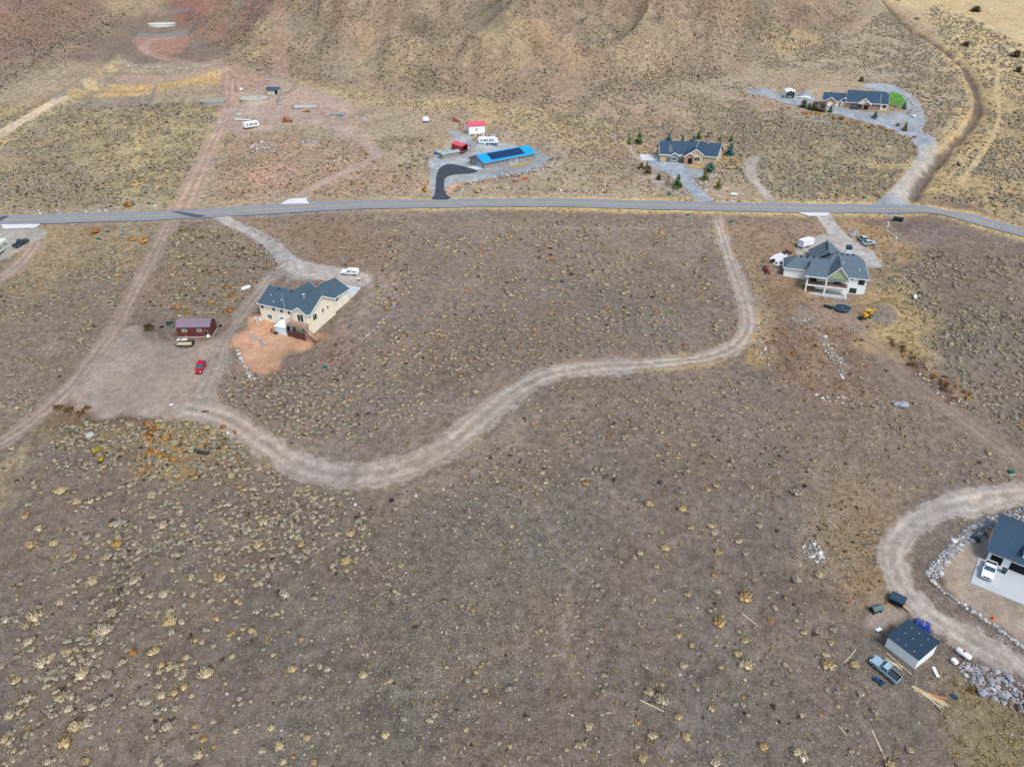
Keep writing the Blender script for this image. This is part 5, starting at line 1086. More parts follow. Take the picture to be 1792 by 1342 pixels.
def car(name, loc, yaw, label, cat, m, L=5.6, W=1.95, kind='pickup', topper=False, tint=None, lift=.1, hz=1.0):
    t = empty(name, loc, 0, label, cat)
    # sit on the slope
    n = Vector((-(h1(loc[0] + 1, loc[1]) - h1(loc[0] - 1, loc[1])) / 2, -(h1(loc[0], loc[1] + 1) - h1(loc[0], loc[1] - 1)) / 2, 1)).normalized()
    fx = Vector((math.cos(yaw), math.sin(yaw), 0)); fx = (fx - n * fx.dot(n)).normalized(); fy = n.cross(fx)
    t.rotation_euler = Matrix((fx, fy, n)).transposed().to_euler(); t.location = (loc[0], loc[1], loc[2] + lift)
    h = L / 2; w = W / 2; gl = tint or mat('car_glass', (46, 84, 98), .1, .1, 2, spec=.8)
    b = MB(); zs = .42; zb = 1.05 * hz
    if kind == 'pickup':
        c0, c1 = -.55, .95
        b.prism([(c0 - .02, zs), (h - .1, zs), (h, zs + .18), (h - .02, zb - .2), (h - .2, zb - .04), (c1, zb + .06), (c0 - .02, zb + .06)], 'y', -w, w)
        b.box(-h, c0, -w, -w + .1, zs, zb).box(-h, c0, w - .1, w, zs, zb).box(-h, -h + .08, -w + .1, w - .1, zs, zb).box(-h + .08, c0, -w + .1, w - .1, zs, .68)
    else:
        c0, c1 = -h + .25, .85 if kind == 'suv' else .75
        b.prism([(-h + .05, zs), (h - .1, zs), (h, zs + .18), (h - .03, zb - .22), (h - .22, zb - .08), (c1, zb + .02), (-h + .02, zb + .02), (-h, zs + .25)], 'y', -w, w)
    b.build('body', m, t, bevel=.06)
    if kind == 'pickup' and not topper: MB().box(-h + .1, c0 - .03, -w + .12, w - .12, .66, .72).box(-h + .1, c0 - .04, -w + .1, -w + .125, .7, zb - .06).box(-h + .1, c0 - .04, w - .125, w - .1, .7, zb - .06).box(c0 - .05, c0 - .02, -w + .1, w - .1, .7, zb - .04).build('bed_liner', mat('bed_liner', (44, 58, 64), .8, .3, 3), t)
    zt = zb + .06 + (.68 if kind != 'sedan' else .52) * hz; f = .62; r_ = .12 if kind == 'pickup' else (.3 if kind == 'suv' else .7); q = .17
    vb = [(c0, -w + .04, zb), (c1, -w + .04, zb), (c1, w - .04, zb), (c0, w - .04, zb)]; vt = [(c0 + r_, -w + q, zt), (c1 - f, -w + q, zt), (c1 - f, w - q, zt), (c0 + r_, w - q, zt)]
    MB().add(vb + vt, [(3, 2, 1, 0), (4, 5, 6, 7), (0, 1, 5, 4), (1, 2, 6, 5), (2, 3, 7, 6), (3, 0, 4, 7)]).build('windows', gl, t)
    MB().box(c0 + r_ - .06, c1 - f + .08, -w + q - .04, w - q + .04, zt - .03, zt + .05, .04, .04).build('roof', m, t, bevel=.03)
    pl = MB()
    for s in (-1, 1):
        for a, a2 in ((c0, c0 + r_), ((c0 + c1 - f) / 2 + .1, (c0 + c1 - f) / 2 + .1), (c1, c1 - f)):
            pl.cyl((a, s * (w - .03), zb), (a2, s * (w - q + .02), zt), .05, .05, 6)
    pl.build('pillars', m, t)
    for s in (-1, 1):
        wheel(t, h * .62, s * (w - .1)); wheel(t, -h * .6, s * (w - .1))
        MB().box(h - .1, h + .02, s * w * .78 - .16, s * w * .78 + .16, zb - .32, zb - .14).build('headlight', HEAD, t)
        MB().box(-h - .015, -h + .05, s * w * .86 - .1, s * w * .86 + .1, zs + .25, zs + .5).build('tail_light', TAIL, t)
        MB().box(c1 - .25, c1 - .08, s * (w + .02), s * (w + .2), zb + .08, zb + .28).build('mirror', m, t)
    MB().box(h - .04, h + .1, -w + .08, w - .08, zs - .02, zs + .2).build('front_bumper', CHROME if kind == 'pickup' else m, t); MB().box(-h - .1, -h + .04, -w + .1, w - .1, zs - .02, zs + .16).build('rear_bumper', CHROME if kind == 'pickup' else m, t)
    MB().box(h - .03, h + .025, -w * .55, w * .55, zb - .34, zb - .12).build('grille', DARKM, t)
    if topper: 
        MB().add([(-h + .02, -w + .02, zb), (c0 - .05, -w + .02, zb), (c0 - .05, w - .02, zb), (-h + .02, w - .02, zb), (-h + .15, -w + .15, zt), (c0 - .08, -w + .15, zt), (c0 - .08, w - .15, zt), (-h + .15, w - .15, zt)], [(3, 2, 1, 0), (4, 5, 6, 7), (0, 1, 5, 4), (1, 2, 6, 5), (2, 3, 7, 6), (3, 0, 4, 7)]).build('camper_shell', m, t, bevel=.04)
        for s in (-1, 1): MB().box(-h + .4, c0 - .3, s * (w - .07) - .02, s * (w - .07) + .02, zb + .15, zb + .45).build('shell_window', gl, t)
    return t
PW = paint('white', (238, 240, 240)); PR = paint('red', (176, 22, 40)); PB = paint('silver_blue', (150, 178, 190)); PK = paint('charcoal', (56, 58, 62))
car('white_pickup', at_px(613, 480), R(172), 'white pickup with white camper shell on the gravel behind the tan house', 'pickup', PW, 5.5, 1.95, topper=True)
car('white_pickup', at_px(1728, 1003), FR['brhouse'][3] * math.pi / 180 - math.pi / 2, 'white pickup with open bed on the concrete before dark garage doors', 'pickup', PW, 5.3, 1.95, lift=.24)
car('silver_pickup', at_px(1547, 1175), head_px(1565, 1190, 1530, 1160), 'old silver-blue pickup with empty bed beside the white metal shed', 'pickup', PB, 4.9, 1.75)
car('red_suv', at_px(352, 647), head_px(357, 638, 349, 654), 'bright red hatchback car parked on the dirt yard', 'car', PR, 4.1, 1.75, 'suv')
car('dark_pickup', at_px(38, 429), head_px(30, 434, 48, 424), 'dark grey pickup parked beside the cream motorhome', 'pickup', PK, 5.0, 1.85)
car('silver_car', at_px(1520, 429), R(8), 'low silver car parked behind the white house', 'car', paint('silver', (176, 182, 178)), 4.3, 1.7, 'sedan')
car('pale_jeep', at_px(1508, 422), R(100), 'pale utility vehicle with dark soft top near the silver car', 'car', paint('pale_green', (170, 190, 184)), 3.6, 1.65, 'suv', tint=mat('soft_top', (24, 26, 30), .8))
L_, a_ = loc('carport', 2.1, 3.2); car('parked_jeep', L_, a_ - math.pi / 2, 'dark vehicle parked inside the red carport', 'car', paint('dark_grey', (70, 74, 78)), 4.0, 1.7, 'suv')
L_, a_ = loc('lodge', 12.6, -4.5); car('blue_car', L_, a_ + .1, 'dark blue car parked before the stone lodge', 'car', paint('navy', (40, 62, 92)), 4.2, 1.7, 'sedan')
def rv(name, loc_, yaw, label, cat, L, W, Hh, m, stripe, nose=.5, win=4, awn=False):
    t = empty(name, loc_, yaw, label, cat); h = L / 2; w = W / 2
    MB().prism([(-h, .55), (h - .1, .55), (h, .9), (h - nose * .3, Hh * .7), (h - nose, Hh), (-h + .12, Hh), (-h, Hh - .2)], 'y', -w, w).build('body', m, t, bevel=.08)
    for s in (-1, 1):
        MB().box(-h + .15, h - nose - .1, s * (w + .012) - .012, s * (w + .012) + .012, Hh * .42, Hh * .47).build('stripe', stripe, t)
        for i in range(win):
            x = -h + .7 + (L - nose - 1.3) * (i + .3) / win; MB().box(x, x + (.85 if i % 2 else .55), s * (w + .015) - .02, s * (w + .015) + .02, Hh * .52, Hh * .74).build('window', WG, t)
        for x in (-.5, .3): wheel(t, x - L * .06, s * (w - .12), .34, .22)
    MB().box(h * .0 + .5, h * .0 + 1.1, -w - .03, -w + .02, .65, Hh * .78).build('door', LWHITE, t)
    for x in (-h * .45, h * .35): MB().box(x - .4, x + .4, -.35, .35, Hh, Hh + .24, .08, .08).build('air_conditioner', LWHITE, t)
    MB().box(h - .1, h + 1.0, -.06, .06, .5, .6).build('hitch', DARKM, t); return t
CREAMV = paint('cream', (236, 238, 222)); GREYST = mat('grey_stripe', (120, 128, 130), .6)
rv('travel_trailer', at_px(440, 224), head_px(430, 227, 452, 221), 'white travel trailer parked near the orange trencher', 'trailer', 6.6, 2.4, 2.7, PW, GREYST)
rv('fifth_wheel', at_px(855, 252), head_px(838, 249, 870, 254), 'large white fifth-wheel camper with grey graphics by the rock wall', 'trailer', 8.4, 2.3, 2.7, PW, GREYST, 1.4, 5)
rv('motorhome', at_px(0, 441), head_px(-8, 452, 12, 428), 'cream motorhome with side stripe at the gravel turnout', 'motorhome', 9.0, 2.5, 3.1, CREAMV, mat('olive_stripe', (120, 124, 96), .6), .6, 5)
rv('cargo_trailer', at_px(746, 214), R(5), 'small white cargo trailer left of the pole barn', 'trailer', 2.8, 1.9, 2.0, PW, LWHITE, .3, 0)
t = empty('enclosed_trailer', at_px(1409, 431), head_px(1396, 434, 1420, 424), 'white enclosed cargo trailer beside the white house driveway', 'trailer')
MB().box(-2.9, 2.6, -1.1, 1.1, .45, 2.5).build('body', PW, t, bevel=.05); MB().box(-2.94, -2.9, -.95, .95, .6, 2.35).build('ramp_door', LWHITE, t)
for e in ((-2.96, -2.9, -1.1, -.98, .45, 2.5), (-2.96, -2.9, .98, 1.1, .45, 2.5), (-2.96, -2.9, -1.1, 1.1, 2.38, 2.5)): MB().box(*e).build('frame_trim', DARKM, t)
for s in (-1, 1):
    for x in (-.6, .2): wheel(t, x, s * 1.05, .33, .2)
MB().box(2.6, 3.7, -.06, .06, .45, .55).build('hitch', DARKM, t)
t = empty('utility_trailer', at_px(324, 605), R(2), 'black flatbed utility trailer with tan plank deck before the barn', 'trailer')
for i in range(7): MB().box(-1.9, 2.2, -.98 + i * .28, -.72 + i * .28, .55, .6).build('deck_plank', mat('tan_plank', (206, 184, 148), .9, .12, 2, rnd=.1), t)
MB().box(-2.0, 2.3, -1.05, -.99, .45, .72).box(-2.0, 2.3, .99, 1.05, .45, 1.0).box(2.24, 2.3, -1.0, 1.0, .45, 1.3).box(-3.2, -1.9, -.05, .05, .42, .5).build('frame', DARKM, t)
for s in (-1, 1):
    for x in (.1, .8): wheel(t, x, s * 1.1, .32, .18)
t = empty('white_boat_cover', at_px(319, 596.5), R(2), 'white sheet metal lying between the utility trailer and the barn', 'sheet metal'); MB().box(-1.3, 1.3, -.4, .45, .3, .42).build('sheet', TRIM, t); MB().box(-.6, -.1, -.2, .25, .42, .52).build('dark_plate', DARKM, t)
for x in (-1.1, 1.1): MB().box(x - .05, x + .05, -.4, .45, -.1, .3).build('leg', DARKM, t)
t = empty('wooden_crates', at_px(320, 590), R(2), 'row of low orange-brown wooden pallets against the barn wall', 'pallets'); 
for i in range(5): MB().box(-1.3 + i * .5, -.85 + i * .5, -.15, .15, 0, .62).build('pallet', mat('orange_wood', (172, 116, 74), .9, .15, 3), t)
t = empty('truck_cap', at_px(298, 571), R(4), 'olive green truck cap with dark roof standing by the barn', 'truck cap'); MB().box(-1.05, 1.05, -.85, .85, .1, 1.0, .08, .08).build('shell', mat('olive_panel', (132, 138, 112), .6), t, bevel=.05); MB().box(-.95, .95, -.75, .75, 1.0, 1.12).build('roof', DARKM, t); MB().box(-.7, .7, -.9, -.82, .55, .9).build('rear_window', WG, t)
# --- yellow backhoe
YEL = paint('yellow', (232, 176, 24)); ORG = paint('orange', (226, 84, 28))
def digger(name, loc_, yaw, label, cat, m, s=1.0, boom=True):
    t = empty(name, loc_, yaw, label, cat); t.scale = (s, s, s)
    MB().box(-1.2, 1.2, -.5, .5, .6, 1.15).box(.5, 1.5, -.42, .42, 1.15, 1.55).build('chassis', m, t, bevel=.05)
    MB().box(-.6, .4, -.5, .5, 1.15, 1.25).build('seat_deck', DARKM, t); MB().box(-.4, .0, -.25, .25, 1.25, 1.85).build('seat', BLACK, t)
    for x in (-.7, .45):
        for y in (-.55, .55): MB().box(x - .04, x + .04, y - .04, y + .04, 1.15, 2.4).build('canopy_post', m, t)
    MB().box(-.85, .6, -.7, .7, 2.4, 2.48).build('canopy', m, t)
    for x, r in ((-.7, .62), (1.05, .42)):
        for y in (-.7, .7): wheel(t, x, y, r, .3)
    a = MB(); 
    for y in (-.5, .5): a.cyl((.9, y, 1.3), (2.2, y, .5), .08, .08, 6)
    a.build('loader_arm', m, t); MB().prism([(2.1, .15), (2.8, .1), (2.5, .75), (2.1, .7)], 'y', -.85, .85).build('bucket', DARKM, t)
    if boom:
        MB().cyl((-1.2, 0, .9), (-2.5, 0, 2.6), .16, .12, 6).build('boom', m, t); MB().cyl((-2.5, 0, 2.6), (-3.6, 0, 1.3), .12, .1, 6).build('dipper', m, t); MB().prism([(-3.9, .7), (-3.4, .8), (-3.4, 1.4), (-3.7, 1.4)], 'y', -.3, .3).build('backhoe_bucket', DARKM, t)
    return t
digger('backhoe', at_px(1517, 556), head_px(1534, 543, 1508, 558), 'yellow backhoe loader on the dirt below the white house', 'backhoe', YEL, .95)
digger('trencher', at_px(500, 214), R(12), 'orange trencher machine on the gravel near the travel trailer', 'trencher', ORG, 1.0, False)
digger('skid_loader', at_px(538, 197), R(170), 'small yellow and black skid loader below the pale steel stack', 'loader', YEL, .7, False)
digger('tractor', at_px(796, 213), R(5), 'orange and grey tractor left of the pole barn', 'tractor', ORG, .75, False)
digger('rusty_tractor', at_px(1375, 445), R(20), 'rusty brown tractor at the edge of the white house pad', 'tractor', mat('rust_brown', (132, 74, 54), .8, .2, 3), .7, False)
def atv(name, u, v, yaw, label, m, s=1.0):
    t = empty(name, at_px(u, v), yaw, label, 'atv'); t.scale = (s,) * 3
    MB().prism([(-.8, .5), (.8, .5), (.9, .75), (.3, .85), (-.3, .8), (-.9, .85)], 'y', -.3, .3).build('body', m, t, bevel=.04); MB().box(-.6, .1, -.2, .2, .8, .95).build('seat', BLACK, t); MB().cyl((.45, -.4, 1.05), (.45, .4, 1.05), .03, .03, 6).build('handlebar', DARKM, t)
    for x in (-.65, .65):
        for y in (-.45, .45): wheel(t, x, y, .28, .22)
    return t
atv('red_atv', 1342, 478, R(85), 'red quad bike standing on dirt left of the white house', PR, 1.15); atv('red_atv', 1339, 472, R(80), 'second red quad bike just uphill of the first', paint('coral', (206, 74, 70)), 1.1)
atv('blue_dirt_bike', 1537, 1194, head_px(1543, 1199, 1531, 1189), 'small blue quad bike beside the silver-blue pickup', paint('blue', (40, 92, 150)), .9)
# --- propane tanks
def propane(u, v, yaw, label, L=2.6, r=.5, dome=True):
    t = empty('propane_tank', at_px(u, v), yaw, label, 'propane tank'); h = L / 2
    prof = [(.02, -h - r * .55), (r * .5, -h - r * .45), (r * .85, -h - r * .2), (r, -h)] + [(r, h), (r * .85, h + r * .2), (r * .5, h + r * .45), (.02, h + r * .55)]
    MB().lathe(prof, 16, 'x', (0, 0, r + .25)).build('tank', PW, t, smooth=True); MB().cyl((0, 0, 2 * r + .2), (0, 0, 2 * r + .42), .2, .18, 10).build('valve_dome', REDW if dome else LWHITE, t)
    for x in (-h * .6, h * .6): MB().box(x - .1, x + .1, -r * .7, r * .7, -.3, .4).build('saddle', FOUND, t)
propane(1684, 1148, head_px(1676, 1141, 1692, 1153), 'white propane tank with red cap below the gravel road', 2.1, .48)
propane(431, 508, head_px(425, 510, 438, 504), 'white propane tank in sagebrush near the tan house', 2.4, .5, False)
propane(1600, 523, R(70), 'white propane tank alone in dry grass right of the white house', 1.5, .5, False)
propane(1597, 206, R(110), 'small white propane tank on the lodge gravel', 2.2, .5, False)
propane(1284, 343, R(-5), 'white propane tank beside the road below the craftsman house', 2.2, .4, False)
# --- trampoline
t = empty('trampoline', at_px(1474, 543), 0, 'round trampoline with blue pad on the bare yard', 'trampoline')
MB().lathe([(2.05, .86), (2.3, .86), (2.3, .93), (2.05, .93)], 32, ring=True).build('pad', mat('blue_pad', (52, 122, 140), .6, .08, 2), t); MB().cyl((0, 0, .86), (0, 0, .89), 2.06, 2.06, 32).build('mat', mat('trampoline_mat', (34, 58, 70), .7, .08, 2), t)
MB().cyl((0, 0, .89), (0, 0, .9), .16, .16, 12).build('logo_dot', LWHITE, t)
for k in range(8): a = k * math.pi / 4; MB().cyl((2.15 * math.cos(a), 2.15 * math.sin(a), -.4), (2.15 * math.cos(a), 2.15 * math.sin(a), .88), .04, .04, 6).build('leg', RIM, t)
t = empty('black_stock_tank', at_px(1449, 539), R(-38), 'long black ribbed tank lying beside the trampoline', 'tank'); MB().lathe([(.05, -1.25), (.42, -1.2), (.45, -1.1), (.45, 1.1), (.42, 1.2), (.05, 1.25)], 14, 'x', (0, 0, .42)).build('tank', DARKM, t, smooth=False)
for x in (-.8, -.3, .3, .8): MB().lathe([(.46, x - .05), (.48, x), (.46, x + .05)], 14, 'x', (0, 0, .42)).build('rib', BLACK, t)
# --- coops, tarp and timber round the metal shed
def small(name, u, v, yaw, label, cat): return empty(name, at_px(u, v), yaw, label, cat)
t = small('black_coop', 1568, 1056, head_px(1556, 1046, 1580, 1062), 'black chicken coop with a plank ramp beside the gravel road', 'coop')
MB().box(-1.15, 1.15, -.75, .75, .3, 1.35).build('wall', BLACK, t); MB().prism([(-.9, 1.28), (.9, 1.62), (.9, 1.72), (-.9, 1.38)], 'x', -1.3, 1.3).build('roof', NAVYM, t)
for x in (-1, 1):
    for y in (-.65, .65): MB().box(x - .05, x + .05, y - .05, y + .05, -.4, .3).build('leg', DARKM, t)
MB().add([(1.15, -.3, .55), (2.5, -.3, -.1), (2.5, .0, -.1), (1.15, .0, .55), (1.15, -.3, .48), (2.5, -.3, -.17), (2.5, .0, -.17), (1.15, .0, .48)], [(0, 1, 2, 3), (7, 6, 5, 4), (0, 4, 5, 1), (1, 5, 6, 2), (2, 6, 7, 3), (3, 7, 4, 0)]).build('ramp', mat('raw_pine', (206, 164, 112), .85, .1, 2), t)
t = small('green_coop', 1532, 1070, head_px(1521, 1073, 1543, 1066), 'small green-roofed coop on the packed grey earth', 'coop')
gable(t, -.95, .95, -.55, .55, .95, .35, 'x', DARKM, mat('grey_green_metal', (82, 104, 104), .5), None, oh=.12, zb=.3, th=.05)
for x in (-.85, .85):
    for y in (-.45, .45): MB().box(x - .05, x + .05, y - .05, y + .05, -.4, .3).build('leg', DARKM, t)
TARP = mat('blue_tarp', (26, 62, 142), .5, .12, 2)
t = small('blue_tarp_stack', 1613, 1095, head_px(1602, 1090, 1625, 1098), 'blue tarp strapped over boards behind the metal shed', 'tarp')
b = MB(); n_ = 7
b.add([(-1.5 + 3.0 * i / n_, -.9 + 1.8 * j / n_, (.75 + .12 * math.sin(i * 1.7 + j) + .08 * math.cos(j * 2.1)) if 0 < i < n_ and 0 < j < n_ else -.05) for j in range(n_ + 1) for i in range(n_ + 1)], [(j * (n_ + 1) + i, j * (n_ + 1) + i + 1, (j + 1) * (n_ + 1) + i + 1, (j + 1) * (n_ + 1) + i) for j in range(n_) for i in range(n_)]); b.build('tarp', TARP, t)
MB().box(-1.3, 1.3, .0, .06, .84, .92).build('strap', mat('orange_strap', (190, 120, 90), .8), t); MB().box(.2, .26, -.8, .8, .82, .95).build('strap', LWHITE, t)
for y in (-1.05, -.85): MB().box(-1.9, -.6, y, y + .15, .0, .2).build('board', mat('raw_pine', (206, 164, 112)), t)
PINE = mat('grey_pine', (206, 192, 160), .9, .12, 2, rnd=.12); PINE2 = mat('orange_pine', (190, 138, 92), .9, .12, 2, rnd=.12)
t = small('lumber_pile', 1625, 1222, 0, 'loose pile of long pale and orange boards on the ground', 'lumber'); t.rotation_euler = (0, 0, 0); r_ = random.Random(3)
for i in range(16):
    u0 = 1592 + r_.uniform(0, 10) + i * .5; v0 = 1201 + i * .6 + r_.uniform(-3, 2); u1 = 1654 + r_.uniform(-8, 6); v1 = 1240 - i * 1.15 + r_.uniform(-3, 3)
    a = G(u0, v0); c2 = G(u1, v1); L2 = math.hypot(*(c2 - a)[:2]); o = MB().box(0, L2, -.07, .07, 0, .06).build('board', PINE if i < 10 else PINE2, t)
    o.location = (a[0] - t.location.x, a[1] - t.location.y, a[2] - t.location.z + .04 + .03 * (i % 4)); o.rotation_euler = (0, -math.atan2(c2[2] - a[2], L2), math.atan2(c2[1] - a[1], c2[0] - a[0]))
def plank(u0, v0, u1, v1, label, m=None, w=.07, th=.07, cat='board', name='board', group=None):
    a = G(u0, v0); c2 = G(u1, v1); L2 = math.hypot(*(c2 - a)[:2]); o = MB().box(0, L2, -w, w, 0, th).build(name, m or PINE)
    o.location = (a[0], a[1], a[2] + .03); o.rotation_euler = (0, -math.atan2(c2[2] - a[2], L2), math.atan2(c2[1] - a[1], c2[0] - a[0])); return tag(o, label, cat if label else None, group)
t = small('board_heap', 1562, 1160, 0, 'scattered pale boards lying along the shed wall', 'lumber')
for u0, v0, u1, v1 in ((1551, 1142, 1595, 1180), (1547, 1152, 1567, 1165), (1550, 1150, 1574, 1170), (1556, 1156, 1580, 1168), (1560, 1158, 1578, 1172)):
    o = plank(u0, v0, u1, v1, None); o.parent = t; o.location = Vector(o.location) - t.location
plank(1476, 1162, 1498, 1136, 'long weathered board in the brush left of the silver pickup'); plank(1120, 1225, 1162, 1245, 'long pale pole lying on the lower slope', w=.08); plank(1526, 1278, 1550, 1330, 'grey pole pointing downhill below the lumber', w=.08); plank(1448, 908, 1466, 926, 'pale pole near the heap of grey rocks')
plank(1298, 1073, 1326, 1095, 'thin weathered board between bushes on the slope'); plank(1468, 1270, 1482, 1288, 'short weathered stick below the bushes')
def panel(u, v, w_, d_, yaw, label, m, cat='panel', th=.12, name='panel', lift=.25):
    t = empty(name, at_px(u, v), yaw, label, cat); MB().box(-w_ / 2, w_ / 2, -d_ / 2, d_ / 2, lift, lift + th).build('sheet', m, t); MB().box(-w_ * .4, w_ * .4, -d_ * .4, d_ * .4, -.3, lift).build('support', DKWOOD, t); return t
panel(1537, 1103, 1.15, .6, head_px(1530, 1106, 1544, 1100), 'pale blue-white panel on bricks beside the metal shed', LWHITE); panel(1637, 1176, 2.0, .5, head_px(1633, 1166, 1641, 1186), 'white door slab lying below the metal shed', TRIM, lift=.08); panel(1669, 1160, .95, .75, R(-75), 'white freezer lid standing near the propane tank', TRIM, 'box', .5); panel(1669, 1219, 1.1, .8, R(-55), 'dark slate-blue board at the end of the lumber', NAVYM, lift=.1)
panel(628, 491, 1.1, .6, R(-4), 'white folding table behind the tan house', TRIM, 'table', .06, lift=.5); panel(300, 708, .9, .6, R(20), 'torn white plastic sheet on the dirt yard', TRIM, 'sheet', .05, lift=.03)
panel(360, 720, 1.5, 1.0, R(10), 'rusty red metal grate lying on the dirt yard', mat('rusty_grate', (112, 62, 52), .8, .2, 4), 'grate', .08, lift=.05)
# --- bins and boxes
def bin_(u, v, label, m, s=1.0, yaw=0.0):
    t = empty('trash_bin', at_px(u, v), yaw, label, 'bin'); t.scale = (s,) * 3; MB().add([(-.28, -.3, .05), (.28, -.3, .05), (.28, .3, .05), (-.28, .3, .05), (-.36, -.4, 1.0), (.36, -.4, 1.0), (.36, .4, 1.0), (-.36, .4, 1.0)], [(3, 2, 1, 0), (4, 5, 6, 7), (0, 1, 5, 4), (1, 2, 6, 5), (2, 3, 7, 6), (3, 0, 4, 7)]).build('tub', m, t); MB().prism([(-.42, 1.0), (.44, 1.0), (.3, 1.12), (-.3, 1.1)], 'x', -.39, .39).build('lid', m, t)
    for x in (-.3, .3): MB().cyl((x - .05, .3, .12), (x + .05, .3, .12), .13, .13, 10).build('wheel', BLACK, t)
    return t
BING = mat('bin_green', (34, 62, 58), .6, .1, 2)
for i, (u, v, l) in enumerate(((1565, 386, 'first dark trash bin of three by the road, at the mound end'), (1571, 387, 'middle dark trash bin of three in a row by the road'), (1577, 388, 'last dark trash bin of three, beside the earth mound'))): bin_(u, v, l, BING, 1.25, R(-10))
bin_(1755, 1003, 'dark teal trash bin between the two garage doors', mat('bin_teal', (40, 66, 74), .6), 1.1, R(-38)); bin_(1171, 342, 'green trash bin by the driveway of the craftsman house', mat('bin_bright', (38, 110, 84), .6), 1.2); bin_(858, 292, 'dark green bin at the corner of the blue-roofed house', mat('bin_bright', (38, 110, 84)), 1.1)
UB = mat('utility_green', (46, 104, 84), .6, .1, 2)
def ubox(u, v, label, m=UB, s=1.0):
    t = empty('utility_box', at_px(u, v), R(5), label, 'utility box'); t.scale = (s,) * 3; MB().box(-.45, .45, -.4, .4, 0, .65, .0, .04).build('cabinet', m, t, bevel=.03); MB().box(-.5, .5, -.45, .45, .65, .72).build('lid', m, t); MB().box(-.55, .55, -.5, .5, -.3, .06).build('base', FOUND, t)
for u, v, l in ((173, 420, 'green utility box beside the orange bush near the turnout'), (189, 408, 'green transformer box with pale base in the dry grass'), (234, 360, 'small green utility box above the road near orange brush'), (261, 358, 'green utility box next to rocks above the road'), (1204, 378, 'green utility box below the road at the field edge'), (1280, 390, 'small green utility box near the top of the dirt track'), (683, 434, 'lone green utility box in the rubble beside the field'), (1512, 348, 'green utility box beside the boulder at the lodge driveway'), (570, 645, 'green utility box on the slope below the tan house'), (1769, 828, 'green utility box above the gravel loop'), (1526, 221, 'tiny green utility box beside the lodge driveway')): ubox(u, v, l)
ubox(215, 406, 'bright blue utility box in the dry grass below the road', mat('utility_blue', (70, 150, 180), .6)); ubox(600, 456, 'pale blue utility post above the gravel behind the tan house', mat('utility_blue', (70, 150, 180)), .7)
t = small('compressor', 1706, 946, R(-38), 'dark teal portable compressor with hose before the boulder wall', 'compressor'); MB().box(-.85, .85, -.42, .42, .2, .95, .06, .06).build('casing', mat('compressor_teal', (28, 62, 72), .5), t, bevel=.05)
for s in (-1, 1): wheel(t, -.1, s * .45, .25, .14)
hp = [(.9, 0, .05), (1.4, -.6, .03), (1.0, -1.3, .03), (1.7, -1.6, .03), (2.2, -.9, .03), (1.6, -.4, .03)]; hb = MB()
for a, c2 in zip(hp[:-1], hp[1:]): hb.cyl(a, c2, .035, .035, 5)
hb.build('hose', BLACK, t)
t = small('fire_hydrant', 1737, 1084, 0, 'orange-red hydrant standing at the stone edging of the pad', 'hydrant'); MB().lathe([(.22, 0), (.22, .08), (.15, .1), (.15, .7), (.19, .72), (.17, .85), (.03, .95)], 12).build('barrel', mat('hydrant_orange', (230, 120, 40), .5), t); MB().cyl((-.3, 0, .55), (.3, 0, .55), .09, .09, 8).build('outlet', mat('hydrant_red', (206, 46, 40), .5), t)
t = small('orange_cone', 1669, 1011, 0, 'small orange marker flag on the bare pad', 'marker'); MB().cyl((0, 0, 0), (0, 0, .5), .12, .03, 8).build('cone', mat('hydrant_orange', (230, 120, 40)), t); MB().box(-.2, .2, -.2, .2, 0, .04).build('base', mat('hydrant_orange', (230, 120, 40)), t)
def tyre(u, v, label, s=1.0):
    o = MB().lathe([(.2, .0), (.36, -.02), (.4, .06), (.4, .16), (.36, .24), (.2, .22), (.18, .11)], 16, ring=True).build('old_tyre', TYRE, smooth=True); o.location = Vector(at_px(u, v)) + Vector((0, 0, .03)); o.scale = (s,) * 3; tag(o, label, 'tyre')
tyre(685, 876, 'black tyre lying below the bend of the dirt road', 1.25); tyre(1408, 851, 'black tyre on the open slope above the rock heap', 1.1); tyre(283, 573, 'black tyre between the dark bush and the barn', 1.3); tyre(386, 571, 'black tyre beside the track right of the barn', 1.2)
# --- garden windmill
t = small('garden_windmill', 407, 776, 0, 'white garden windmill with spread blades beside the dirt road', 'windmill')
for k in range(3): a = k * 2.094; MB().cyl((.45 * math.cos(a), .45 * math.sin(a), -.2), (.05 * math.cos(a), .05 * math.sin(a), 2.6), .03, .025, 5).build('leg', LWHITE, t)
for k in range(10):
    a = k * math.pi / 5; o = MB().add([(0, -.05, .12), (.0, .05, .12), (.03, .16, .85), (-.03, -.12, .85)], [(0, 1, 2, 3)]).build('blade', TRIM, t); o.location = (0, -.12, 2.7); o.rotation_euler = (0, a, 0)
MB().cyl((0, -.2, 2.7), (0, .9, 2.7), .04, .03, 6).build('hub', LWHITE, t); MB().box(-.01, .01, .6, 1.1, 2.5, 2.95).build('tail_vane', LWHITE, t)
# --- utility pole
t = small('utility_pole', 414, 163, 0, 'tall dark wooden utility pole above the tanks', 'pole'); MB().cyl((0, 0, -1), (0, 0, 7.4), .16, .11, 8).build('pole', mat('pole_wood', (74, 58, 48), .9, .15, 3), t); MB().box(-.9, .9, -.06, .06, 6.8, 6.95).build('crossarm', mat('pole_wood', (74, 58, 48)), t)
for x in (-.75, 0, .75): MB().cyl((x, 0, 6.95), (x, 0, 7.2), .05, .04, 6).build('insulator', RIM, t)
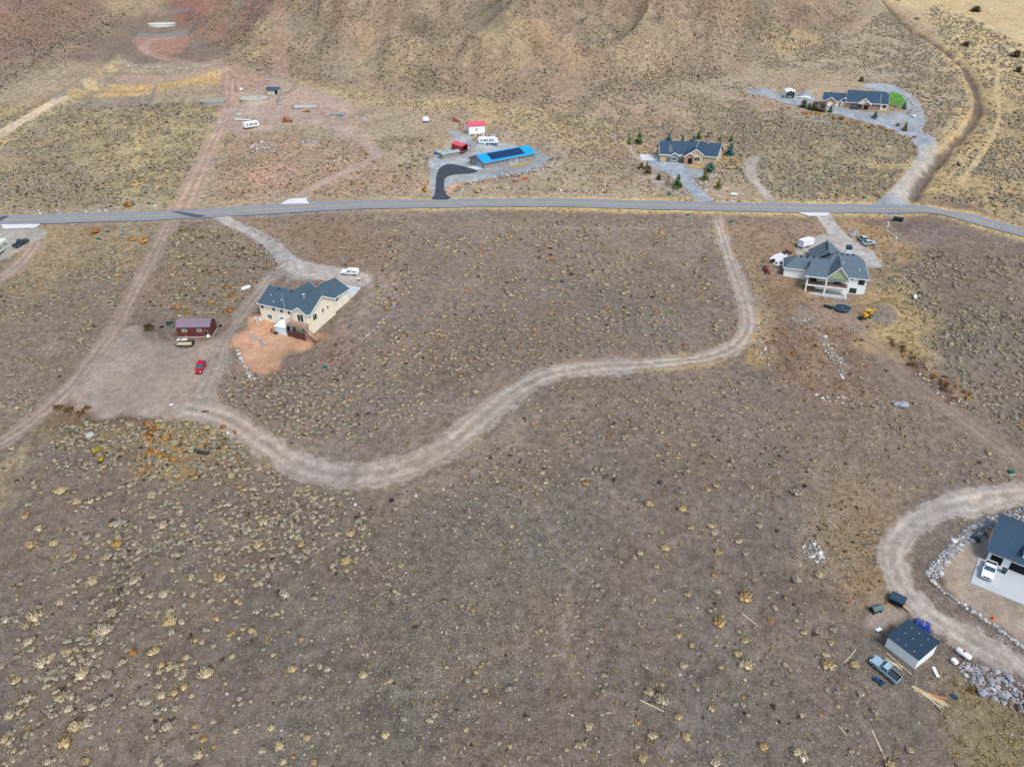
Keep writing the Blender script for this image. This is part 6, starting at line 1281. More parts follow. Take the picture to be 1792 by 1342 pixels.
# --- water tanks with chain-link fence
TANKC = mat('tank_concrete', (186, 180, 164), .9, .08, .5)
def tank(u, v, r, h, label, m=TANKC):
    p = G(u, v); t = empty('water_tank', (p[0], p[1], p[2]), 0, label, 'water tank'); MB().cyl((0, 0, -3), (0, 0, h), r, r, 40).build('wall', m, t); MB().lathe([(r + .15, h), (r + .15, h + .12), (r * .5, h + .22), (.05, h + .28)], 40).build('lid', m, t); MB().box(r * .3, r * .3 + .8, -.4, .4, h + .1, h + .6).build('hatch', mat('hatch_blue', (110, 140, 150), .5), t)
tank(445, 176, 6.3, 1.0, 'round concrete water tank lid beside the pump house'); tank(374, 179, 5.8, .7, 'grey round tank lid left of the utility pole', mat('tank_grey', (160, 156, 146), .9, .08, .5)); tank(284, 47, 8.0, 1.6, 'white round water tank on the hillside inside a fence', mat('tank_white', (214, 214, 204), .8, .05, .5))
def mesh_mat(name, rgb, a):
    m = bpy.data.materials.new(name); m.use_nodes = True; n = m.node_tree; b = n.nodes['Principled BSDF']; b.inputs['Base Color'].default_value = srgb(*rgb) + (1,); b.inputs['Roughness'].default_value = .5; b.inputs['Metallic'].default_value = .3
    tc = n.nodes.new('ShaderNodeTexCoord'); k = n.nodes.new('ShaderNodeTexNoise'); k.inputs['Scale'].default_value = 6; n.links.new(tc.outputs['Object'], k.inputs['Vector']); q = n.nodes.new('ShaderNodeMapRange'); q.inputs[3].default_value = a - .12; q.inputs[4].default_value = a + .12; n.links.new(k.outputs['Fac'], q.inputs[0]); n.links.new(q.outputs[0], b.inputs['Alpha']); return m
LINK = mesh_mat('chain_link', (160, 174, 184), .42)
def fence(px, label, h=2.2, closed=False):
    P = [at_px(*p) for p in px]; o = P[0]; t = empty('chain_link_fence', o, 0, label, 'fence')
    if closed: P = P + [P[0]]
    for a, b in zip(P[:-1], P[1:]):
        n_ = max(1, int(math.dist(a[:2], b[:2]) / 3.2))
        for i in range(n_):
            q = []
            for k in (i / n_, (i + 1) / n_): x = a[0] + (b[0] - a[0]) * k; y = a[1] + (b[1] - a[1]) * k; q.append((x - o[0], y - o[1], h1(x, y) - o[2]))
            MB().cyl((q[0][0], q[0][1], q[0][2] - .3), (q[0][0], q[0][1], q[0][2] + h), .05, .05, 6).build('post', RIM, t)
            MB().add([(q[0][0], q[0][1], q[0][2]), (q[1][0], q[1][1], q[1][2]), (q[1][0], q[1][1], q[1][2] + h), (q[0][0], q[0][1], q[0][2] + h)], [(0, 1, 2, 3)]).build('mesh_panel', LINK, t)
            MB().cyl((q[0][0], q[0][1], q[0][2] + h), (q[1][0], q[1][1], q[1][2] + h), .035, .035, 5).build('top_rail', RIM, t)
fence([(229, 53), (230, 60), (242, 65), (285, 66), (330, 64), (352, 48), (338, 36), (300, 34)], 'grey chain-link fence round the white hillside tank')
fence([(492, 168), (484, 186)], 'short chain-link fence right of the pump house'); fence([(276, 150), (268, 170), (259, 190)], 'chain-link fence stepping down the bank of the pit'); fence([(98, 176), (108, 170), (118, 166)], 'short chain-link gate across the upper dirt track')
# --- building materials by the trencher
STEEL = mat('pale_steel', (196, 210, 214), .5, .15, 1, metal=.2)
t = small('steel_stack', 536, 189, R(6), 'long low stack of pale steel roofing panels near the pump house', 'steel stack')
for i in range(6): MB().box(-5.6 + .1 * i, 5.6 - .15 * i, -.9 + .05 * i, .9 - .08 * i, .1 + i * .16, .24 + i * .16).build('panel', STEEL, t)
for x in (-5.7, 5.7): MB().box(x - .08, x + .08, -1.0, 1.0, -.3, 1.5).build('end_frame', WOOD, t)
t = small('blue_sheet_heap', 590, 201, R(-10), 'heap of light blue plastic sheeting on the gravel', 'sheeting'); r_ = random.Random(5)
for i in range(9): a = r_.uniform(-2.6, 2.6); c2 = r_.uniform(-1.3, 1.3); o = MB().box(-1.4, 1.4, -.3, .3, 0, .06).build('sheet', mat('sheet_blue', (120, 178, 200), .5, .15, 1, rnd=.15), t); o.location = (a, c2, .1 + .05 * i); o.rotation_euler = (r_.uniform(-.15, .15), r_.uniform(-.12, .12), r_.uniform(-.5, .5))
panel(418, 200, 1.6, 1.2, R(40), 'white plywood sheet lying on the gravel below the tanks', TRIM, lift=.1); panel(425, 211, 7.5, .8, R(-12), 'long white beam behind the travel trailer', TRIM, lift=.2, th=.3); panel(385, 216, 3.6, .5, R(62), 'white trim board leaning at the left of the upper road', LWHITE, lift=.2); panel(423, 159, 1.4, 1.0, 0, 'white equipment box near the utility pole', TRIM, 'box', .9); panel(471, 141, 2.4, .8, 0, 'pale blue sheet pile above the pump house', STEEL, lift=.2)
# --- red brush netting below the blue house, planters
# --- person in a red shirt
def person(u, v, yaw):
    p = at_px(u, v); t = empty('person', p, yaw, 'person in a red shirt and dark trousers standing on orange soil', 'person')
    me = bpy.data.meshes.new('body'); J = [((0, 0, .92), .15), ((0, 0, 1.15), .14), ((0, 0, 1.38), .17), ((0, 0, 1.5), .06), ((0, 0, 1.6), .09), ((.01, 0, 1.7), .1), ((0, .2, 1.4), .07), ((.05, .27, 1.12), .05), ((.18, .24, .92), .042), ((0, -.2, 1.4), .07), ((.08, -.27, 1.12), .05), ((.22, -.22, .95), .042), ((0, .1, .85), .1), ((.03, .12, .48), .075), ((-.02, .13, .09), .055), ((.12, .14, .04), .045), ((0, -.1, .85), .1), ((.02, -.12, .48), .075), ((-.04, -.13, .09), .055), ((.1, -.15, .04), .045), ((.24, .24, .84), .035), ((.28, -.22, .88), .035)]
    Ed = [(0, 1), (1, 2), (2, 3), (3, 4), (4, 5), (2, 6), (6, 7), (7, 8), (2, 9), (9, 10), (10, 11), (0, 12), (12, 13), (13, 14), (14, 15), (0, 16), (16, 17), (17, 18), (18, 19), (8, 20), (11, 21)]
    me.from_pydata([j[0] for j in J], Ed, []); o = link('body', me, t); md = o.modifiers.new('skin', 'SKIN'); sv = me.skin_vertices[0].data
    for i, j in enumerate(J): sv[i].radius = (j[1], j[1])
    sv[0].use_root = True; o.modifiers.new('smooth', 'SUBSURF').levels = 1
    m = bpy.data.materials.new('person_clothes'); m.use_nodes = True; n = m.node_tree; b = n.nodes['Principled BSDF']; b.inputs['Roughness'].default_value = .85
    tc = n.nodes.new('ShaderNodeTexCoord'); sx = n.nodes.new('ShaderNodeSeparateXYZ'); n.links.new(tc.outputs['Object'], sx.inputs[0]); dv = n.nodes.new('ShaderNodeMath'); dv.operation = 'DIVIDE'; dv.inputs[1].default_value = 2.0; n.links.new(sx.outputs[2], dv.inputs[0]); cr = n.nodes.new('ShaderNodeValToRGB'); cr.color_ramp.interpolation = 'CONSTANT'; n.links.new(dv.outputs[0], cr.inputs[0])
    e = cr.color_ramp.elements; e[0].position = 0; e[0].color = srgb(40, 34, 32) + (1,); e[1].position = .05; e[1].color = srgb(38, 42, 54) + (1,)
    for ps, c in ((.475, (196, 26, 34)), (.735, (196, 150, 126))): k = e.new(ps); k.color = srgb(*c) + (1,)
    n.links.new(cr.outputs[0], b.inputs['Base Color']); me.materials.append(m)
    MB().lathe([(.105, 1.68), (.11, 1.74), (.08, 1.82), (.02, 1.84)], 10).build('cap', PW, t); return t
person(476.5, 583, R(-60))
t = small('garden_cart', 483, 585, R(10), 'small dark garden cart beside the person on orange soil', 'cart'); MB().prism([(-.5, .35), (.5, .3), (.6, .6), (-.6, .6)], 'y', -.3, .3).build('tray', DARKM, t); MB().cyl((-.5, 0, .4), (-1.0, 0, .9), .025, .025, 5).build('handle', WOOD, t)
for s in (-1, 1): wheel(t, .1, s * .34, .2, .08)
# --- garden chairs, small things
def chair(u, v, label, m):
    t = empty('garden_chair', at_px(u, v), R(-30), label, 'chair'); MB().box(-.3, .3, -.3, .3, .38, .44).build('seat', m, t); MB().box(-.3, .3, .26, .34, .44, 1.0).build('backrest', m, t)
    for x in (-.26, .26):
        for y in (-.26, .26): MB().box(x - .03, x + .03, y - .03, y + .03, -.2, .38).build('leg', m, t)
BLUEC = mat('chair_blue', (96, 150, 168), .6); chair(560, 566, 'pale blue garden chair against the side of the tan house', BLUEC); chair(543, 582, 'blue garden chair below the deck stairs', mat('chair_deep', (46, 104, 136), .6)); chair(612, 572, 'small blue-grey chair alone on the cut bank', mat('chair_grey', (96, 116, 140), .6)); chair(848, 255, 'white folding chair in front of the fifth-wheel camper', TRIM); chair(855, 255, 'second white folding chair, at the camper door', LWHITE)
t = small('blue_cart', 763, 271, 0, 'bright blue wheelbarrow beside the stone shed', 'wheelbarrow'); MB().prism([(-.8, .5), (.7, .4), (.9, .95), (-.9, .95)], 'y', -.5, .5).build('tray', mat('cart_blue', (30, 96, 190), .5), t); wheel(t, .8, .05, .25, .14); MB().cyl((-.8, .3, .6), (-1.5, .3, .8), .03, .03, 5).build('handle', WOOD, t)
t = small('black_tarp_roll', 352, 793, R(-12), 'long black rolled tarp lying in the sagebrush', 'tarp'); MB().lathe([(.1, -1.9), (.38, -1.7), (.42, -.6), (.36, .2), (.45, 1.1), (.3, 1.8), (.06, 1.95)], 10, 'x', (0, 0, .3)).build('roll', mat('black_tarp', (48, 50, 58), .5, .25, 2), t); MB().lathe([(.44, -.3), (.46, -.25), (.44, -.2)], 10, 'x', (0, 0, .3)).build('tie', BLACK, t)

t = small('black_barrel_stove', 1352, 460, 0, 'round black smoker on the pale slab left of the white house', 'smoker'); MB().lathe([(.1, .1), (.55, .3), (.7, .7), (.6, 1.1), (.2, 1.25)], 14).build('drum', DARKM, t)
for k in range(3): a = k * 2.094; MB().cyl((.4 * math.cos(a), .4 * math.sin(a), -.3), (.3 * math.cos(a), .3 * math.sin(a), .5), .04, .04, 5).build('leg', BLACK, t)
for u, v, l in ((1358, 463, 'small black planter pot at the slab corner'), (1366, 463, 'second small black pot on the same slab')):
    t = small('plant_pot', u, v, 0, l, 'pot'); MB().lathe([(.2, 0), (.32, .55), (.36, .58), (.3, .6)], 12).build('pot', BLACK, t); MB().lathe([(.28, .5), (.2, .8), (.03, .95)], 8).build('plant', mat('pot_plant', (84, 90, 70), .9, .2, 4), t)
# ------------------------------------------------------------------ boulders and rock walls
def rock_mat(name, stops): 
    m = leaf_mat(name, stops, .06); n = m.node_tree; b = n.nodes['Principled BSDF']; tc = n.nodes.new('ShaderNodeTexCoord'); nz = n.nodes.new('ShaderNodeTexNoise'); nz.inputs['Scale'].default_value = 2.6; nz.inputs['Detail'].default_value = 5; n.links.new(tc.outputs['Object'], nz.inputs['Vector']); mr = n.nodes.new('ShaderNodeMapRange'); mr.inputs[1].default_value = .3; mr.inputs[2].default_value = .7; mr.inputs[3].default_value = .75; mr.inputs[4].default_value = 1.25; n.links.new(nz.outputs['Fac'], mr.inputs[0])
    s = n.nodes.new('ShaderNodeVectorMath'); s.operation = 'SCALE'; src = b.inputs['Base Color'].links[0].from_socket; n.links.new(src, s.inputs[0]); n.links.new(mr.outputs[0], s.inputs['Scale']); n.links.new(s.outputs[0], b.inputs['Base Color']); return m
RGREY = rock_mat('grey_boulder', [(0, (156, 160, 164)), (.4, (132, 132, 136)), (.7, (152, 142, 134)), (1, (182, 182, 178))]); RDARK = rock_mat('brown_boulder', [(0, (92, 78, 70)), (.45, (126, 104, 92)), (.75, (70, 64, 62)), (1, (168, 156, 144))]); RPALE = rock_mat('white_boulder', [(0, (214, 212, 206)), (.5, (184, 180, 174)), (1, (150, 142, 138))])
RK = {k: [rock_mesh('boulder', m, 600 + i * 7 + j, 2, .9, .3) for i in range(5)] for j, (k, m) in enumerate((('g', RGREY), ('d', RDARK), ('w', RPALE)))}
def rocks_at(name, label, cat, pts_, key, seed, sink=.25, mix=None):
    """pts_: list of (x, y, radius)"""
    r = random.Random(seed); cx = sum(p[0] for p in pts_) / len(pts_); cy = sum(p[1] for p in pts_) / len(pts_); o = (cx, cy, h1(cx, cy)); t = empty(name, o, 0, label, cat)
    X = np.array([p[0] for p in pts_]); Y = np.array([p[1] for p in pts_]); Zs = H(X, Y)
    for (x, y, s), z in zip(pts_, Zs):
        k = key if not mix or r.random() > mix[1] else mix[0]
        link('boulder', RK[k][r.randrange(5)], t, (x - cx, y - cy, float(z) - o[2] + s * (.72 - sink) * .6), (r.uniform(-.3, .3), r.uniform(-.3, .3), r.uniform(0, 6.28)), (s * r.uniform(.8, 1.25), s * r.uniform(.8, 1.15), s * r.uniform(.75, 1.05)))
    return t
def along(px, n, w_, s0, s1, seed):
    r = random.Random(seed); Q = resample(GXY(px), .5); out = []
    for i in range(n):
        k = min(len(Q) - 1, int((i + r.random()) / n * len(Q))); s = s0 + (s1 - s0) * r.random() ** 1.8; out.append((Q[k, 0] + r.uniform(-w_, w_), Q[k, 1] + r.uniform(-w_, w_), s))
    return out
def within(px, n, s0, s1, seed):
    P = GXY(px); r = np.random.default_rng(seed); out = []
    while len(out) < n:
        x = r.uniform(P[:, 0].min(), P[:, 0].max(), 200); y = r.uniform(P[:, 1].min(), P[:, 1].max(), 200); k = inside(x, y, P)
        for a, b in zip(x[k], y[k]):
            s = s0 + (s1 - s0) * r.random() ** 1.7
            if all((a - p[0]) ** 2 + (b - p[1]) ** 2 > (.62 * (s + p[2])) ** 2 for p in out) or r.random() < .04: out.append((float(a), float(b), float(s)))
            if len(out) >= n: break
        n -= 1 if not k.any() else 0
        s1 *= .985
    return out
def W_(name, label, px, n, w_, s0, s1, key, seed, mix=None, cat='rock wall'): return rocks_at(name, label, cat, along(px, n, w_, s0, s1, seed), key, seed, mix=mix)
def PILE(name, label, px, n, s0, s1, key, seed, mix=None, cat='rock pile'): return rocks_at(name, label, cat, within(px, n, s0, s1, seed), key, seed, mix=mix)
PILE('boulder_wall', 'wide grey boulder wall curving behind the garage house pad', [(1800, 890), (1760, 900), (1725, 905), (1690, 925), (1660, 955), (1630, 985), (1618, 1008), (1638, 1020), (1650, 998), (1678, 968), (1705, 945), (1735, 925), (1800, 915)], 280, .26, .85, 'g', 1, ('w', .2), 'boulder wall')
W_('stone_edging', 'line of pale stones edging the lower side of the garage pad', [(1630, 1015), (1645, 1032), (1665, 1045), (1700, 1068), (1735, 1092), (1765, 1115), (1800, 1140)], 90, .22, .22, .5, 'w', 2, ('g', .5), 'stone edging')
PILE('boulder_pile', 'large heap of grey boulders below the gravel road', [(1672, 1168), (1690, 1160), (1730, 1168), (1768, 1188), (1805, 1205), (1805, 1250), (1770, 1240), (1735, 1222), (1700, 1195)], 230, .22, .8, 'g', 3, ('d', .2))
rocks_at('big_boulder', 'single big pale rounded boulder beside the orange bush', 'boulder', [tuple(G(1717, 1214)[:2]) + (1.0,)], 'g', 4)
PILE('grey_rock_heap', 'small heap of pale grey rocks on the open slope', [(1404, 955), (1425, 952), (1440, 962), (1442, 985), (1430, 990), (1420, 978), (1406, 970)], 34, .25, .6, 'w', 5, ('g', .4))
W_('driveway_rocks', 'row of dark rocks edging the curved driveway of the tan house', [(380, 388), (400, 402), (425, 414), (455, 430), (475, 446), (485, 462), (480, 478)], 75, .35, .22, .5, 'd', 6, ('g', .3))
W_('driveway_rocks', 'short row of dark rocks on the uphill side of that driveway', [(425, 392), (440, 402), (465, 416), (485, 425)], 30, .3, .2, .4, 'd', 7)
PILE('garden_rock_wall', 'curved band of black and white rocks round the blue-roofed house', [(812, 321), (850, 314), (880, 305), (915, 301), (945, 291), (962, 280), (958, 268), (972, 275), (972, 288), (950, 301), (920, 308), (880, 314), (850, 319), (815, 325)], 200, .22, .55, 'd', 8, ('w', .5), 'rock wall')
W_('roadside_rocks', 'long line of rocks between the blue-roofed house and the road', [(782, 337), (810, 334), (850, 331), (880, 330), (920, 331), (960, 334), (1010, 336), (1080, 338)], 85, .35, .22, .6, 'd', 9, ('w', .35), 'rock line')
PILE('rock_bank', 'rubble bank of pale rocks behind the fifth-wheel camper', [(815, 238), (832, 252), (850, 240), (875, 242), (897, 244), (897, 235), (870, 234), (840, 238), (822, 236)], 95, .22, .5, 'w', 10, ('d', .35))
W_('yard_rocks', 'row of grey rocks crossing the orange yard', [(434, 586), (444, 592), (455, 597), (464, 606)], 16, .25, .3, .55, 'g', 11, cat='rock row'); W_('yard_edge_rocks', 'curved row of pale boulders at the lower edge of the orange yard', [(416, 614), (424, 630), (431, 645), (436, 658), (446, 668)], 26, .3, .3, .65, 'w', 12, ('g', .4), 'rock row')
PILE('corner_rocks', 'pale rocks heaped at the left corner of the tan house', [(445, 556), (456, 553), (458, 562), (448, 564)], 12, .3, .55, 'w', 13)
W_('bank_wall', 'winding row of grey rocks on the cut bank right of the tan house', [(690, 505), (691, 525), (685, 545), (670, 562), (650, 582), (640, 592)], 52, .35, .22, .55, 'g', 14, ('d', .3)); PILE('bank_rubble', 'brown rubble on the slope below the deck stairs', [(515, 655), (545, 640), (590, 600), (640, 575), (660, 590), (600, 640), (560, 665), (500, 680)], 75, .2, .6, 'd', 15)
W_('white_stones', 'line of white stones beside the dirt road below the white house', [(1322, 558), (1330, 585), (1334, 610), (1340, 640)], 30, .9, .15, .55, 'w', 16, cat='rock row'); PILE('trench_rubble', 'white rubble strewn along the trenches', [(1430, 590), (1450, 590), (1470, 625), (1485, 655), (1475, 665), (1458, 640)], 80, .14, .5, 'g', 17, ('w', .4)); PILE('mound_stones', 'white stones at the foot of the grey gravel mound', [(1386, 555), (1400, 560), (1425, 556), (1425, 562), (1400, 566), (1385, 561)], 22, .16, .42, 'g', 18, ('w', .4))
PILE('slope_stones', 'pale stones strewn below the trenches', [(1420, 690), (1480, 690), (1540, 700), (1530, 716), (1460, 712)], 45, .15, .4, 'w', 19, ('d', .3)); PILE('berm_stones', 'stones strewn along the brown earth berm', [(1600, 650), (1640, 672), (1690, 705), (1705, 722), (1660, 705), (1610, 668)], 70, .15, .42, 'w', 20, ('d', .4))
rocks_at('pale_boulder', 'large pale grey boulder with a smaller one on the slope', 'boulder', [tuple(G(1579, 711)[:2]) + (1.25,)], 'g', 21); rocks_at('small_pale_boulder', 'smaller greenish boulder touching the large pale one', 'boulder', [tuple(G(1567, 709)[:2]) + (.8,)], 'g', 22)
rocks_at('roadside_boulder', 'single boulder at the corner of the lodge driveway', 'boulder', [tuple(G(1535, 343)[:2]) + (1.2,)], 'd', 23); rocks_at('flat_slab', 'flat grey slab lying below the dirt yard', 'boulder', [tuple(G(158, 764)[:2]) + (1.1,)], 'g', 24)
PILE('upper_rubble', 'heap of pale rubble below the travel trailer', [(440, 252), (460, 248), (480, 256), (502, 266), (503, 272), (480, 268), (455, 260), (438, 275), (430, 282), (432, 265)], 85, .25, .65, 'w', 25, ('g', .4)); PILE('upper_rubble', 'round heap of pale rubble above the bare pink soil', [(525, 248), (550, 246), (556, 254), (535, 259)], 34, .25, .6, 'w', 26, ('g', .4)); PILE('upper_rubble', 'scattered rubble inside the bend of the upper track', [(540, 285), (575, 280), (620, 272), (635, 280), (600, 288), (560, 298), (540, 300)], 75, .22, .6, 'w', 27, ('d', .4))
PILE('upper_rubble', 'rubble heap at the gravel edge by the blue sheeting', [(632, 208), (645, 206), (646, 216), (634, 216)], 26, .25, .6, 'w', 28, ('g', .4)); PILE('upper_rubble', 'small rubble heap beside the bend of the upper track', [(630, 236), (650, 232), (652, 238), (634, 242)], 18, .25, .6, 'w', 29)
W_('track_rocks', 'rocks along the left edge of the wide upper track', [(340, 262), (333, 285), (325, 310), (315, 330), (308, 352)], 46, 1.0, .2, .7, 'g', 30, ('d', .4), 'rock row'); W_('bench_rocks', 'row of pale rocks along the flat bench under the hill', [(209, 111), (235, 117), (260, 120), (290, 119), (335, 121)], 60, .6, .3, .7, 'w', 31, ('g', .4), 'rock row')
W_('road_edge_rocks', 'scattered rocks above the paved road near orange brush', [(20, 362), (70, 372), (150, 374), (200, 368), (270, 360), (305, 356)], 48, 1.2, .2, .6, 'w', 32, ('g', .4), 'rock row')
PILE('rock_slope', 'slope of pale rocks beside the driveway of the craftsman house', [(1210, 318), (1235, 310), (1258, 300), (1275, 298), (1270, 308), (1245, 316), (1225, 322), (1240, 336), (1225, 332)], 80, .25, .6, 'w', 33, ('d', .35)); W_('road_rocks', 'rock edging where the craftsman driveway meets the road', [(1170, 350), (1200, 352), (1232, 356), (1262, 350), (1300, 355), (1325, 357)], 52, .5, .2, .5, 'd', 34, ('w', .3), 'rock row')
PILE('drive_island_rocks', 'rocks ringing the planted island by the driveway', [(1160, 312), (1180, 328), (1200, 338), (1185, 340), (1165, 328)], 24, .25, .5, 'd', 35); PILE('lodge_rocks', 'grey rocks on the bank below the lodge conifers', [(1415, 205), (1440, 204), (1464, 207), (1462, 212), (1435, 211), (1416, 210)], 46, .25, .6, 'g', 36); W_('lodge_back_rocks', 'rocks beside the green lawn of the lodge', [(1575, 165), (1590, 178), (1600, 190), (1585, 200)], 24, .8, .3, .6, 'd', 37, cat='rock row'); PILE('culvert_rocks', 'pale rocks lining the ditch beside the dark bins', [(1545, 388), (1560, 392), (1572, 410), (1580, 428), (1565, 420), (1552, 405)], 34, .25, .65, 'w', 38, ('g', .5)); PILE('yard_boulders', 'boulders in orange brush behind the white house', [(1478, 400), (1500, 402), (1505, 415), (1490, 418)], 14, .4, 1.0, 'g', 39)
# lone dark rocks on the slope
for i, (u, v, s, l) in enumerate([(728, 868, .5, 'pale rounded stone below the bend of the dirt road'), (776, 857, .55, 'white rounded stone at the lower road edge'), (788, 849, .4, 'reddish stone beside the white one at the road edge'), (816, 894, .6, 'flat dark brown rock on the stony patch'), (868, 961, .45, 'small dark rock among pebbles'), (1155, 845, .9, 'big dark rock above the sparse bushes'), (958, 972, .5, 'dark rock beside golden brush'), (912, 853, .4, 'dark rock near a pale bush'), (216, 876, .6, 'dark brown rock in dense sage'), (218, 888, .6, 'second dark brown rock just below it'), (324, 1040, .55, 'dark flat rock in the sage'), (505, 1006, .5, 'black rock on the open lower slope'), (1168, 851, .5, 'small dark rock right of the big dark one'), (1205, 863, .5, 'dark flat stone above the bushes'), (1335, 1158, .5, 'dark slate piece on the bare slope'), (1254, 1060, .5, 'dark brown rock beside the golden bush'), (1203, 900, .55, 'dark slate rock below a golden bush'), (622, 884, .6, 'pale grey stone below the road shoulder'), (618, 873, .4, 'bluish stone below the road shoulder')]): rocks_at('lone_rock', l, 'rock', [tuple(G(u, v)[:2]) + (s * .8,)], 'd' if 'dark' in l or 'black' in l or 'red' in l else 'w', 50 + i)
# ------------------------------------------------------------------ trees
def needle(name, a, b, c): return leaf_mat(name, [(0, a), (.5, b), (1, c)], .35)
NG = needle('pine_needle', (78, 108, 58), (94, 124, 62), (110, 132, 68)); NB = needle('blue_spruce_needle', (76, 110, 110), (86, 122, 114), (68, 102, 100)); NBR = needle('brown_conifer_needle', (112, 96, 72), (116, 106, 74), (100, 86, 66)); NY = needle('olive_needle', (112, 120, 58), (126, 124, 66), (104, 108, 56)); BARK = mat('bark', (92, 76, 64), .95, .2, 3); PALEB = mat('pale_bark', (196, 188, 176), .9, .15, 3); TWIG = mat('reddish_twig', (150, 120, 106), .9, .15, 3)
def conifer_mesh(name, m, seed, w_=.36, rnd=False):
    r = random.Random(seed); b = MB(); lay = 17
    for i in range(lay):
        z = .08 + .9 * i / lay; rad = (w_ * (1 - (z - .05) ** 1.15) + .015) if not rnd else w_ * math.sqrt(max(0, 1 - (2 * z - .95) ** 2)) + .04
        n = max(5, int(16 * rad / w_) + 4)
        for k in range(n):
            a = 2 * math.pi * (k + r.random()) / n; L = rad * r.uniform(.4, 1.3) * (1 + .25 * math.sin(a * 2 + i * .7)); dr = -.12 * L / w_ * .5; ca, sa = math.cos(a), math.sin(a)
            wd = .035 + .05 * r.random()
            for q in range(3):
                t0 = L * q / 3.2; t1 = L * (q + 1.3) / 3.2; zz = z + r.uniform(-.012, .012); s = r.uniform(-.02, .02)
                b.add([(ca * t0 - sa * (s - wd * .6), sa * t0 + ca * (s - wd * .6), zz + dr * q / 3 + .035), (ca * t0 - sa * (s + wd * .6), sa * t0 + ca * (s + wd * .6), zz + dr * q / 3 + .03), (ca * t1 - sa * (s + wd * .5), sa * t1 + ca * (s + wd * .5), zz + dr * (q + 1) / 3 - .02), (ca * t1 - sa * (s - wd * .5), sa * t1 + ca * (s - wd * .5), zz + dr * (q + 1) / 3 - .015)], [(0, 1, 2, 3)])
    me = bpy.data.meshes.new(name); me.from_pydata(b.v, [], b.f); me.materials.append(m); return soften(me, .1)
CON = {k: [conifer_mesh('crown', m, 700 + i * 3 + j, w_, rd) for i in range(2)] for j, (k, (m, w_, rd)) in enumerate({'g': (NG, .3, False), 'b': (NB, .34, False), 'n': (NBR, .34, True), 'y': (NY, .26, False), 'B': (NB, .5, True)}.items())}
trunk_me = MB().cyl((0, 0, -.05), (0, 0, .95), .03, .006, 7).mesh('trunk', BARK)
def conifer(u, v, hp, key, label, k_=1.0):
    p = G(u, v); Z = depth(*p); hh = hp * Z / F / .92 * .95; t = empty('conifer', tuple(p), rng.uniform(0, 6.28), label, 'tree', 'conifers round the houses'); t.scale = (hh * k_, hh * k_, hh)
    link('trunk', trunk_me, t); link('crown', CON[key][rng.randrange(2)], t)
C3 = lambda x, y: (1090 + x / 7.467, 220 + y / 7.467); C4 = lambda x, y: (1330 + x / 5.973, 120 + y / 5.973)
for x, y, h, k, l in ((85, 238, 92, 'g', 'small green pine left of the craftsman house'), (212, 222, 140, 'g', 'taller green pine beside the small one behind the house'), (600, 205, 105, 'b', 'blue-green spruce behind the left of the craftsman roof'), (780, 228, 92, 'g', 'dark narrow pine behind the middle of the roof'), (920, 232, 112, 'b', 'dense blue spruce touching the roof ridge'), (990, 175, 112, 'g', 'broad green pine behind the right of the roof'), (1110, 158, 78, 'y', 'yellow-green pine in the row behind the roof'), (1270, 198, 76, 'y', 'small olive pine in the row behind the house'), (1410, 208, 92, 'g', 'dark green pine at the right end of the row'), (1400, 385, 150, 'b', 'tall blue spruce right of the craftsman house'), (715, 805, 172, 'g', 'bright green pine on the island by the driveway'), (312, 572, 105, 'g', 'green pine beside the gravel of the craftsman house'), (335, 630, 108, 'n', 'brownish juniper at the gravel edge'), (470, 712, 84, 'n', 'small round brown juniper by the path'), (240, 568, 88, 'n', 'brown shrub-like juniper left of the gravel'), (1070, 718, 155, 'y', 'thin olive pine beside the rock slope'), (1245, 822, 136, 'y', 'sparse olive sapling below the rock slope'), (1140, 594, 118, 'B', 'round blue-grey spruce before the house corner'), (720, 478, 60, 'B', 'low blue spruce shrub under the front gable')): conifer(*C3(x, y), h / 7.467, k, l, 1.15 if k in 'gby' else 1.0)
for x, y, h, k, l in ((455, 408, 78, 'n', 'round brown-green conifer nearest the carport, lodge row'), (510, 425, 70, 'g', 'second conifer of the row before the lodge garage'), (565, 437, 88, 'n', 'third conifer of the lodge row, brownish'), (645, 450, 90, 'n', 'fourth conifer of the lodge row, by the first garage door'), (733, 458, 72, 'g', 'last conifer of the lodge row, by the wide garage door'), (1200, 518, 70, 'b', 'dark spruce below the lodge front'), (1505, 427, 68, 'b', 'bluish spruce at the corner of the green lawn'), (1512, 652, 86, 'y', 'spreading pine on the island of the lodge driveway'), (1055, 137, 50, 'n', 'small dark juniper on the slope behind the lodge'), (1440, 602, 30, 'B', 'tiny round shrub beside the spreading pine')): conifer(*C4(x, y), h / 5.973, k, l, 1.2)
conifer(1567, 9, 11, 'n', 'dark juniper at the head of the gully', 1.6); conifer(1707, 22, 10, 'n', 'dark juniper alone on the far yellow plain', 2.2); conifer(1778, 100, 11, 'n', 'juniper on the dry plain right of the gully', 1.8); conifer(1690, 82, 9, 'n', 'juniper just right of the gully bend', 1.8); conifer(1782, 126, 9, 'n', 'lower juniper on the dry plain', 1.8); conifer(1602, 40, 8, 'n', 'small juniper beside the upper gully', 1.8)
p = G(262, 577); o = shrub_mesh('foliage', needle('olive_leaf', (92, 84, 52), (108, 92, 58), (84, 78, 48)), 901, 9, 60, .11, .95, .4); t = empty('dark_bush', tuple(p), 0, 'large dense dark olive bush standing alone beside the barn', 'bush'); t.scale = (1.9, 1.7, 1.75); link('foliage', o, t); MB().cyl((0, 0, -.2), (0, 0, .4), .08, .05, 6).build('stem', BARK, t)
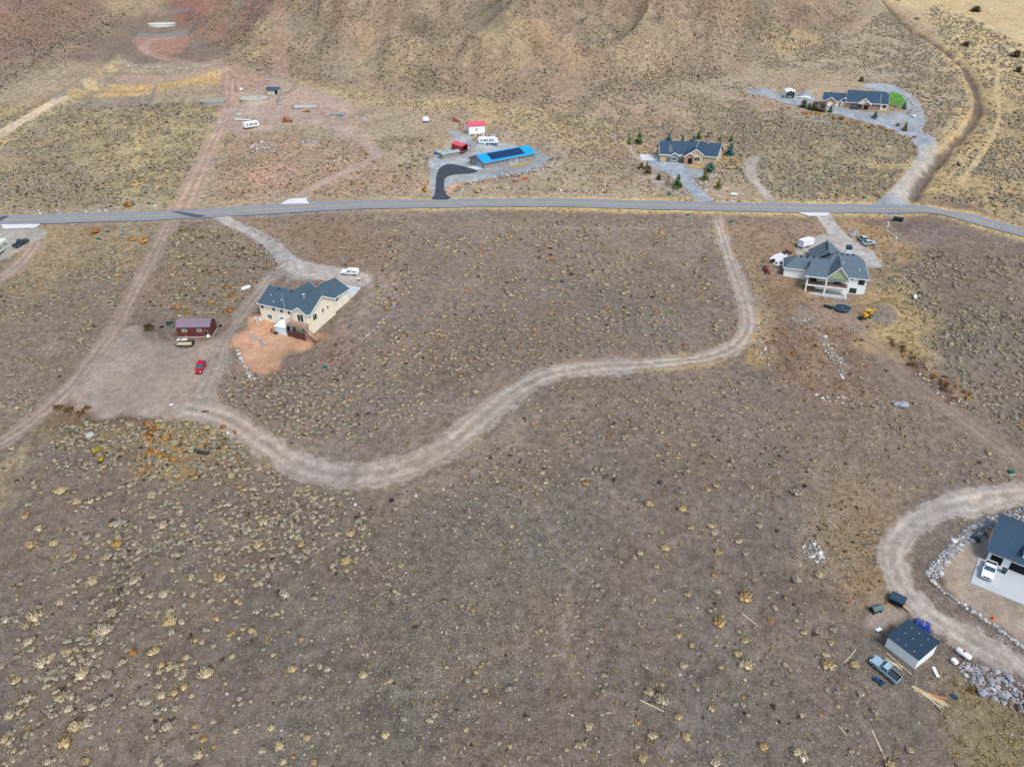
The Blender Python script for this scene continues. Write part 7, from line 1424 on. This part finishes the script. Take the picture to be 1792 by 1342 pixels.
def bare_tree(u, v, hp, m, label, seed):
    r = random.Random(seed); p = G(u, v); Z = depth(*p); hh = hp * Z / F / .92; t = empty('bare_tree', tuple(p), 0, label, 'tree'); MB().cyl((0, 0, -.2), (0, 0, hh * .95), hh * .018, hh * .004, 6).build('trunk', m, t)
    b = MB()
    for i in range(26):
        z = hh * (.25 + .65 * i / 26); a = r.random() * 6.28; L = hh * .3 * (1 - .6 * i / 26) * r.uniform(.6, 1.1); e = (math.cos(a) * L * .7, math.sin(a) * L * .7, z + L * .75); b.cyl((0, 0, z), e, hh * .007, hh * .003, 4, False)
        for q in range(3): a2 = a + r.uniform(-.9, .9); f = r.uniform(.4, .9); s0 = tuple(c * f if j < 2 else z + (e[2] - z) * f for j, c in enumerate(e)); b.cyl(s0, (s0[0] + math.cos(a2) * L * .35, s0[1] + math.sin(a2) * L * .35, s0[2] + L * .4), hh * .004, hh * .002, 4, False)
    b.build('branches', m, t)
bare_tree(*C3(598, 470), 200 / 7.467, PALEB, 'bare white-barked tree before the craftsman house', 1); bare_tree(*C3(775, 470), 150 / 7.467, TWIG, 'bare reddish tree before the porch of the craftsman house', 2); bare_tree(*C3(938, 705), 135 / 7.467, PALEB, 'thin bare pale sapling on the craftsman gravel', 3); bare_tree(*C3(1030, 570), 80 / 7.467, PALEB, 'small bare sapling on the dormant lawn', 4)
for i, (x, y) in enumerate(((1040, 500), (1120, 515), (1160, 520))): bare_tree(*C4(x, y), 70 / 5.973, PALEB, ['bare pale shrub before the lodge porch', 'middle bare shrub of three before the lodge', 'last bare shrub before the dark spruce'][i], 10 + i)
# ornamental grasses and orange brush
def clump(u, v, r_px, key, label, name='ornamental_grass', sq=1.0):
    p = G(u, v); rad = r_px * depth(*p) / F; me = {'r': RAB_ME, 's': SAGE_ME, 'o': ORANGE_ME, 'k': BROWN_ME, 'y': YEL_ME, 'x': RED_ME}[key]; o = link(name, me[rng.randrange(len(me))], loc=(p[0], p[1], p[2]), rz=rng.uniform(0, 6.28), s=(rad, rad, rad * sq)); tag(o, label, 'shrub')
ORANGE_ME = [shrub_mesh('orange_brush', leaf_mat('orange_brush_leaf', [(0, (196, 156, 96)), (.5, (192, 144, 80)), (1, (182, 124, 62))], .25), 910 + i, 6, 28, .15, .9, .7) for i in range(3)]; BROWN_ME = [shrub_mesh('brown_brush', leaf_mat('brown_brush_leaf', [(0, (110, 84, 54)), (1, (128, 98, 58))], .3), 920, 6, 26, .16, .7)]; YEL_ME = [shrub_mesh('yellow_brush', leaf_mat('yellow_brush_leaf', [(0, (196, 178, 62)), (1, (184, 160, 58))], .25), 930, 6, 28, .15, .9, .7)]; RED_ME = [shrub_mesh('red_brush', leaf_mat('red_brush_leaf', [(0, (214, 92, 80)), (1, (226, 116, 92))], .2), 940, 6, 26, .15, .5)]
clump(902, 319, 6, 'x', 'low red brush on the slope below the blue-roofed house', 'red_brush'); clump(918, 314, 7, 'x', 'second low red brush, uphill of the first', 'red_brush')
clump(172, 790, 10, 'y', 'bright yellow bush among grey sage', 'yellow_brush'); clump(178, 805, 9, 'y', 'second bright yellow bush just below the first', 'yellow_brush'); clump(1698, 1210, 9, 'k', 'rusty brown bush against the boulder pile', 'brown_brush')
clump(836, 337, 9, 'r', 'large golden bush at the roadside below the blue house', 'rabbitbrush'); clump(744, 335, 8, 'o', 'orange bush beside the asphalt driveway', 'orange_brush'); clump(168, 408, 11, 'o', 'large orange bush near the green utility boxes', 'orange_brush'); clump(232, 421, 8, 'o', 'orange bush above the sage field', 'orange_brush'); clump(253, 424, 10, 'o', 'orange-brown bush beside the long track', 'orange_brush'); clump(225, 362, 10, 'o', 'orange brush at the upper road edge', 'orange_brush')
cl = [(1275, 268, 9), (1285, 285, 9), (1277, 295, 8), (1290, 292, 9), (1298, 296, 7)]
for i, (u, v, r_) in enumerate(cl): clump(u, v, r_, 'r', ['golden ornamental grass nearest the blue spruce', 'golden ornamental grass on the rock slope', 'golden ornamental grass below the side patio', 'tall golden grass at the end of the hedge', 'last golden grass of the hedge, by the gravel path'][i])
grp = [(405, 520, 8), (395, 505, 7), (403, 545, 8), (362, 560, 7), (370, 530, 8), (330, 547, 7), (310, 540, 8), (442, 430, 7), (470, 465, 6), (1470, 227, 6)]
for (u, v, r_) in grp[:9]: clump(u, v, r_, 'o', 'orange-gold brush %s' % near_phrase(*G(u, v)[:2]), 'orange_brush'); COL.objects[-1]['group'] = 'orange brush above the barn'
for i, u in enumerate(np.linspace(1405, 1600, 26)):
    v = float(np.interp(u, [1405, 1440, 1480, 1520, 1560, 1600], [197, 204, 213, 221, 231, 244])) + rng.uniform(-2, 4); clump(u, v, rng.uniform(3, 6), 'o' if rng.random() < .6 else 'r', 'orange-gold brush on the bank below the lodge driveway', 'bank_brush'); COL.objects[-1]['group'] = 'brush on the lodge bank'
for (u, v) in [(260, 760), (265, 775), (272, 790), (285, 800), (262, 795), (300, 805), (290, 770), (310, 790), (255, 745), (275, 752), (395, 750), (405, 760), (120, 720), (140, 725), (105, 715), (150, 715)]: clump(u + rng.uniform(-4, 4), v, rng.uniform(7, 11), 'o' if u > 200 else 'k', 'orange weed clump on the bank below the dirt yard' if u > 200 else 'brown weed clump at the edge of the dirt yard', 'weed_clump'); COL.objects[-1]['group'] = 'weeds below the dirt yard'

for i in range(46):
    k = rng.random(); u = 1565 + 130 * k + rng.uniform(-8, 8); v = 605 + 100 * k + rng.uniform(-12, 14); clump(u, v, rng.uniform(3, 6), rng.choice('kkor'), 'brown weed clump on the earth berm', 'berm_weed'); COL.objects[-1]['group'] = 'weeds on the earth berm'
for i in range(60):
    u = rng.uniform(1335, 1560); v = rng.uniform(555, 690)
    if v > 560 + (u - 1335) * .75 + 60: continue
    clump(u, v, rng.uniform(2.5, 5), rng.choice('krros'), 'dry weed tuft in the churned soil below the white house', 'dry_weed'); COL.objects[-1]['group'] = 'weeds in the churned soil'
